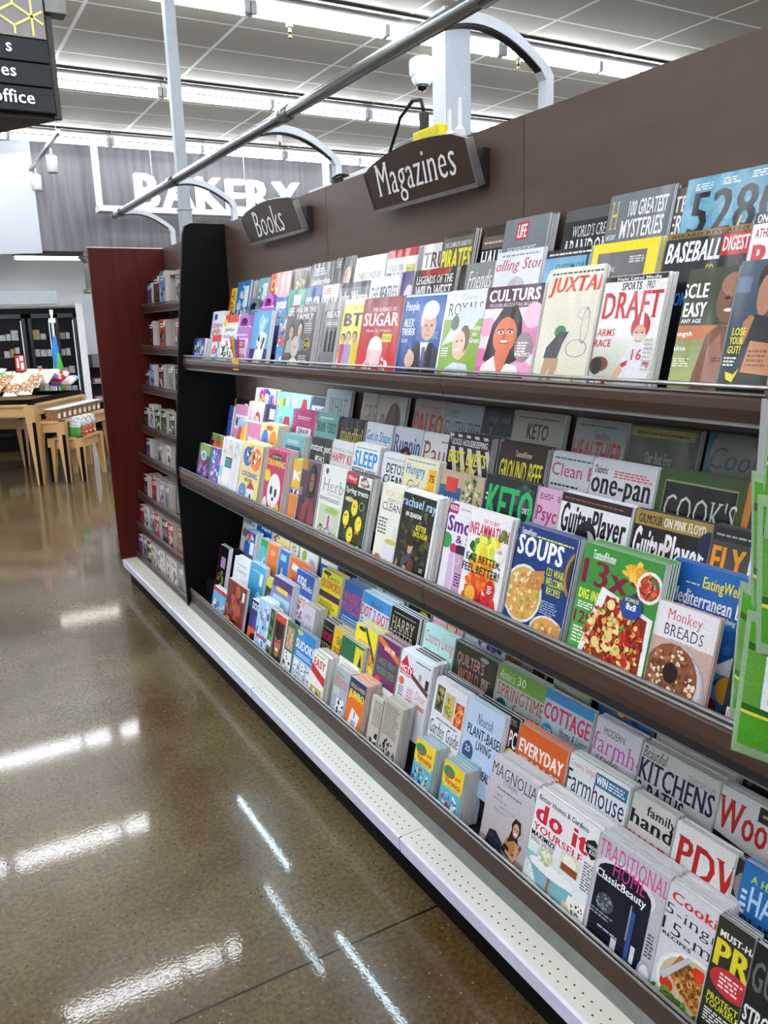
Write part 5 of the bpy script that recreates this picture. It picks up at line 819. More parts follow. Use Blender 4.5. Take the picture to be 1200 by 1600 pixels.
2.9151 0.1822 0.1945 0 3 1 0.235 3 4 0 p|bright blue puzzle magazine titled SUDOKU with grids on the lower half|r 0 0 1 1 2a8ad0;r 0 .0 1 .5 b8d4e8;e .15 .94 .14 .04 c8d850;t SUDOKU .02 .66 .98 .82 f6f8fa k;l .1 .54 .9 .62 2 d8ecfa;r .05 .27 .3 .46 f2f2f6;r .37 .27 .62 .46 f0f4e8;r .69 .27 .94 .46 f2ecf6;r .05 .04 .3 .23 f4ece0;r .37 .04 .62 .23 e0f0f0;r .69 .04 .94 .23 f4f4f4;f .5 .25 .44 .22 60 .025 445,7a88a8
2.7309 0.1217 0.1217 0 3 1 0.205 2 18 -0.008 p|white thick puzzle digest titled EASY with a red diagonal band|r 0 0 1 1 f0f0ea;l .2 .92 .8 .96 1 7a7a70;t EASY .1 .72 .9 .88 d03a2c k;p c83028 0 .58 1 .44 1 .6 0 .74;r .1 .22 .9 .34 c8a840;f .5 .15 .35 .12 20 .08 333,eee
2.5473 0.1126 0.1126 0 3 1 0.205 2 16 -0.004 p|silver grey crossword digest with red lettering|r 0 0 1 1 a8b4bc;t CROSSWORD .05 .74 .95 .82 c84a44 b;t PUZZLES .1 .66 .9 .73 c84a44 b;t Great .15 .85 .7 .92 c84a44 i;l .1 .5 .5 .62 4 dde4ea;r .35 .06 .85 .46 eceef2;f .6 .26 .26 .2 20 .07 1c2c4a,eceef2
2.4298 0.1146 0.1146 0 3 1 0.205 5 10 -0.004 p|orange word search digest titled JUMBO in yellow|r 0 0 1 1 e87424;r 0 .74 1 1 2c3a70;t CIRCLE-A-WORD .06 .84 .94 .91 e8c850 b;t JUMBO .04 .62 .96 .80 f0e040 k;p f2f2f4 .15 .1 .35 .5 .85 .42 .65 .04;l .4 .16 .7 .3 4 445;r .5 .34 .56 .46 c83040
2.2644 0.0659 0.2050 0 3 1 0.2 3 3 -0.006 p|grey newsprint puzzle magazine drooping open over the shelf edge|r 0 0 1 1 c4bdb2;l .1 .5 .9 .95 12 7a746c;f .5 .25 .4 .2 30 .06 222,e8e4dc
2.1923 0.1113 0.1113 0 3 1 0.215 8 5 0 p|thick bundle of newsprint puzzle magazines with curled pages|r 0 0 1 1 b8b2a8;l .08 .45 .92 .95 14 7a746c;f .5 .2 .42 .2 50 .05 1c1c1c,222
1.9689 0.1026 0.1026 0 3 1 0.175 3 14 -0.008 d|comic digest with a yellow title, farther of the two alike|r 0 0 1 1 5ab0c8;r 0 .62 1 1 e8cc28;e .3 .84 .28 .1 2c8a5a;t Betty_and .2 .76 .85 .86 d02a30 k;t Veronica .15 .64 .9 .75 d02a30 k;t SPECTACULAR .1 .56 .95 .63 f0e030 k;f .5 .3 .42 .22 60 .06 c82a40,2a4aa8,e8b890,f0f0f0,3a2a22,2a9ab8;r .1 .05 .6 .16 2a9ab8;r .7 .04 .92 .18 e8f0f4
1.8150 0.1003 0.1003 0 3 1 0.175 5 12 -0.008 d|comic digest with a yellow title, nearer of the two alike|r 0 0 1 1 5ab0c8;r 0 .62 1 1 e8cc28;e .3 .84 .28 .1 2c8a5a;t Betty_and .2 .76 .85 .86 d02a30 k;t Veronica .15 .64 .9 .75 d02a30 k;t SPECTACULAR .1 .56 .95 .63 f0e030 k;f .5 .3 .42 .22 60 .06 c82a40,2a4aa8,e8b890,f0f0f0,3a2a22,2a9ab8;r .1 .05 .6 .16 2a9ab8;r .7 .04 .92 .18 e8f0f4
1.6150 0.1829 0.1829 0 3 1 0.275 10 5 -0.004 m|pale lavender journal with a woman reclining in a wooden chair|g 0 0 1 1 c8c4d0 a89c98;t MAGNOLIA .02 .84 1.02 .96 2a2a38 s;t JOURNAL .3 .78 .64 .83 3a3a48 s;l .2 .72 .75 .75 1 6a6a78;l .22 .66 .36 .675 1 445;t REKINDLING_THE .16 .61 .46 .63 556 s;t BEAUTY_OF_THE .32 .56 .66 .58 556 s;t HERE_AND_NOW .2 .51 .5 .53 556 s;r 0 0 1 .2 8c7a72;p 161a30 .1 .08 .2 .3 .34 .32 .58 .22 .54 .14 .4 .16 .28 .06;p 7a4a30 .5 .24 .54 .04 .57 .04 .58 .18 .78 .16 .78 0 .81 0 .82 .2 .92 .34 .88 .36 .78 .24;p b0763c .52 .2 .58 .34 .72 .38 .82 .3 .7 .2;p 15161e .5 .2 .56 .28 .66 .26 .68 .16;e .74 .46 .09 .08 c8967a;p 2c1812 .64 .5 .7 .57 .82 .56 .85 .46 .8 .4 .84 .34 .74 .36 .6 .3 .66 .44;e .745 .46 .065 .07 cc9c80;e .72 .47 .012 .008 211;e .77 .47 .012 .008 211;e .745 .425 .03 .01 fff;p c8967a .8 .36 .88 .3 .8 .16 .6 .2 .6 .23 .78 .2;e .08 .14 .08 .03 b89078;r .82 .02 .96 .1 e0dce0;l .84 .03 .94 .09 3 777
1.4264 0.2164 0.2293 0 3 1 0.272 11 5 -0.006 m|white decorating magazine titled do it YOURSELF in red over a dining nook|r 0 0 1 1 e6e6ea;r 0 0 1 .5 dfe6e8;t Better_Homes_&_Gardens .04 .92 .8 .97 3a3a40 S;t do_it .03 .72 .84 .90 d02440 k;t YOURSELF .03 .63 .78 .70 d02440 b;t MAXIMIZE .02 .57 .4 .62 1c1c20 k;t SMALL_SPACES .02 .52 .38 .56 1c1c20 n;p 14161a .8 .86 .9 .9 .98 .86 .98 .76 .9 .72 .8 .78;t UNDER .82 .81 .96 .84 f0f0f0 b;t $20 .85 .76 .94 .8 f0f0f0 b;l .82 .42 .98 .68 10 6a6a70;r .5 .46 .78 .64 d8d4c8;e .63 .56 .1 .06 eceae0;r .52 .46 .76 .53 8a4a28;r 0 .3 .55 .42 8ac0c4;r .1 .1 .75 .32 7ab0b8;e .4 .36 .34 .06 eceef0;e .28 .46 .12 .08 c8d0b0;f .28 .46 .1 .07 24 .03 e8ecd8,a8b890;p 9a6a40 .38 .3 .42 .3 .4 .12 .36 .12;p eceef0 0 0 .02 .34 .1 .3 .3 .08 .26 0;l .02 .1 .14 .34 8 b8c4c8;p f0ece4 .64 .04 .7 .3 .98 .3 .96 0;p d8c8a0 .6 .0 .64 .22 .72 .2 .9 .04 .9 0;f .84 .18 .1 .1 22 .014 334;e .5 .08 .07 .09 8a3c20;r .74 .02 .92 .05 34508a
1.2081 0.1965 0.1965 0 3 1 0.275 10 5 -0.004 m|home magazine with tall magenta capitals over a dark blue room|r 0 0 1 1 b8b8c0;e .45 .72 .45 .14 d8d4d8;e .45 .7 .4 .12 0e1424;r .05 .0 .85 .7 0e1424;t TRADITIONAL .02 .82 1.02 .96 d0388c s;t HOME .26 .72 .74 .84 d0388c s;t ClassicBeauty .04 .62 .78 .71 eceef0 S;e .24 .46 .13 .08 4a505c;f .24 .46 .12 .07 40 .02 8a909c,2a3040;l .06 .32 .4 .38 2 8a90a0;l .2 .24 .5 .27 1 b8bcc4;r .62 .08 .68 .56 2a4a8a;r .6 .3 .62 .6 8a9ab8;r .42 .04 .5 .24 d0d4dc;r .7 .16 .76 .3 c8ccd8;l .88 .3 .98 .5 7 445;r .1 .04 .26 .12 f0f0f4;l .12 .05 .24 .11 3 333;l .3 .03 .55 .09 3 ccc;e .92 .14 .1 .14 a8a8b4;e .92 .14 .07 .1 dcdce4
1.0091 0.1184 0.2150 0 3 1 0.272 14 5 -0.002 m|light cookery magazine about five ingredient recipes with crusted chicken and asparagus|r 0 0 1 1 ccccd4;t CookingLight .04 .85 1.2 .95 c83428 S;t 5-ingredient .0 .73 1.3 .84 24242a s;t 15-minute .0 .62 1.2 .72 24242a s;t RECIPES .02 .58 .36 .61 333 k;e .5 .3 .46 .28 e6e4e0;e .5 .3 .42 .25 c4b090;p a87030 .16 .34 .26 .52 .5 .48 .72 .24 .66 .16 .44 .2;f .42 .36 .2 .12 90 .025 8a5020,c88c3c,6a3c18,d8a850;f .6 .24 .14 .08 40 .025 8a5020,c88c3c,6a3c18;f .62 .46 .2 .05 8 .08 c8281c,d83a24;e .18 .24 .08 .05 c8301c;f .32 .13 .3 .07 50 .05 4a6a28,6a8a3a,3a5a20;f .62 .07 .2 .05 24 .05 5a7a30,7a9a48;p b8bcc4 .1 .3 .36 .56 .4 .54 .14 .26
0.8887 0.0800 0.2150 0 3 1 0.272 5 4 0 m|dark olive survival magazine with big yellow letters and a red oval|r 0 0 1 1 2a2e24;r .55 .0 1 .8 1a1c18;t MUST-HAVE_NEW_GEAR .04 .86 1.0 .91 e8e8e0 k;t PREPPER .02 .64 1.3 .84 d8c828 k;e .24 .56 .22 .1 b82c38;l .12 .5 .36 .62 4 f0d0d0;t PROTECT .04 .38 .36 .43 d8d030 b;t YOURSELF .03 .33 .38 .375 d8d030 b;l .04 .2 .42 .31 5 d8d8d0;f .75 .4 .2 .3 30 .1 2c3028,14160f,3a3e34;b .1 .0 .36 .08
0.8069 0.0994 0.0994 0 3 1 0.27 3 4 0 m|black gun magazine with grey title letters at the near end of the bottom shelf|r 0 0 1 1 1c1e1c;t GUN .05 .66 .8 .88 5c605c S;t STRONG .03 .42 .9 .54 dcdcd8 k;t PULL .03 .3 .6 .4 dcdcd8 k;t WHAT .4 .14 .7 .18 aaa b
4.0988 0.1318 0.1318 0 3 2 0.23 2 8 0 b|black spiral book with a lilac label beside the divider|r 0 0 1 1 1a1418;r .3 .5 .8 .75 b88ac0;f .5 .25 .3 .15 20 .08 3a5a3a,8a8a3a;r 0 0 .08 1 6a2a3a
3.8660 0.2091 0.2091 0 3 2 0.22 4 8 0 b|white first words book with orange insects|r 0 0 1 1 eceef0;l .3 .84 .8 .88 1 999;t Sunny .25 .66 .85 .78 666 s;e .55 .3 .14 .1 d8582a;p b0a030 .05 .15 .14 .5 .24 .15;e .85 .25 .12 .16 3a8a90
3.6494 0.1829 0.1829 0 3 2 0.245 4 5 0 b|light blue ocean board book with a whale|g 0 0 1 1 4aa8d4 1c7aac;e .75 .24 .24 .26 7ac8e4;e .3 .2 .25 .1 5ab0d8;r .7 .62 .9 .86 e0eef4;l .2 .84 .7 .88 1 a8dcf0
3.4330 0.0623 0.1500 0 3 2 0.22 1 8 0 b|dark book with yellow corner behind the lavender spiral books|r 0 0 1 1 34383a;e .3 .9 .5 .1 c8d030;r .1 .4 .9 .7 3a5a48
3.3573 0.2101 0.2101 0 3 2 0.245 6 5 0 b|lavender spiral bound sticker book with a yellow ribbon|r 0 0 1 1 8484b8;r 0 .82 1 1 5a3a70;r .2 .76 .8 .84 e0d040;r .05 .05 .95 .68 b8d4e8;f .5 .35 .4 .26 50 .06 e8f0f8,8ab8d8,d8a8b8
3.0205 0.1201 0.1201 0 3 2 0.21 2 18 0 p|thick white sudoku digest with a pencil|r 0 0 1 1 d8d0dc;t HARD .25 .72 .75 .82 7a5a9a n;t Sudoku .08 .46 .92 .62 3a2a80 i;e .25 .25 .16 .12 e8d090;p 8a7a8a .5 .06 .7 .34 .74 .32 .56 .05
2.8187 0.0920 0.0920 0 3 2 0.2 2 16 0 p|black crossword digest with red PUZZLES wording|r 0 0 1 1 1e1a1c;t WORD .06 .6 .94 .78 b82a44 k;t PUZZLES .06 .4 .94 .56 c8b850 k;l .1 .84 .9 .88 1 888
2.7210 0.1034 0.1034 0 3 2 0.2 2 16 0 p|mustard yellow digest titled EASY|r 0 0 1 1 e0b828;t EASY .3 .68 .9 .84 3a7a30 k;r .6 .5 1 .7 c83848;t CROSS .1 .5 .7 .62 222 b;e .5 .2 .3 .14 3a5a8a
2.6061 0.1672 0.1672 0 3 2 0.205 3 9 -0.026 p|green puzzle digest titled Easy and Fun with a yellow corner|r 0 0 1 1 2a6a44;r .64 .5 1 .95 e0cc30;r 0 .3 .9 .62 e8e8e0;t Easy&Fun .04 .42 .64 .62 f0f0ea i;t CROSSWORDS .04 .28 .8 .38 c83440 b;p 2a2a2a .82 .62 .9 .88 .98 .62
2.5616 0.1605 0.1605 0 3 2 0.265 3 14 0 p|yellow puzzle magazine titled CRAZY FOR SUDOKU in red|r 0 0 1 1 e8d42c;p 2a5a34 .38 1 .5 1 1 .66 1 .56;e .3 .95 .16 .03 333;t CRAZY_FOR .2 .72 .8 .8 c83028 b;t SUDOKU! .04 .52 .96 .7 d03028 k;l .1 .4 .8 .46 1 7a6a20;e .5 .2 .4 .18 e8982c
2.3888 0.1457 0.1457 0 3 2 0.27 10 4 0 p|purple large print wordseek magazine with an orange diagonal band|r 0 0 1 1 6c2c5c;p e0702c 0 .92 1 .76 1 .84 0 1;t GOOD_TIME .3 .84 .8 .9 f4e8d8 b;t LARGE_PRINT .06 .64 .96 .73 3a8a5a k;t WORD_SEEK .06 .52 .96 .61 3a8a5a k;e .2 .34 .2 .13 d84020;t EASY .08 .35 .32 .4 f0e040 b;r .35 .0 1 .38 eceae4;f .66 .18 .26 .14 50 .02 444,777
2.2347 0.1901 0.1901 0 3 2 0.27 14 4 0 m|white home magazine with a red house logo and a pink chandelier|r 0 0 1 1 dcdce2;p c82438 .03 .82 .18 .96 .34 .8;r .02 .74 .45 .84 c82438;t HGTV .04 .75 .43 .83 fff b;t MAGAZINE .05 .7 .4 .735 c82438 b;p 6a4038 .42 .78 .98 .66 .98 .6 .42 .72;r .86 .68 .96 .8 3a3034;e .68 .78 .05 .05 b8a090;l .5 .93 .95 .96 1 444;e .14 .62 .08 .05 e06a30;r .36 .36 .56 .6 e0c4cc;l .36 .38 .56 .58 5 c890a0;t Decor .62 .5 .95 .6 d0404c c;t ideas .7 .4 .95 .48 e05a38 b;l .08 .4 .24 .56 5 667
1.9929 0.1669 0.1712 0 3 2 0.262 5 6 -0.018 m|white garden guide almanac with three photos of flowers and fruit|r 0 0 1 1 e4e4ea;r .08 .62 .32 .93 5c5c48;f .2 .77 .1 .13 16 .05 b8a850,3a3c2c;r .36 .6 .66 .9 c0b878;f .5 .74 .12 .1 30 .04 d8c030,8a8a40;r .7 .58 .95 .86 c8482c;f .82 .72 .1 .12 26 .05 e8784a,b83020,e8b060;l .2 .52 .85 .56 1 778;t Garden_Guide .04 .34 .94 .50 1e1e26 s;l .1 .26 .8 .3 1 99a
1.8240 0.1702 0.1702 0 3 2 0.262 3 5 -0.014 m|pale blue magazine about plant based living|g 0 0 1 1 c0d4ec b0c8e8;t Nourish .32 .76 .74 .88 2c3c5c i;l .2 .82 .3 .825 1 445;t PLANT-BASED .1 .6 1.08 .72 1c2434 b;t LIVING .4 .48 .8 .58 1c2434 b;e .2 .4 .15 .12 34507c;t 25 .12 .4 .26 .47 dfe8f4 b;t HEALTH .6 .2 1.0 .3 141c2c k
2.0023 0.1836 0.1836 0 3 2 0.265 4 5 0.012 m|black quilting magazine with white lowercase title over green|r 0 0 1 1 2a2c26;r 0 0 1 .62 7a9434;t quilting .04 .66 1.05 .9 f0f0ec S;l .08 .92 .5 .97 2 ccc;f .5 .4 .4 .16 50 .05 d83a2a,f0f0f0,e8a0a8;e .7 .52 .2 .1 d83428
1.8069 0.1923 0.1923 0 3 2 0.265 4 4 0.008 m|black computer magazine with a squeezed red title|r 0 0 1 1 141416;l .05 .9 .3 .97 3 888;l .4 .9 .65 .97 3 888;l .75 .9 .95 .97 3 888;t MAXIMUM .02 .68 .82 .87 c41c20 k;t PC .83 .66 .99 .85 ececec b;t ULTIMATE .02 .48 .74 .60 eceef0 k;e .9 .54 .12 .12 e0c828;l .83 .5 .97 .6 4 443
1.6069 0.1887 0.1887 0 3 2 0.265 4 5 0.004 m|bright orange magazine titled EVERYDAY STORAGE|r 0 0 1 1 d8622a;t EVERYDAY .04 .72 .96 .86 f2ece8 k;t STORAGE .06 .55 .92 .69 f2ece8 k;e .3 .6 .06 .06 6a8a3a;e .45 .56 .06 .05 e0a898;r .2 .0 1 .46 a8b0a0;f .6 .3 .3 .14 40 .07 5a6a50,d8d8cc,8a6a50;e .1 .44 .12 .1 c8283c;t 222 .03 .44 .17 .49 f0e8e8 b
1.4040 0.1978 0.1978 0 3 2 0.272 6 5 0 m|white country magazine with a navy farmhouse title and a teal WIN band|r 0 0 1 1 d8dcdc;t Country_Sampler .02 .88 .5 .95 c85a4c s;t Farmhouse .0 .66 .97 .86 1c2454 n;r .46 .84 .98 .96 2a6c90;t WIN .48 .86 .66 .94 f0f4f6 k;l .68 .86 .95 .94 3 dde;t SIMPLE .04 .54 .42 .63 98a4a4 n;t Delights .02 .44 .42 .54 7a9094 c;t Style .66 .56 .96 .64 c05a50 c;e .64 .42 .16 .12 3a4a34;f .64 .42 .15 .11 40 .03 2c3c24,5a6a48;r 0 .0 1 .3 b8bcb4
1.1943 0.1220 0.2050 0 3 2 0.272 4 5 0 m|home repair magazine with smart storage in red|r 0 0 1 1 c0beb8;t family .22 .84 .62 .95 1c1c1c b;t handyman .0 .70 1.3 .86 141414 S;t SMART_STORAGE .0 .56 1.35 .67 c8342c b;l .02 .5 .96 .53 1 333;l .03 .38 .3 .44 2 c84038;p 8a8c84 .2 .1 .5 .46 .6 .44 .34 .1;e .86 .3 .16 .1 9a6a3a
1.0654 0.1467 0.2050 0 3 2 0.272 4 4 -0.004 m|white magazine with three red slab letters and a black accessory photo|r 0 0 1 1 d4d4d4;t PDW .05 .64 .97 .9 b0201c S;r .02 .56 .96 .62 b0201c;t PERSONAL_DEFENSE_WORLD .04 .565 .94 .615 eee b;t 12 .02 .46 .14 .53 222 k;l .02 .38 .26 .45 3 555;e .34 .5 .1 .08 3a3430;o .34 .5 .06 .05 8a7060 .02;p 4a4844 .36 .46 .6 .36 .7 .42 .5 .54;p 2c2c2c .5 .3 .6 .4 .95 .2 .9 .1
0.9168 0.0149 0.1000 0 3 2 0.265 2 4 0.004 m|dark strip of a magazine with yellow wording tucked beside the red titled one|r 0 0 1 1 2a2824;e .4 .8 .4 .14 8a8078;t OLD- .1 .56 .9 .64 d8c838 b;t REVOLVER .1 .46 1.6 .54 d8c838 b
0.8991 0.1292 0.2050 0 3 2 0.272 4 4 0 m|blue handgun magazine with big pale letters|r 0 0 1 1 2868a8;t A_HANDY_GUIDE .1 .86 .9 .92 a8d040 b;t HANDGUN .12 .64 1.1 .84 b0d0e8 b;t SUPER .04 .5 .7 .6 14243c b;l .03 .6 .1 .8 4 cde
3.9321 0.1366 0.1366 0 3 3 0.25 3 10 0 b|blue cartoon book with pink wording on a dark band|r 0 0 1 1 2a5aa0;f .5 .8 .4 .14 16 .1 e8402a,f0c8a0,5aa0e0;r 0 .1 1 .5 34242c;r .1 .3 .9 .42 c87a7a;r .6 .55 .95 .8 e8e8f0
3.7171 0.0925 0.0925 0 3 3 0.25 2 10 0 b|teal childrens book in the third bottom row|r 0 0 1 1 5ab0b0;r 0 .86 1 1 3a9a5a;f .5 .4 .4 .3 20 .12 e8f0f0,3a7aa8,c0e0e8
3.6164 0.1201 0.1201 0 3 3 0.25 2 10 0 b|orange childrens book with a tiger face|r 0 0 1 1 e87a30;e .45 .35 .35 .22 d85a20;t OH .3 .78 .7 .88 f0e0c0 b;f .45 .3 .2 .14 12 .08 222,f0e0b0
3.4730 0.1056 0.1056 0 3 3 0.25 2 8 0 b|royal blue bird storybook|r 0 0 1 1 2a6ab8;r .1 .8 .7 .92 8ac8f0;e .5 .45 .18 .12 e85a30;p c8302a .3 .1 .5 .35 .7 .1;e .4 .6 .1 .08 e8b060
3.3509 0.2289 0.2289 0 3 3 0.245 3 4 0 b|orange reading book with a white banner and a cat|r 0 0 1 1 e0703a;p f0f0f0 .1 .78 .9 .7 .95 .8 .15 .9;t I_Can_Read! .3 .75 .85 .82 2a5a9a b;t Pete .2 .5 .8 .64 d0342a k;e .5 .26 .2 .16 2a4a8a;e .2 .3 .14 .1 e8b030
3.2045 0.1793 0.1793 0 3 3 0.225 5 5 -0.03 b|royal blue kids workbook stack with white title|r 0 0 1 1 2a5ab0;t KIDS .1 .74 .6 .9 f0f0f0 k;t Books .4 .68 .95 .8 f0f0f0 b;r .05 .05 .95 .55 e8ecf4;f .5 .3 .4 .2 30 .06 8a5ac0,e0803a,3a9ac0
3.0212 0.1849 0.1849 0 3 3 0.268 3 8 0 p|yellow puzzle magazine titled CROSSWORDS with black bar|r 0 0 1 1 e8d428;e .25 .95 .2 .03 333;t CROSSWORDS .04 .72 .96 .85 c8302c k;t EASY .3 .87 .9 .92 3a7a3a b;r 0 .56 1 .66 4a2040;l .1 .42 .9 .52 4 5a4a18;r 0 .0 1 .36 d8e4d8;f .5 .18 .4 .14 20 .06 5a8a6a,444
2.8136 0.1514 0.2050 0 3 3 0.268 10 4 0 p|royal blue variety puzzle magazine with pink letters|r 0 0 1 1 24589c;t VARIETY .02 .72 .96 .86 c83a5c k;t PUZZLE .02 .56 .9 .70 c83a5c k;l .06 .34 .9 .5 4 a8c8e8;e .5 .12 .3 .1 e8a030
2.6497 0.2102 0.2143 0 3 3 0.268 10 5 -0.004 p|light blue puzzle magazine titled DOT-2-DOT in red with yellow ducks|r 0 0 1 1 b0c8e0;r 0 .84 1 1 3a80b8;t World's .3 .84 .75 .93 24384c i;t DOT_2_DOT .0 .66 .98 .82 d03430 k;e .28 .5 .1 .1 f0cc30;e .55 .48 .1 .1 f0cc30;r .74 .3 .95 .5 e8a838;l .04 .5 .16 .64 3 556
2.4375 0.1868 0.1868 0 3 3 0.268 2 12 0 m|black film fan magazine with gold serif title|r 0 0 1 1 1c1814;l .1 .92 .9 .95 1 8a8070;t HARRY .06 .72 .88 .88 b8a890 s;t POTTER .02 .55 .9 .70 b8a890 s;f .5 .38 .4 .12 24 .08 5a3a28,3a2c24,c8703a
2.1999 0.1291 0.1291 0 3 3 0.19 2 14 -0.035 p|navy puzzle digest titled CLASSIC crosswords|r 0 0 1 1 2a2440;r .04 .82 .4 .9 c8c8d0;t CLASSIC .06 .56 .8 .72 ececf0 b;r .7 .6 .95 .76 d8b038;t CROSS .1 .36 .8 .5 c84a5a b
2.2147 0.1788 0.1788 0 3 3 0.27 3 7 0 m|pale teal country magazine with a pink title|r 0 0 1 1 a8d0c8;t Country_Living .04 .74 .96 .93 d0486c n;t the_home .3 .66 .72 .73 f0f4f0 n;l .7 .4 .92 .6 6 f0f0f0;f .4 .3 .3 .2 30 .06 d86a8a,7aa8a0,3a6a70
2.0317 0.2200 0.2200 0 3 3 0.268 4 5 0 m|dark green quilting magazine with pink outlined letters and a bird|r 0 0 1 1 34382a;t QUILTER'S .08 .74 .72 .9 c88a80 n;t WORLD .14 .58 .64 .73 c8705c n;t Petals .1 .42 .34 .54 b0c0a0 i;l .7 .62 .9 .74 5 c8a8a0;p d8d8cc .48 .3 .72 .6 .9 .5 .95 .2;f .7 .36 .16 .12 30 .03 8a9a7a,5a6a4a;e .74 .44 .05 .06 a82430;e .7 .94 .1 .03 888a80
1.8067 0.2094 0.2140 0 3 3 0.272 4 5 0 m|sewing magazine titled SPRINGTIME Sewing with a green top|r 0 0 1 1 a0aca4;r 0 .82 1 1 6a9440;t Annie's .04 .85 .36 .96 dce8cc c;t 30 .42 .86 .58 .95 e8f0dc s;t SPRINGTIME .04 .66 .98 .80 a8242c s;t Sewing .38 .46 .94 .64 a8242c i;e .16 .5 .14 .14 2c4a48;r .04 .2 .26 .42 d84448;e .7 .34 .3 .1 3a5460
1.5954 0.1824 0.1824 0 3 3 0.272 3 4 0 m|light cottage magazine titled COTTAGE in magenta with a blue top band|r 0 0 1 1 a8bcc4;r 0 .9 1 1 3a80b8;t COTTAGE .02 .70 .98 .87 c82c60 k;t Home_&_Living .4 .58 .97 .68 14181c i;e .15 .56 .13 .1 2a8ac0;t 275 .06 .55 .24 .61 ecf4f8 b;r .1 .3 .8 .5 8aa4b0;t Dreams_& .3 .4 .7 .46 2a7ab8 c;r .7 .1 .95 .36 c8ccc8;f .5 .14 .4 .1 20 .08 7a8a80,b8c4c0
1.4016 0.1496 0.2050 0 3 3 0.272 6 4 0 m|white farmhouse decorating magazine with magenta lowercase title|r 0 0 1 1 c4c4cc;t MODERN .14 .86 .48 .93 44444c n;t farmhouse .0 .68 1.25 .86 c0489c s;t style .06 .56 .44 .68 24242a c;l .06 .3 .26 .44 5 333;t make_home .5 .48 1.0 .56 24242a i;l .55 .38 .9 .46 3 444;r .3 .1 .6 .34 d4d4da;e .5 .24 .12 .1 a8aca8
1.2395 0.2124 0.2161 0 3 3 0.275 14 5 -0.01 m|cream magazine titled KITCHENS and BATHS in navy serif capitals|r 0 0 1 1 b8b8b4;t Beautiful .02 .88 .34 .98 24242c i;t TRADITIONAL_HOME .62 .87 .96 .92 66666c s;t KITCHENS .0 .68 .97 .87 1c2444 S;t &_BATHS .0 .50 .64 .67 1c2444 S;r 0 0 1 .46 a8a8a0;r .3 .1 .6 .44 c8c8c0;r .66 .1 .9 .46 c0c0bc;t Big_Ideas .64 .5 .9 .58 34343c i;e .12 .44 .14 .1 2c4438
1.0252 0.1655 0.2300 0 3 3 0.27 5 5 0 m|white woodworking magazine with a red serif title and a black band|r 0 0 1 1 c4c4c4;t Woodsmith .0 .66 1.2 .92 a82820 S;r .4 .86 1 .98 2a2620;l .44 .9 .9 .94 1 a8a070;p 1c1c1c 0 .62 1 .5 1 .36 0 .5;t HORIZONTAL .03 .5 .5 .56 d8d8d8 b;r 0 0 1 .4 4a3828
4.1656 0.1811 0.1811 0 3 4 0.25 1 5 0 b|white animal book with blue ANIMALS wording at the back by the divider|r 0 0 1 1 e0e0e0;t MOST_BABY .1 .82 .9 .92 a04040 b;t ANIMALS .04 .62 .96 .78 2a5a98 k;e .25 .42 .2 .1 b8703a
3.9661 0.2018 0.2018 0 3 4 0.25 2 6 0 b|deep blue childrens book with white letters in the back bottom row|r 0 0 1 1 1c56a0;f .3 .6 .2 .3 16 .1 16386c,2a7ac8;t OCEAN .3 .66 .9 .84 dcecf8 k
3.7392 0.1998 0.1998 0 3 4 0.25 2 5 0 b|cream yellow picture book with two children|r 0 0 1 1 e8d890;f .2 .7 .16 .14 12 .08 3a5a9a,c84a3a;t STORY .4 .7 .8 .84 d8a070 b;f .5 .4 .4 .1 24 .07 e8a060,4a3a2a,c8c0b0
3.5241 0.0969 0.0969 0 3 4 0.25 2 5 0 b|cream picture book with a doodled face|r 0 0 1 1 ece4c8;f .5 .7 .35 .2 30 .08 c8b040,444,d8d0b8;r .5 .3 .9 .5 c84a4a
3.4054 0.1936 0.1936 0 3 4 0.25 3 5 0 b|white book with a string of party bunting|r 0 0 1 1 ececea;f .5 .9 .45 .06 14 .07 d03a3a,3a8ac0,e8b830,3a9a5a;e .25 .6 .14 .1 b0c040;e .7 .5 .14 .1 c0d8e0
3.1824 0.1570 0.1570 0 3 4 0.26 2 5 0 b|blue kids activity book behind the yellow crosswords|r 0 0 1 1 2a6ab8;t KIDS .15 .78 .85 .92 e8f0f8 b;r 0 .6 1 .74 e8ecf0
3.0140 0.1674 0.1674 0 3 4 0.262 1 5 0 m|black magazine titled VARIETY in white behind the puzzles|r 0 0 1 1 3a3834;t VARIETY .06 .74 .95 .92 c8c8c0 s
2.8356 0.1887 0.1887 0 3 4 0.262 1 5 0 m|grey green magazine titled FAVORITES behind the puzzles|r 0 0 1 1 6a8a74;t FAVORITES .04 .76 .96 .92 2c5c44 b;r .8 .5 1 .95 c8b0a8
2.6320 0.1791 0.1791 0 3 4 0.262 1 5 0 m|green magazine with bright yellow title letters behind the film one|r 0 0 1 1 8aa098;r 0 .6 .12 1 2c5c4c;t WORKS .14 .7 .86 .92 e0e030 k;r .88 .6 1 1 2c5c4c
2.4351 0.1448 0.1448 0 3 4 0.262 1 5 0 m|black magazine with white title lettering behind the film one|r 0 0 1 1 24221e;t EASY .04 .74 .95 .92 ececec k;e .7 .55 .3 .12 a0a830
2.2741 0.1799 0.1799 0 3 4 0.262 2 5 0 m|pink floral magazine with a red haired girl peeking over the row|r 0 0 1 1 d8a0a8;f .4 .8 .3 .12 30 .08 e8b8c0,e8d040,c86a7a;h .65 .66 .16 e8b898 b0482a c8705a
2.0833 0.2117 0.2117 0 3 4 0.262 2 5 0 m|pale magazine with blueberries and a yellow label peeking over the row|r 0 0 1 1 b8bcb8;e .25 .82 .18 .06 e0e048;f .6 .76 .36 .14 50 .05 3a3a7c,2c2c5c,6a6aa8,c8c8d0
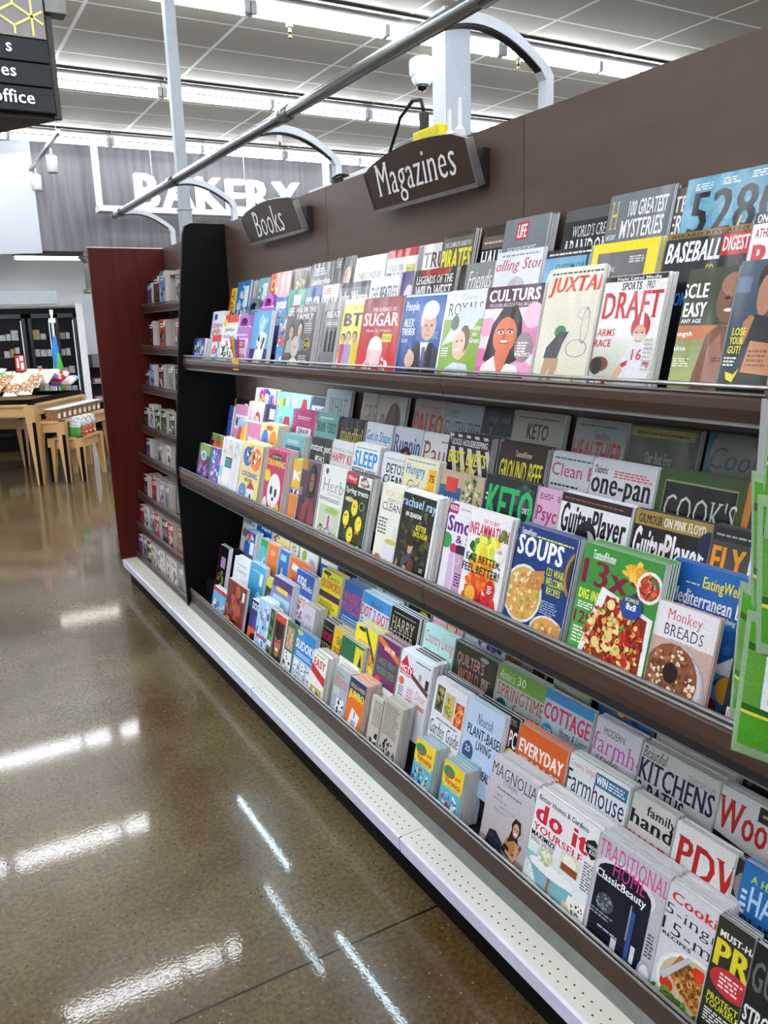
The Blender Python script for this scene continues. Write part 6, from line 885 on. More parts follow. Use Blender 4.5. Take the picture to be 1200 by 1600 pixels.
1.8591 0.1727 0.1727 0 3 4 0.262 2 5 0 m|tan magazine with brown lettering peeking over the green topped one|r 0 0 1 1 8a7e70;t 150 .4 .72 .64 .86 d8d0c0 S;e .2 .7 .2 .2 6a4a38;r .7 .5 1 .8 3a2e28
1.6483 0.1424 0.1424 0 3 4 0.262 2 5 0 m|cream book of patterns peeking over the cottage magazine|r 0 0 1 1 c0c0a8;l .05 .76 .95 .94 3 8a8a78;f .7 .8 .2 .1 16 .04 6a9a4a
1.4679 0.1866 0.1866 0 3 4 0.262 2 5 0 m|blue and green garden patterned magazine peeking over the farmhouse one|r 0 0 1 1 3a70a8;f .5 .8 .48 .16 70 .05 8ac040,3a9a4a,e8c030,2a5a98,c84a30;r 0 .85 .2 .95 a8c878
1.2712 0.0828 0.0828 0 3 4 0.262 2 5 0 m|white magazine with the small word Character|r 0 0 1 1 d4d4cc;t Character .1 .78 .9 .9 5c5c54 s
1.1810 0.0887 0.0887 0 3 4 0.262 2 5 0 m|cream magazine with brown lettering peeking over the kitchens stack|r 0 0 1 1 c8bca8;t BASEMENT .02 .8 .98 .92 7a4a28 k;r .1 .6 .9 .76 a88a60
1.0654 0.1253 0.1253 0 3 4 0.262 2 5 0 m|dark magazine with an orange glow behind the woodworking one|r 0 0 1 1 2c2420;f .4 .8 .3 .14 30 .07 b0502a,7a3420,3a5a78;f .85 .75 .2 .2 16 .06 2a6aa0
'''  # shaded back row of the middle shelf: shade is mixed into its cover colours

# ---------------------------------------------------------------- printed covers
LAY = 7e-5
def clip(poly, W, H):
    for ax, lim, sg in ((0, 0.0, 1), (0, W, -1), (1, 0.0, 1), (1, H, -1)):
        out = []
        n = len(poly)
        if n == 0: return out
        for i in range(n):
            a, b = poly[i], poly[(i + 1) % n]
            da, db = sg * (a[ax] - lim), sg * (b[ax] - lim)
            if da >= 0: out.append(a)
            if (da >= 0) != (db >= 0):
                t = da / (da - db); out.append((a[0] + (b[0] - a[0]) * t, a[1] + (b[1] - a[1]) * t))
        poly = out
    return poly
class Cover:
    def __init__(s, W, H, aw, sh, rnd):
        s.W, s.H, s.aw, s.sh, s.rnd = W, H, aw, sh, rnd
        s.mb = MB(); s.k = 1; s.j = 0; s.warp = False
    def X(s, u): return (u + s.sh / s.aw) * s.aw
    def V(s, v): return 0.12 + 0.82 * v if s.warp and 0.001 < v < 0.6667 else v
    def poly(s, pts, col, sub=None):
        """pts in cover fractions, convex"""
        P = clip([(s.X(u), s.V(v) * s.H) for u, v in pts], s.W, s.H)
        if len(P) < 3: return
        if sub is None:
            s.j = (s.j + 1) % 8; sub = s.j
        y = -s.k * LAY - sub * 8e-6
        s.mb.add([(p[0], y, p[1]) for p in P], [tuple(range(len(P)))], 0, col)
    def nxt(s): s.k += 1
    def ell(s, cx, cy, rx, ry, col, n=18, rot=0.0):
        c, q = math.cos(rot), math.sin(rot)
        pts = []
        for i in range(n):
            a = 2 * PI * i / n; x, y = rx * math.cos(a) * s.aw, ry * math.sin(a) * s.H
            pts.append((cx + (x * c - y * q) / s.aw, cy + (x * q + y * c) / s.H))
        s.poly(pts, col)
    def run(s, ops):
        for op in ops.split(';'):
            a = op.split()
            if not a: continue
            k = a[0]
            if k == 'r':
                x0, y0, x1, y1 = map(float, a[1:5]); s.poly([(x0, y0), (x1, y0), (x1, y1), (x0, y1)], hexc(a[5]))
            elif k == 'g':
                x0, y0, x1, y1 = map(float, a[1:5]); c1, c2 = hexc(a[5]), hexc(a[6]); n = 14
                for i in range(n):
                    t = (i + 0.5) / n; c = tuple(c2[j] + (c1[j] - c2[j]) * t for j in range(4))
                    s.poly([(x0, y0 + (y1 - y0) * i / n), (x1, y0 + (y1 - y0) * i / n), (x1, y0 + (y1 - y0) * (i + 1) / n), (x0, y0 + (y1 - y0) * (i + 1) / n)], c)
            elif k == 'e':
                s.ell(*map(float, a[1:5]), hexc(a[5]))
            elif k == 'o':
                cx, cy, rx, ry = map(float, a[1:5]); c = hexc(a[5]); th = float(a[6]) if len(a) > 6 else 0.01
                n = 20
                for i in range(n):
                    t0, t1 = 2 * PI * i / n, 2 * PI * (i + 1) / n; q = th / rx
                    s.poly([(cx + rx * math.cos(t0), cy + ry * math.sin(t0)), (cx + rx * math.cos(t1), cy + ry * math.sin(t1)),
                            (cx + rx * (1 - q) * math.cos(t1), cy + ry * (1 - q) * math.sin(t1)), (cx + rx * (1 - q) * math.cos(t0), cy + ry * (1 - q) * math.sin(t0))], c)
            elif k == 'p':
                c = hexc(a[1]); v = list(map(float, a[2:])); pts = [(v[i], v[i + 1]) for i in range(0, len(v), 2)]
                for t in tessellate_polygon([[Vector((p[0], p[1], 0)) for p in pts]]):
                    s.poly([pts[i] for i in t], c)
            elif k == 'f':
                cx, cy, rx, ry = map(float, a[1:5]); n = int(a[5]); sz = float(a[6]); cols = [hexc(c) for c in a[7].split(',')]
                asp = s.aw / s.H
                for i in range(n):
                    r = math.sqrt(s.rnd.random()); t = s.rnd.random() * 2 * PI
                    q = sz * s.rnd.uniform(0.55, 1.35)
                    s.ell(cx + rx * r * math.cos(t), cy + ry * r * math.sin(t), q, q * asp * s.rnd.uniform(0.35, 1.0), s.rnd.choice(cols), 7, s.rnd.uniform(0, PI))
                    if i % 6 == 5: s.k += 0.5
            elif k == 'l':
                x0, y0, x1, y1 = map(float, a[1:5]); n = int(a[5]); c = hexc(a[6]); h = (y1 - y0) / (n * 1.0)
                for i in range(n):
                    x = x0; xe = x1 - (x1 - x0) * s.rnd.uniform(0, 0.25) * (n > 1); yb = y0 + i * h
                    while x < xe - 1e-4:
                        w_ = min(s.rnd.uniform(0.03, 0.09), xe - x)
                        s.poly([(x, yb + h * 0.2), (x + w_, yb + h * 0.2), (x + w_, yb + h * 0.72), (x, yb + h * 0.72)], c)
                        x += w_ + 0.014
            elif k == 't':
                txt = a[1].replace('_', ' '); x0, y0, x1, y1 = map(float, a[2:6]); c = hexc(a[6]); font = a[7]
                fs, bb = text_shapes(txt, font)
                bw, bh = bb[2] - bb[0], bb[3] - bb[1]
                for f in fs:
                    s.poly([(x0 + (p[0] - bb[0]) / bw * (x1 - x0), y0 + (p[1] - bb[1]) / bh * (y1 - y0)) for p in f], c, f[0][2])
            elif k == 'h':
                cx, cy, q = map(float, a[1:4]); sk, hr = hexc(a[4]), hexc(a[5]); sh = hexc(a[6]) if len(a) > 6 else hr
                asp = s.aw / s.H; r = q * asp * 1.25
                s.poly([(cx - q * 1.7, cy - r * 3.2), (cx + q * 1.7, cy - r * 3.2), (cx + q * 1.3, cy - r * 1.5), (cx + q * 0.4, cy - r * 1.1), (cx - q * 0.4, cy - r * 1.1), (cx - q * 1.3, cy - r * 1.5)], sh); s.nxt()
                s.ell(cx, cy + r * 0.12, q * 1.1, r * 1.15, hr); s.nxt()
                s.poly([(cx - q * 0.35, cy - r * 1.3), (cx + q * 0.35, cy - r * 1.3), (cx + q * 0.3, cy - r * 0.5), (cx - q * 0.3, cy - r * 0.5)], sk); s.nxt()
                s.ell(cx, cy - r * 0.08, q * 0.8, r * 0.92, sk); s.nxt()
                dk = (0.03, 0.02, 0.02, 1)
                s.ell(cx - q * 0.32, cy + r * 0.08, q * 0.13, r * 0.07, dk, 8); s.ell(cx + q * 0.32, cy + r * 0.08, q * 0.13, r * 0.07, dk, 8)
                s.ell(cx, cy - r * 0.5, q * 0.26, r * 0.08, (0.75, 0.45, 0.42, 1), 8)
                s.poly([(cx - q * 0.07, cy - r * 0.2), (cx + q * 0.07, cy - r * 0.2), (cx, cy + r * 0.05)], tuple(x * 0.8 for x in sk[:3]) + (1,))
            elif k == 'b':
                x0, y0, x1, y1 = map(float, a[1:5]); s.poly([(x0, y0), (x1, y0), (x1, y1), (x0, y1)], hexc('e8e8e8')); s.nxt()
                x = x0 + 0.02
                while x < x1 - 0.02:
                    w_ = s.rnd.choice((0.006, 0.01, 0.016)); s.poly([(x, y0 + (y1 - y0) * 0.15), (x + w_, y0 + (y1 - y0) * 0.15), (x + w_, y1 - (y1 - y0) * 0.1), (x, y1 - (y1 - y0) * 0.1)], hexc('222222')); x += w_ + 0.012
            s.nxt()
LEAN = math.atan2(0.2215, 0.975)
def first_col(ops):
    a = ops.split(';')[0].split()
    return hexc(a[5])
def block(mb, x0, x1, y0, y1, z0, z1, c):
    """pages between two covers: 0 print, 1 pages"""
    th = 0.00025
    mb.box(x0, x1, y0, y0 + th, z0, z1, 0, c)
    mb.box(x0 + 0.0003, x1 - 0.0001, y0 + th, y1 - th, z0 + 0.0003, z1 - 0.0001, 1, None)
    mb.box(x0, x1, y1 - th, y1, z0, z1, 0, c)
    mb.add([(x0 - 1e-4, y0, z0), (x0 - 1e-4, y1, z0), (x0 - 1e-4, y1, z1), (x0 - 1e-4, y0, z1)], [(0, 1, 2, 3)], 0, c)
NAMES = {'m': ('magazine', 'magazine'), 'b': ('childrens_book', 'book'), 'p': ('puzzle_magazine', 'puzzle magazine'), 'd': ('digest', 'magazine')}
SHN = {1: 'top', 2: 'middle', 3: 'bottom'}
ROT = (-LEAN, 0, -PI / 2)
queue = []; nfront = 0
for ln in PRINTS.strip().split('\n'):
    h, label, ops = ln.split('|', 2)
    h = h.split(); Y, Wd, aw, sh = map(float, h[:4]); S, R = int(h[4]), int(h[5]); H = float(h[6]); n = int(h[7]); t = float(h[8]) / 1000; dx = float(h[9]); kind = h[10]
    rnd = random.Random(label); nfront += 1
    c = Cover(Wd, H, aw, sh, rnd)
    bg = first_col(ops)
    mats = ['print', 'newsprint' if kind in 'pd' or 'newsprint' in label else 'pages']
    block(c.mb, 0, Wd, 0, t, 0, H, bg)
    c.warp = S == 1 and R == 1
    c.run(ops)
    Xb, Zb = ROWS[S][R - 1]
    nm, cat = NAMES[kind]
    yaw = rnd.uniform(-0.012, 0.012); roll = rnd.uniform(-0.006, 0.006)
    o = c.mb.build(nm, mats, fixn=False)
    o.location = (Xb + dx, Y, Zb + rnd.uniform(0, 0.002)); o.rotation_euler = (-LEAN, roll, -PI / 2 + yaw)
    # a price sticker or barcode corner is part of the print; label and category
    tag(o, label[0].lower() + label[1:] if not label[:3].isupper() else label, cat, 'printed matter in row %d of the %s shelf' % (R, SHN[S]))
    maxd = (ROWS[S][R][0] - Xb - 0.010 if R < len(ROWS[S]) else HX - Xb - 0.064) - dx
    # the top of a leaning copy must stay clear of the back panel
    if R == len(ROWS[S]): maxd = max(t * 2, HX - 0.004 - (Xb + dx) - H * math.sin(LEAN))
    cnt = 0
    tt = t / math.cos(LEAN)
    for q in range(1, n + 1):
        off = q * tt * 1.025
        if off + tt > maxd: break
        dist = math.hypot(Xb, Y - Wd) * (1.0 + 0.04 * q)
        queue.append((dist, label, kind, (Xb + dx + off, Y + rnd.uniform(-0.003, 0.002), Zb + rnd.uniform(-0.002, 0.003)), roll, yaw, Wd, H, t, bg, mats, nm, cat, S))
queue.sort(key=lambda q: q[0])
# the nearest copies stand as things of their own, the many far ones as one stuff object
cache = {}; seen = {}; ORD = ['front', 'second', 'third', 'fourth', 'fifth', 'sixth', 'seventh', 'eighth', 'ninth', 'tenth', 'eleventh', 'twelfth', 'thirteenth', 'fourteenth', 'fifteenth', 'sixteenth']
NIND = 178
made_n = 0; rest = []
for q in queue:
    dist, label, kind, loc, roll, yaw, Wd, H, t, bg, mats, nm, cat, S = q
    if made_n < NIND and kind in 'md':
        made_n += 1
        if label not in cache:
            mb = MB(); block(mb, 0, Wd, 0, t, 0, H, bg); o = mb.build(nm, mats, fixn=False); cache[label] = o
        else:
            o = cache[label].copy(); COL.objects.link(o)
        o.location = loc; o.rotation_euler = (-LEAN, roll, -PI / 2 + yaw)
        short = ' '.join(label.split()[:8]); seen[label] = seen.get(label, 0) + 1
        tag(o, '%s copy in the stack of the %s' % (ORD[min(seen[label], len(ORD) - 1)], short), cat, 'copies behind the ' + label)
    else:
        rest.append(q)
for mset, nm in ((('print', 'pages'), 'magazine_copies'), (('print', 'newsprint'), 'puzzle_copies')):
    big = MB()
    for dist, label, kind, loc, roll, yaw, Wd, H, t, bg, mats, _n, cat, S in rest:
        if tuple(mats) != mset: continue
        mb = MB(); block(mb, 0, Wd, 0, t, 0, H, bg)
        # into the frame of an object turned -90 degrees, so that y runs through the stack
        Rm = Matrix.Rotation(-LEAN, 3, 'X'); off = Vector((-loc[1], loc[0], loc[2]))
        o0 = len(big.v)
        big.v.extend([tuple(Rm @ Vector(v) + off) for v in mb.v])
        big.f.extend([tuple(i + o0 for i in f) for f in mb.f]); big.m.extend(mb.m); big.c.extend(mb.c)
    if big.f:
        o = big.build(nm, list(mset), fixn=False); o.rotation_euler = (0, 0, -PI / 2)
        tag(o, 'rows of further copies packed behind the front magazines and books' if nm[0] == 'm' else 'rows of further newsprint copies packed behind the puzzle digests', 'magazine copies', None, 'stuff')

# ---------------------------------------------------------------- pencil kits in clear cases with handles
def kit(Y, S, R, dx, W_, H_, T_, col, label, art):
    Xb, Zb = ROWS[S][R - 1]
    t = empty('activity_case', (Xb + dx, Y, Zb), ROT, label=label, cat='activity case', group='handled activity cases on the top shelf')
    m = plain('case_' + col, col, 0.2, coat=0.6)
    body = MB(); n = 12
    hb = H_ * 0.74
    out = [(0.0, 0.0), (W_, 0.0), (W_, hb), (W_ * 0.92, hb + 0.012)]
    arch = [(W_ / 2 + W_ * 0.36 * math.cos(PI * i / n), hb + 0.008 + (H_ - hb - 0.008) * math.sin(PI * i / n) ** 0.8) for i in range(n + 1)]
    out += arch + [(W_ * 0.08, hb + 0.012), (0.0, hb)]
    outer = arch; inner = [(W_ / 2 + (x - W_ / 2) * 0.62, hb + 0.008 + (z - hb - 0.008) * 0.62) for x, z in arch]
    body.prism([(0, 0), (W_, 0), (W_, hb), (W_ * 0.92, hb + 0.012), (W_ * 0.08, hb + 0.012), (0, hb)], 'y', 0, T_)
    body.build('shell', m, t, bevel=0.006)
    hd = MB(); vs = []
    for i in range(n + 1):
        for p in (outer[i], inner[i]):
            vs += [(p[0], 0.004, p[1]), (p[0], T_ - 0.004, p[1])]
    fs = []
    for i in range(n):
        a = i * 4; b = a + 4
        fs += [(a, b, b + 1, a + 1), (a + 2, a + 3, b + 3, b + 2), (a, a + 2, b + 2, b), (a + 1, b + 1, b + 3, a + 3)]
    hd.add(vs, fs).build('handle', m, t)
    c = Cover(W_ * 0.86, hb * 0.92, W_ * 0.86, 0, random.Random(label)); c.run(art)
    o = c.mb.build('printed_card', 'print', t, loc=(W_ * 0.07, -0.001, hb * 0.04), fixn=False)
    return t
ART = 'r 0 0 1 1 e4dcf4;r 0 .8 1 1 c07ad0;l .1 .84 .9 .92 1 f4e8fa;r .2 .56 .8 .76 b0508a;l .25 .6 .75 .72 2 f0e0f0;f .5 .34 .38 .16 30 .06 f0c8a8,e0607a,7ac0e8,f0e070;e .3 .14 .26 .12 f8f8fc'
k1 = kit(3.575, 1, 1, -0.001, 0.215, 0.262, 0.035, 'b070c8', 'lilac plastic activity case with an arched handle in the front row', ART)
kit(3.66, 1, 2, 0.006, 0.20, 0.25, 0.03, '3a4668', 'dark blue grey activity case with an arched handle in the second row', 'r 0 0 1 1 c8ccd4;r 0 .8 1 1 6a7488;l .1 .5 .9 .7 3 566;f .5 .3 .4 .15 20 .06 8a94a8,d8dce4')
kit(3.452, 1, 2, -0.004, 0.17, 0.262, 0.03, 'b850c0', 'bright purple activity case with an arched handle in the second row', 'r 0 0 1 1 e8d0ec;r 0 .76 1 1 d088d8;f .5 .4 .4 .2 30 .06 f0a0c8,8a5ac8,f4f4f8;r .6 .3 .9 .7 f0f0f4')
# blue story kit with a printed pencil cup between the lilac case and the next book
Xb, Zb = ROWS[1][0]
c = Cover(0.19, 0.262, 0.19, 0, random.Random(4)); block(c.mb, 0, 0.19, 0, 0.02, 0, 0.262, hexc('3a8ad0'))
c.run('r 0 0 1 1 5ab4e4;r 0 0 1 .4 1c3a7a;p f4f0f0 .2 .15 .45 .72 .9 .62 .7 .1;e .55 .78 .2 .1 a8dcf4;f .5 .5 .3 .12 10 .06 fff,222;f .6 .85 .3 .08 12 .07 8ad0f0,fff')
o = c.mb.build('childrens_book', ['print', 'pages'], fixn=False); o.location = (Xb, 3.345, Zb); o.rotation_euler = ROT
tag(o, 'blue and white snow story kit beside the lilac case', 'book')
cup = empty('pencil_cup', (Xb - 0.001, 3.44, Zb + 0.012), (0, 0, -PI / 2), label='yellow and red cup of coloured pencils fixed to the activity set by the front rail', cat='pencil cup')
MB().prism([(-0.035, 0), (0.035, 0), (0.04, 0.05), (-0.04, 0.05)], 'y', -0.012, 0.0).build('cup', plain('cup_yellow', 'e8c020', 0.4), cup)
MB().prism([(-0.036, 0.008), (0.036, 0.008), (0.037, 0.024), (-0.037, 0.024)], 'y', -0.0135, -0.0005).build('band', plain('cup_red', 'd03a28', 0.4), cup)
for i, (col, a, L_) in enumerate((('d22c2c', -0.38, 0.105), ('e88a20', -0.2, 0.10), ('2e9a3c', -0.05, 0.095), ('2a6ac8', 0.1, 0.09), ('c8287a', 0.22, 0.10))):
    x = -0.02 + i * 0.01
    MB().tube([(x, -0.006, 0.045), (x + math.sin(a) * L_ * 0.85, -0.006, 0.045 + math.cos(a) * L_ * 0.85), (x + math.sin(a) * L_, -0.006, 0.045 + math.cos(a) * L_)], [0.005, 0.005, 0.001], 6).build('pencil', plain('pencil_' + col, col, 0.4), cup)

# ---------------------------------------------------------------- paperbacks on the far section
random.seed(21)
PBC = ['3a4a78', '6a2a2c', '1c1c20', '4a6a8a', 'b8b0a8', '8a3a30', '2c4038', 'c8c4bc', '5a4a6a', '7a6a4a', 'a82a2a', '3a6a98']
WHERE = ['top', 'second', 'third', 'fourth', 'fifth', 'sixth', 'seventh', 'lowest']
fills = [
    [(5.36, .165, 1, .105, 'a dark blue cover'), (5.20, .20, 3, .03, 'a brown patterned cover'), (5.05, .215, 1, .11, 'a blue landscape cover and white pages'), (4.72, .20, 2, .04, 'a red and white cover'), (4.50, .20, 2, .04, 'a grey cover')],
    [(5.30, .185, 2, .04, 'a black cover'), (5.05, .19, 3, .035, 'a black and orange cover'), (4.72, .19, 2, .03, 'a pink marbled cover'), (4.5, .18, 2, .03, 'a brown cover')],
    [(5.40, .12, 1, .03, 'a dark patterned cover'), (5.27, .165, 1, .09, 'a light blue cover'), (5.06, .17, 2, .035, 'a maroon cover'), (4.86, .17, 1, .05, 'a pale grey cover'), (4.70, .17, 2, .03, 'a black cover'), (4.5, .17, 2, .03, 'a grey cover')],
    [(5.40, .14, 3, .03, 'a black and green cover'), (5.26, .175, 1, .05, 'a pale spine'), (5.12, .15, 3, .03, 'a green scribbled cover'), (4.98, .155, 2, .03, 'a dark green cover'), (4.80, .15, 3, .045, 'a black cover with red lettering'), (4.52, .15, 3, .04, 'a grey cover')],
    [(5.30, .14, 1, .10, 'a navy cover'), (5.02, .14, 2, .05, 'a grey city cover'), (4.82, .15, 2, .04, 'a white and tan cover'), (4.52, .15, 2, .04, 'a pale blue cover')],
    [(5.33, .155, 3, .03, 'a black cover'), (5.12, .16, 3, .04, 'a red cover'), (4.95, .16, 3, .035, 'a lilac grey cover'), (4.82, .165, 3, .04, 'a blue grey cover'), (4.52, .16, 2, .03, 'a red and white cover')],
    [(5.40, .15, 2, .03, 'a crimson cover'), (5.28, .16, 2, .03, 'a white cover with a dark shape'), (5.13, .15, 2, .03, 'a dark grey cover'), (5.02, .165, 3, .035, 'a bright red cover'), (4.84, .16, 2, .03, 'a black and white cover'), (4.72, .16, 2, .035, 'a scarlet cover'), (4.50, .165, 3, .035, 'an orange red cover')],
    [(5.42, .15, 2, .03, 'a purple blue cover'), (5.31, .16, 2, .025, 'a silver and brown cover'), (5.20, .155, 2, .025, 'a brown portrait cover'), (5.09, .155, 2, .025, 'a cream cover'), (4.98, .16, 1, .03, 'a grey cover'), (4.88, .165, 2, .03, 'a couple on white, farthest of three'), (4.74, .165, 2, .03, 'a couple on white, middle of three'), (4.63, .165, 2, .03, 'a couple on white, nearest of three'), (4.48, .165, 2, .03, 'a pale grey cover')],
]
cmap = {'dark blue': '2a4a8a', 'brown': '5a4030', 'blue landscape': '5a86b8', 'red and white': 'b8a8a8', 'grey': '8a8a8a', 'black': '1a1a1c', 'pink': 'a8707a', 'dark': '2a2a2c', 'light blue': '7aa8d8', 'maroon': '5a1c28', 'pale': 'b8b8b8', 'green': '2c4a34', 'navy': '2a3a6a', 'white': 'd0ccc8', 'red': 'a8282c', 'lilac': '8a86a0', 'crimson': '8a1c28', 'bright red': 'c82a34', 'scarlet': 'b02018', 'orange': 'a84a28', 'purple': '4a4a80', 'silver': '8a8078', 'cream': 'c8bca8'}
for k, (z, x) in enumerate(BK):
    for j, (y, h_, n_, t_, ds_) in enumerate(fills[k]):
        key = max((q for q in cmap if q in ds_), key=len)
        col = cmap[key]; wd = 0.105 if h_ < 0.19 else 0.13
        if h_ * 0 + 1:
            rnd = random.Random(k * 100 + j)
        c = Cover(wd, h_, wd, 0, rnd); block(c.mb, 0, wd, 0, t_, 0, h_, hexc(col))
        lc = 'e8e4dc' if sum(hexc(col)[:3]) < 1.0 else '3a3a44'
        c.run('l .12 .74 .88 .9 2 %s;f .5 .42 .34 .2 16 .12 %s,%s,%s;l .2 .06 .8 .14 1 %s;r .72 .8 .95 .96 e8e8e8' % (lc, random.Random(j).choice(PBC), random.Random(j + 7).choice(PBC), random.Random(j + k).choice(PBC), lc))
        o = c.mb.build('paperback', ['print', 'newsprint'], fixn=False)
        xb = x + 0.012
        tag(o, 'paperback with %s, %s far shelf' % (ds_.replace('a ', '', 1) if ds_.startswith('a ') else ds_.replace('an ', '', 1), WHERE[k]), 'book', 'paperbacks on the %s shelf of the far section' % WHERE[k])
        o.location = (xb, min(y, 5.43), z - 0.034); o.rotation_euler = (-0.06, 0, -PI / 2 + rnd.uniform(-.04, .04))
        for q in range(1, n_):
            off = q * (t_ + 0.002)
            if xb + off + t_ > HX - 0.02: break
            mb = MB(); block(mb, 0, wd, 0, t_, 0, h_, hexc(col)); p = mb.build('paperback', ['print', 'newsprint'], fixn=False)
            tag(p, '%s copy behind the paperback with %s, %s far shelf' % (('next', 'rearmost')[q > 1], ds_, WHERE[k]), 'book', 'copies behind the paperback with %s, %s far shelf' % (ds_, WHERE[k]))
            p.location = (xb + off, min(y, 5.43), z - 0.034); p.rotation_euler = (-0.06, 0, -PI / 2)
# tall pink pamphlet holder poking above the top shelf
c = Cover(0.11, 0.17, 0.11, 0, random.Random(3)); block(c.mb, 0, 0.11, 0, 0.05, 0, 0.17, hexc('b08a80'))
c.run('r 0 0 1 1 b48c84;r .0 .78 1 1 c8a890;l .25 .05 .95 .75 7 e8d8d8;r 0 0 .2 .8 7a4a40')
o = c.mb.build('paperback', ['print', 'pages'], fixn=False); o.location = (1.40, 4.66, 1.955); o.rotation_euler = (-0.12, 0, -PI / 2 + 0.1)
tag(o, 'brown and pink paperback standing higher than the others at the top of the far section', 'book')
struct(MB().box(1.40, HX, 4.264, 5.438, 1.945, 1.953).build('trim_2', 'dark'), 'narrow upper ledge of the far section')

# ---------------------------------------------------------------- clip strip of green snack bags
cs = empty('clip_strip', (1.145, 0.80, 1.56), label='clear plastic clip strip hanging from the top shelf at the near end', cat='clip strip')
MB().box(0.0, 0.003, -0.012, 0.012, -0.62, -0.06).build('strip', 'film', cs)
MB().tube([(0.0, 0, -0.062), (-0.008, 0, -0.05), (0.04, 0, -0.045), (0.092, 0, -0.054)], 0.002, 6).build('hook', 'steel', cs)
def jerky(u, v, r):
    g = hexc('4a9c22'); dg = hexc('22641a'); wt = hexc('e2e8ec')
    if v < 0.06 or v > 0.94 or u < 0.05: return hexc('8fae86')
    if v < 0.30: return g
    if v < 0.33: return hexc('d8d840')
    if v < 0.38: return dg
    if v > 0.80: return g
    if v > 0.76: return dg
    if u < 0.25: return hexc('5c9a3a')
    if 0.45 < v < 0.68 and 0.35 < u < 0.8: return hexc('6e3226')
    if 0.42 < v < 0.71 and 0.30 < u < 0.85: return hexc('c89a84')
    return wt
for i, (z, yy, xx) in enumerate(((1.62, 0.700, 1.10), (1.45, 0.712, 1.115), (1.27, 0.735, 1.13), (1.075, 0.765, 1.148))):
    for j in range(2):
        mb = pillow(0.15, 0.25, 0.028, jerky, 60 + i * 3 + j, fine=6)
        o = mb.build('snack_bag', 'foil', smooth=True)
        o.rotation_euler = (PI / 2 + 0.05, 0.10 * (i % 2) - 0.04, -PI / 2 + (0.3 if j else -0.1)); o.location = (xx - 0.036 * j, yy - 0.015 - 0.05 * j, z - 0.02 * j)
        tag(o, 'green and white snack bag on the clip strip, %s of the %s layer' % (('topmost', 'second', 'third', 'lowest')[i], ('back', 'front')[j]), 'bag', 'green snack bags on the clip strip')

# ---------------------------------------------------------------- deli corner behind the bakery wall
dl = empty('wall_strip_light', (1.95, 12.95, 2.795), label='short fluorescent light under the low ceiling above the glass coolers', cat='ceiling light')
MB().box(-0.47, 0.47, -0.09, 0.09, -0.06, 0.0).build('housing', 'greymetal', dl)
MB().box(-0.44, 0.44, -0.06, 0.06, -0.10, -0.06).build('tube', 'deli', dl)
tag(MB().prism([(2.26, 2.69), (2.50, 2.69), (2.50, 2.60), (2.36, 2.60), (2.33, 2.63)], 'y', 12.2, 12.5).box(2.34, 2.50, 12.2, 12.5, 2.25, 2.60).prism([(2.30, 2.25), (2.50, 2.25), (2.50, 2.20), (2.30, 2.20)], 'y', 12.2, 12.5).build('cornice_block', plain('olive_grey_trim', '6f6c5e', 0.5)), 'olive grey moulded cornice piece on the wall beside the cherry end panel', 'cornice')

cool = empty('glass_door_cooler', (1.3, 12.9, 0), label='black reach-in cooler with three glass doors full of white packages', cat='cooler')
MB().box(-2.0, 0.98, 0.10, 0.75, 0.0, 2.04).build('back', 'black', cool)
MB().box(-2.0, 0.98, 0.0, 0.1, 1.94, 2.04).build('header', 'black', cool)
MB().box(-2.0, 0.98, 0.0, 0.1, 0.0, 0.22).build('base', 'black', cool)
MB().box(0.93, 1.03, -0.02, 0.75, 0.0, 2.08).build('side_panel', 'white', cool)
MB().box(-1.3, 0.72, 0.15, 0.3, 2.08, 2.27).build('top_panel', 'coolpanel', cool)
MB().box(-2.0, 0.93, -0.01, 0.1, 2.02, 2.05).build('top_trim', 'greymetal', cool)
doors = [(-0.50, 0.22), (0.26, 0.60), (0.62, 0.93)]
random.seed(5)
M['pack'] = plain('white_package', 'eef0f4', 0.5, noise=0.15, scale=20)
M['packy'] = plain('yellow_package', 'cdbb6a', 0.5)
for k, (a, b) in enumerate([(-1.25, -0.54)] + doors):
    d = MB()
    for x0, x1, z0, z1 in ((a, a + 0.045, 0.22, 1.94), (b - 0.045, b, 0.22, 1.94), (a, b, 1.88, 1.94), (a, b, 0.22, 0.28)):
        d.box(x0, x1, -0.02, 0.02, z0, z1)
    d = d.build('door', 'blackg', cool)
    MB().box(a + 0.045, b - 0.045, -0.004, 0.004, 0.28, 1.88).build('pane', 'glass', d)
    MB().box(b - 0.056, b - 0.050, 0.03, 0.036, 0.5, 1.85).build('inside_light', 'coolerled', cool)
    for z in (0.55, 0.82, 1.08, 1.34, 1.58):
        MB().box(a + 0.045, b - 0.045, 0.04, 0.1, z - 0.012, z).build('shelf', 'dark', cool)
gi = 0
for (a, b) in doors:
    for z in (0.55, 0.82, 1.08, 1.34, 1.58):
        x = a + 0.06
        while x < b - 0.12:
            wd = random.uniform(0.05, 0.09)
            if random.random() < 0.88:
                hgt = random.uniform(0.07, 0.14)
                gi += 1
                o = MB().box(0, wd, 0, 0.05, 0, hgt).build('food_package', 'pack' if random.random() < 0.85 else 'packy', loc=(1.3 + x, 12.945, z))
                tag(o, 'small pale food package on a shelf inside the black glass cooler', 'package', 'pale packages behind the cooler glass')
            x += wd + 0.012

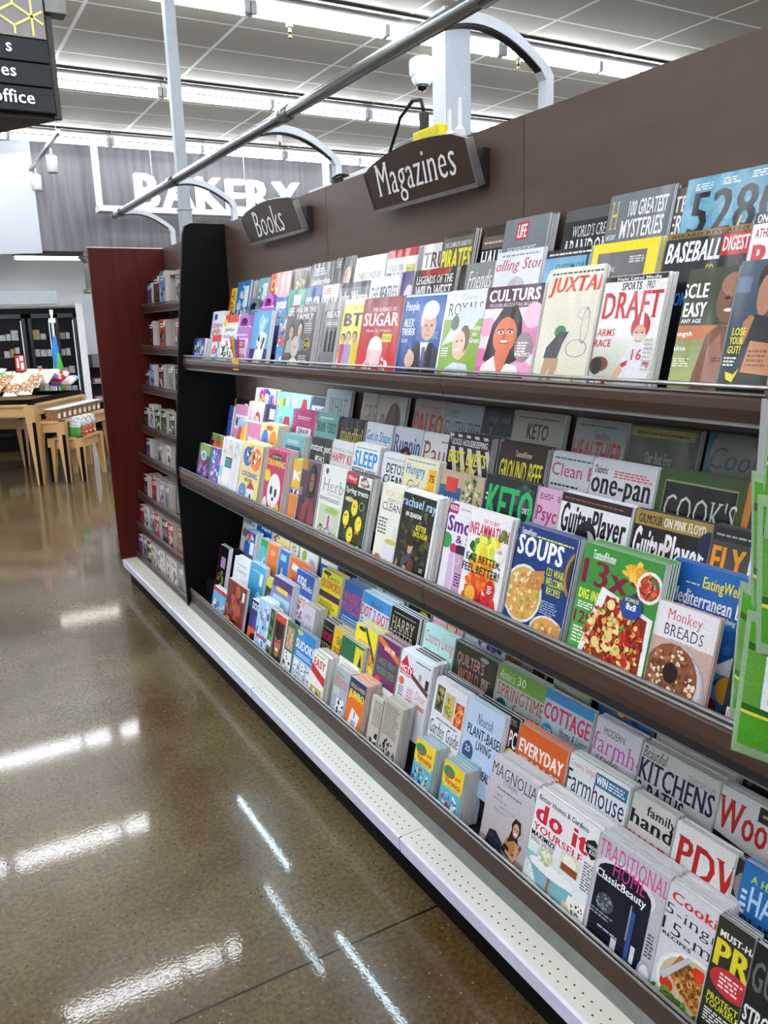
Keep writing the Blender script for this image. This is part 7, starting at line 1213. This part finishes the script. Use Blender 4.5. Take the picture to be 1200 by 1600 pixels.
# open refrigerated case beyond
oc = empty('open_cold_case', (2.85, 13.4, 0), label='grey open refrigerated case with dark shelves beside the cooler', cat='cold case')
MB().box(-0.42, 0.8, 0.3, 0.6, 0, 1.3).build('body', 'dark', oc)
MB().box(-0.42, 0.8, -0.3, 0.6, 1.14, 1.32).build('canopy', 'greymetal', oc)
for z in (0.35, 0.62, 0.9):
    MB().box(-0.40, 0.8, -0.1, 0.3, z - 0.02, z).build('shelf', 'steel', oc)
MB().box(-0.42, 0.8, -0.3, 0.6, 0.0, 0.2).build('base', 'dark', oc)
M['pink'] = plain('pink_tray', 'd9a7ab', 0.5, noise=0.2, scale=30)
for z, n in ((0.62, 3), (0.9, 2), (0.35, 3)):
    for k in range(n):
        tag(MB().box(0, 0.14, 0, 0.2, 0, 0.06).build('meat_tray', 'pink', loc=(2.47 + k * 0.16, 13.32, z), bevel=0.01), 'pale pink food tray on a shelf of the grey open case', 'tray', 'pink trays in the open cold case')

# display tables
def table(cx, cy, ang, L, D, H, leg, label):
    """corner (cx, cy) is the near right corner; ang = heading of the right side; L runs to the left, D away"""
    t = empty('display_table', (cx, cy, 0), (0, 0, ang - PI / 2), label=label, cat='table', group='stepped birch display tables')
    MB().box(-L, 0, 0, D, H - 0.03, H).build('tabletop', 'wood', t, bevel=0.004)
    MB().box(-L + 0.05, -0.05, 0.03, 0.05, H - 0.13, H - 0.03).box(-0.05, -0.03, 0.05, D - 0.05, H - 0.13, H - 0.03).box(-L + 0.05, -0.05, D - 0.05, D - 0.03, H - 0.13, H - 0.03).box(-L + 0.03, -L + 0.05, 0.05, D - 0.05, H - 0.13, H - 0.03).build('apron', 'wood', t)
    for (x, y, sx, sy) in ((0, 0, -1, 1), (-L, 0, 1, 1), (0, D, -1, -1), (-L, D, 1, -1)):
        a = 0.11 * leg; b = 0.055 * leg
        m = MB(); top = [(x, y), (x + sx * a, y), (x + sx * a, y + sy * a), (x, y + sy * a)]; bot = [(x, y), (x + sx * b, y), (x + sx * b, y + sy * b), (x, y + sy * b)]
        m.add([(p[0], p[1], 0) for p in bot] + [(p[0], p[1], H - 0.03) for p in top], [(0, 1, 2, 3), (4, 5, 6, 7), (0, 1, 5, 4), (1, 2, 6, 5), (2, 3, 7, 6), (3, 0, 4, 7)])
        lg = m.build('leg', 'wood', t)
        MB().box(min(x - sx * 0.004, x + sx * 0.032), max(x - sx * 0.004, x + sx * 0.032), min(y - sy * 0.004, y + sy * 0.006), max(y - sy * 0.004, y + sy * 0.006), 0.0, H * 0.78).build('black_strip', 'black', lg)
        MB().box(min(x - sx * 0.003, x + sx * 0.06), max(x - sx * 0.003, x + sx * 0.06), min(y - sy * 0.003, y + sy * 0.06), max(y - sy * 0.003, y + sy * 0.06), H - 0.005, H + 0.003).build('corner_cap', 'black', t)
    return t
A = math.radians(57)
table(1.12, 9.70, A, 1.35, 1.42, 0.90, 1.0, 'tallest birch display table with black corner strips, heaped with bagged bread')
table(1.405, 9.64, A, 0.36, 1.36, 0.70, 0.9, 'middle height birch table tucked beside the tall one, carrying clear tubs')
table(1.575, 9.63, A, 0.40, 0.62, 0.505, 0.8, 'lowest birch bench in front, carrying green and orange bags')
tab2 = table(1.15, 11.2, A, 0.9, 0.5, 0.62, 1.0, 'low birch table standing behind the tall bread table')
def onT(cx, cy, u, v):
    """u to the left along the front edge, v away along the side"""
    return cx - u * math.sin(A), cy + u * math.cos(A)  if False else cy + u * math.cos(A)
def tpos(cx, cy, u, v):
    # local x axis = heading A-90deg ; local y = heading A
    ax = A - PI / 2
    return cx - u * math.cos(ax) + v * math.cos(A), cy - u * math.sin(ax) + v * math.sin(A)
def bag_mesh(name, w_, h_, d_, bands, seed):
    return pillow(w_, h_, d_, bands, seed)
C = {k: hexc(v) for k, v in dict(red='c4242e', wht='e8e6e2', tan='c08b52', brn='8f5f35', crm='e2d3a6', grn='3f9a3c', lgr='a8c84a', blu='3b7fc0', pur='7c5aa6', pnk='e07c8c', yel='e8cf50', org='c8592a').items()}
def stripes(c1, c2, c3):
    return lambda u, v, r: (c1 if v < 0.3 else c2 if v < 0.62 else c3) if r.random() < 0.8 else C['wht']
protos = []
bread = [('bread_bag', 'clear bag of sliced brown bread', lambda u, v, r: (C['tan'] if r.random() < .6 else C['brn']) if 0.06 < v < 0.86 and 0.04 < u < 0.96 and r.random() < .85 else C['wht'], 0.15, 0.25, 0.10),
         ('bread_bag', 'white bag of pale rolls', stripes(C['wht'], C['crm'], C['wht']), 0.20, 0.26, 0.11),
         ('snack_bag', 'red and white snack bag', lambda u, v, r: C['red'] if math.sin(u * 7 + 3 * v) * math.sin(v * 8) > -0.15 else C['wht'], 0.16, 0.22, 0.09),
         ('snack_bag', 'yellow and white snack bag', stripes(C['yel'], C['crm'], C['wht']), 0.16, 0.22, 0.08),
         ('snack_bag', 'green and white bag', stripes(C['lgr'], C['grn'], C['wht']), 0.15, 0.22, 0.08),
         ('snack_bag', 'purple and white bag', lambda u, v, r: C['pur'] if v < .25 else C['pnk'] if v > .8 else C['wht'] if math.sin(u * 9) * math.sin(v * 9) > 0 else C['crm'], 0.15, 0.22, 0.08),
         ('snack_bag', 'white bag with blue corner', stripes(C['wht'], C['wht'], C['blu']), 0.15, 0.22, 0.08)]
made = {}
def put_bag(k, x, y, z, rz, tilt, where):
    nm, lb, fn, a, b, d_ = bread[k]
    rot = (tilt, 0.0, rz)
    full = lb + ' ' + where
    if k not in made:
        o = pillow(a, b, d_, fn, 40 + k).build(nm, 'print', loc=(x, y, z), rot=rot, smooth=True, fixn=True); made[k] = o
    else:
        o = made[k].copy(); COL.objects.link(o); o.location = (x, y, z); o.rotation_euler = rot
    tag(o, full, 'bag', full + ' (alike)')
rnd = random.Random(11)
# rows going up and back on the tall table: u left along the front, v back
for j, v in enumerate((0.12, 0.34, 0.56, 0.80, 1.04, 1.28)):
    for i, u in enumerate((0.10, 0.27, 0.44, 0.61, 0.78, 0.95, 1.12, 1.28)):
        x, y = tpos(1.12, 9.70, u + rnd.uniform(-.02, .02), v)
        hump = 0.24 * math.sin(min(1, v / 1.5) * PI) ** 0.7 + 0.03
        if u > 0.6 and v > 0.5: k = rnd.choice((3, 1, 4, 1))
        else: k = rnd.choice({0: (0, 0, 0), 1: (0, 1, 0), 2: (1, 2, 5), 3: (2, 5, 2), 4: (2, 6, 5), 5: (6, 1, 5, 2)}[j])
        z = 0.905 + hump * 0.85 + rnd.uniform(0, 0.02)
        put_bag(k, x, y, z, A - PI / 2 + rnd.uniform(-0.35, 0.35), 0.5 if v < 0.3 else rnd.uniform(0.3, 0.8), 'in the %s of the heap' % ('front row' if j == 0 else 'middle rows' if j < 4 else 'back rows'))
# black tray rim
ax = A - PI / 2
tag(MB().box(-1.30, -0.04, 0.03, 0.05, 0.0, 0.05).box(-1.30, -0.04, 1.36, 1.38, 0.0, 0.05).box(-0.06, -0.04, 0.03, 1.38, 0, 0.05).box(-1.30, -1.28, 0.03, 1.38, 0, 0.05).build('wire_tray', 'black', loc=(1.12, 9.70, 0.902), rot=(0, 0, ax)), 'low black tray edging the heap of bagged bread on the tall table', 'tray')
# tubs on the middle table
tubm = None
for j in range(9):
    for i in range(1):
        x, y = tpos(1.405, 9.64, 0.15, 0.10 + j * 0.14)
        if tubm is None:
            tubm = empty('snack_tub', (x, y, 0.702), (0, 0, ax), label='x', cat='tub')
            MB().prism([(-0.055, 0), (0.055, 0), (0.075, 0.115), (-0.075, 0.115)], 'y', -0.055, 0.055).build('contents', plain('brown_biscuit', '8b6038', 0.6, noise=0.3, scale=60), tubm)
            MB().box(-0.08, 0.08, -0.06, 0.06, 0.116, 0.13).build('lid', 'wallwhite', tubm, bevel=0.005)
            MB().box(0.062, 0.068, -0.03, 0.03, 0.02, 0.10).build('price_label', 'wallwhite', tubm)
            o = tubm
        else:
            o = dup(tubm, loc=(x, y, 0.702))
        o['label'] = 'clear tub of brown biscuits with white lid, %s in the row on the middle table' % ['nearest', 'second', 'third', 'fourth', 'fifth', 'sixth', 'seventh', 'eighth', 'farthest'][j]; o['group'] = 'biscuit tubs on the middle table'
# bags on the low bench
gb = pillow(0.13, 0.21, 0.05, lambda u, v, r: C['grn'] if v < .45 else hexc('c9d2cf') if r.random() < .7 else hexc('8a9496'), 7)
ob = pillow(0.14, 0.21, 0.06, lambda u, v, r: C['org'] if v < .5 and r.random() < .8 else hexc('d9d9d9') if r.random() < .7 else hexc('9a9da0'), 8)
gp = op = None
for j in range(8):
    x, y = tpos(1.575, 9.63, 0.06 + (0.05 if j % 2 else 0), 0.04 + j * 0.068)
    green = j < 2
    if green:
        o = gb.build('snack_bag', 'print', smooth=True) if gp is None else gp.copy()
        if gp is None: gp = o
        else: COL.objects.link(o)
        tag(o, 'upright silver bag with green contents on the low bench', 'bag', 'silver and green bags on the bench')
    else:
        o = ob.build('snack_bag', 'print', smooth=True) if op is None else op.copy()
        if op is None: op = o
        else: COL.objects.link(o)
        tag(o, 'upright clear bag with orange contents on the low bench', 'bag', 'clear bags with orange contents on the bench')
    o.location = (x, y, 0.61); o.rotation_euler = (PI / 2 - 0.15, 0, ax + 0.15 * (j % 3 - 1))
# red price card on a stand
rs = empty('price_sign', (1.11, 10.3, 0.98), (0, 0, 0.1), label='small red price card in a black stand rising from the bread heap', cat='sign')
MB().box(-0.005, 0.005, -0.005, 0.005, 0, 0.28).build('stem', 'black', rs)
MB().box(-0.058, 0.058, -0.008, 0.008, 0.25, 0.46).build('frame', 'black', rs)
MB().box(-0.05, 0.05, -0.0095, -0.008, 0.26, 0.445).build('card', 'redsign', rs)
MB().box(-0.035, -0.015, -0.011, -0.0095, 0.30, 0.41).box(0.005, 0.035, -0.011, -0.0095, 0.28, 0.36).box(0.0, 0.035, -0.011, -0.0095, 0.38, 0.43).build('figures', 'signtext', rs)
# folded parasol
um = empty('folded_parasol', (1.76, 12.0, 0.0), label='folded blue, green and red striped parasol on a white pole before the coolers', cat='parasol')
MB().tube([(0, 0, 0), (0, 0, 1.95)], 0.015, 8).build('pole', 'white', um)
MB().box(-0.04, 0.04, -0.02, 0.02, 1.80, 1.86).box(-0.02, 0.02, -0.02, 0.02, 1.90, 1.97).build('finial', 'white', um)
for nm, c, pts in (('blue_panel', '2f7fd0', [(0.0, 1.62, 0.02), (-0.01, 1.4, 0.05), (0.01, 1.15, 0.055), (0.03, 1.0, 0.03)]), ('green_panel', '3fae3a', [(0.01, 1.4, 0.02), (0.02, 1.2, 0.05), (0.02, 1.0, 0.05), (0.04, 0.86, 0.02)]), ('red_panel', 'd2351f', [(0.035, 1.1, 0.015), (0.04, 0.98, 0.03), (0.05, 0.84, 0.028), (0.055, 0.76, 0.012)])):
    MB().tube([(p[0], -0.03 - (0.03 if nm != 'blue_panel' else 0), p[1]) for p in pts], [p[2] for p in pts], 8).build(nm, plain('cloth_' + nm, c, 0.6), um, smooth=True)
MB().lathe([(0.16, 0), (0.16, 0.05), (0.03, 0.07)], 16).build('base', 'dark', um)
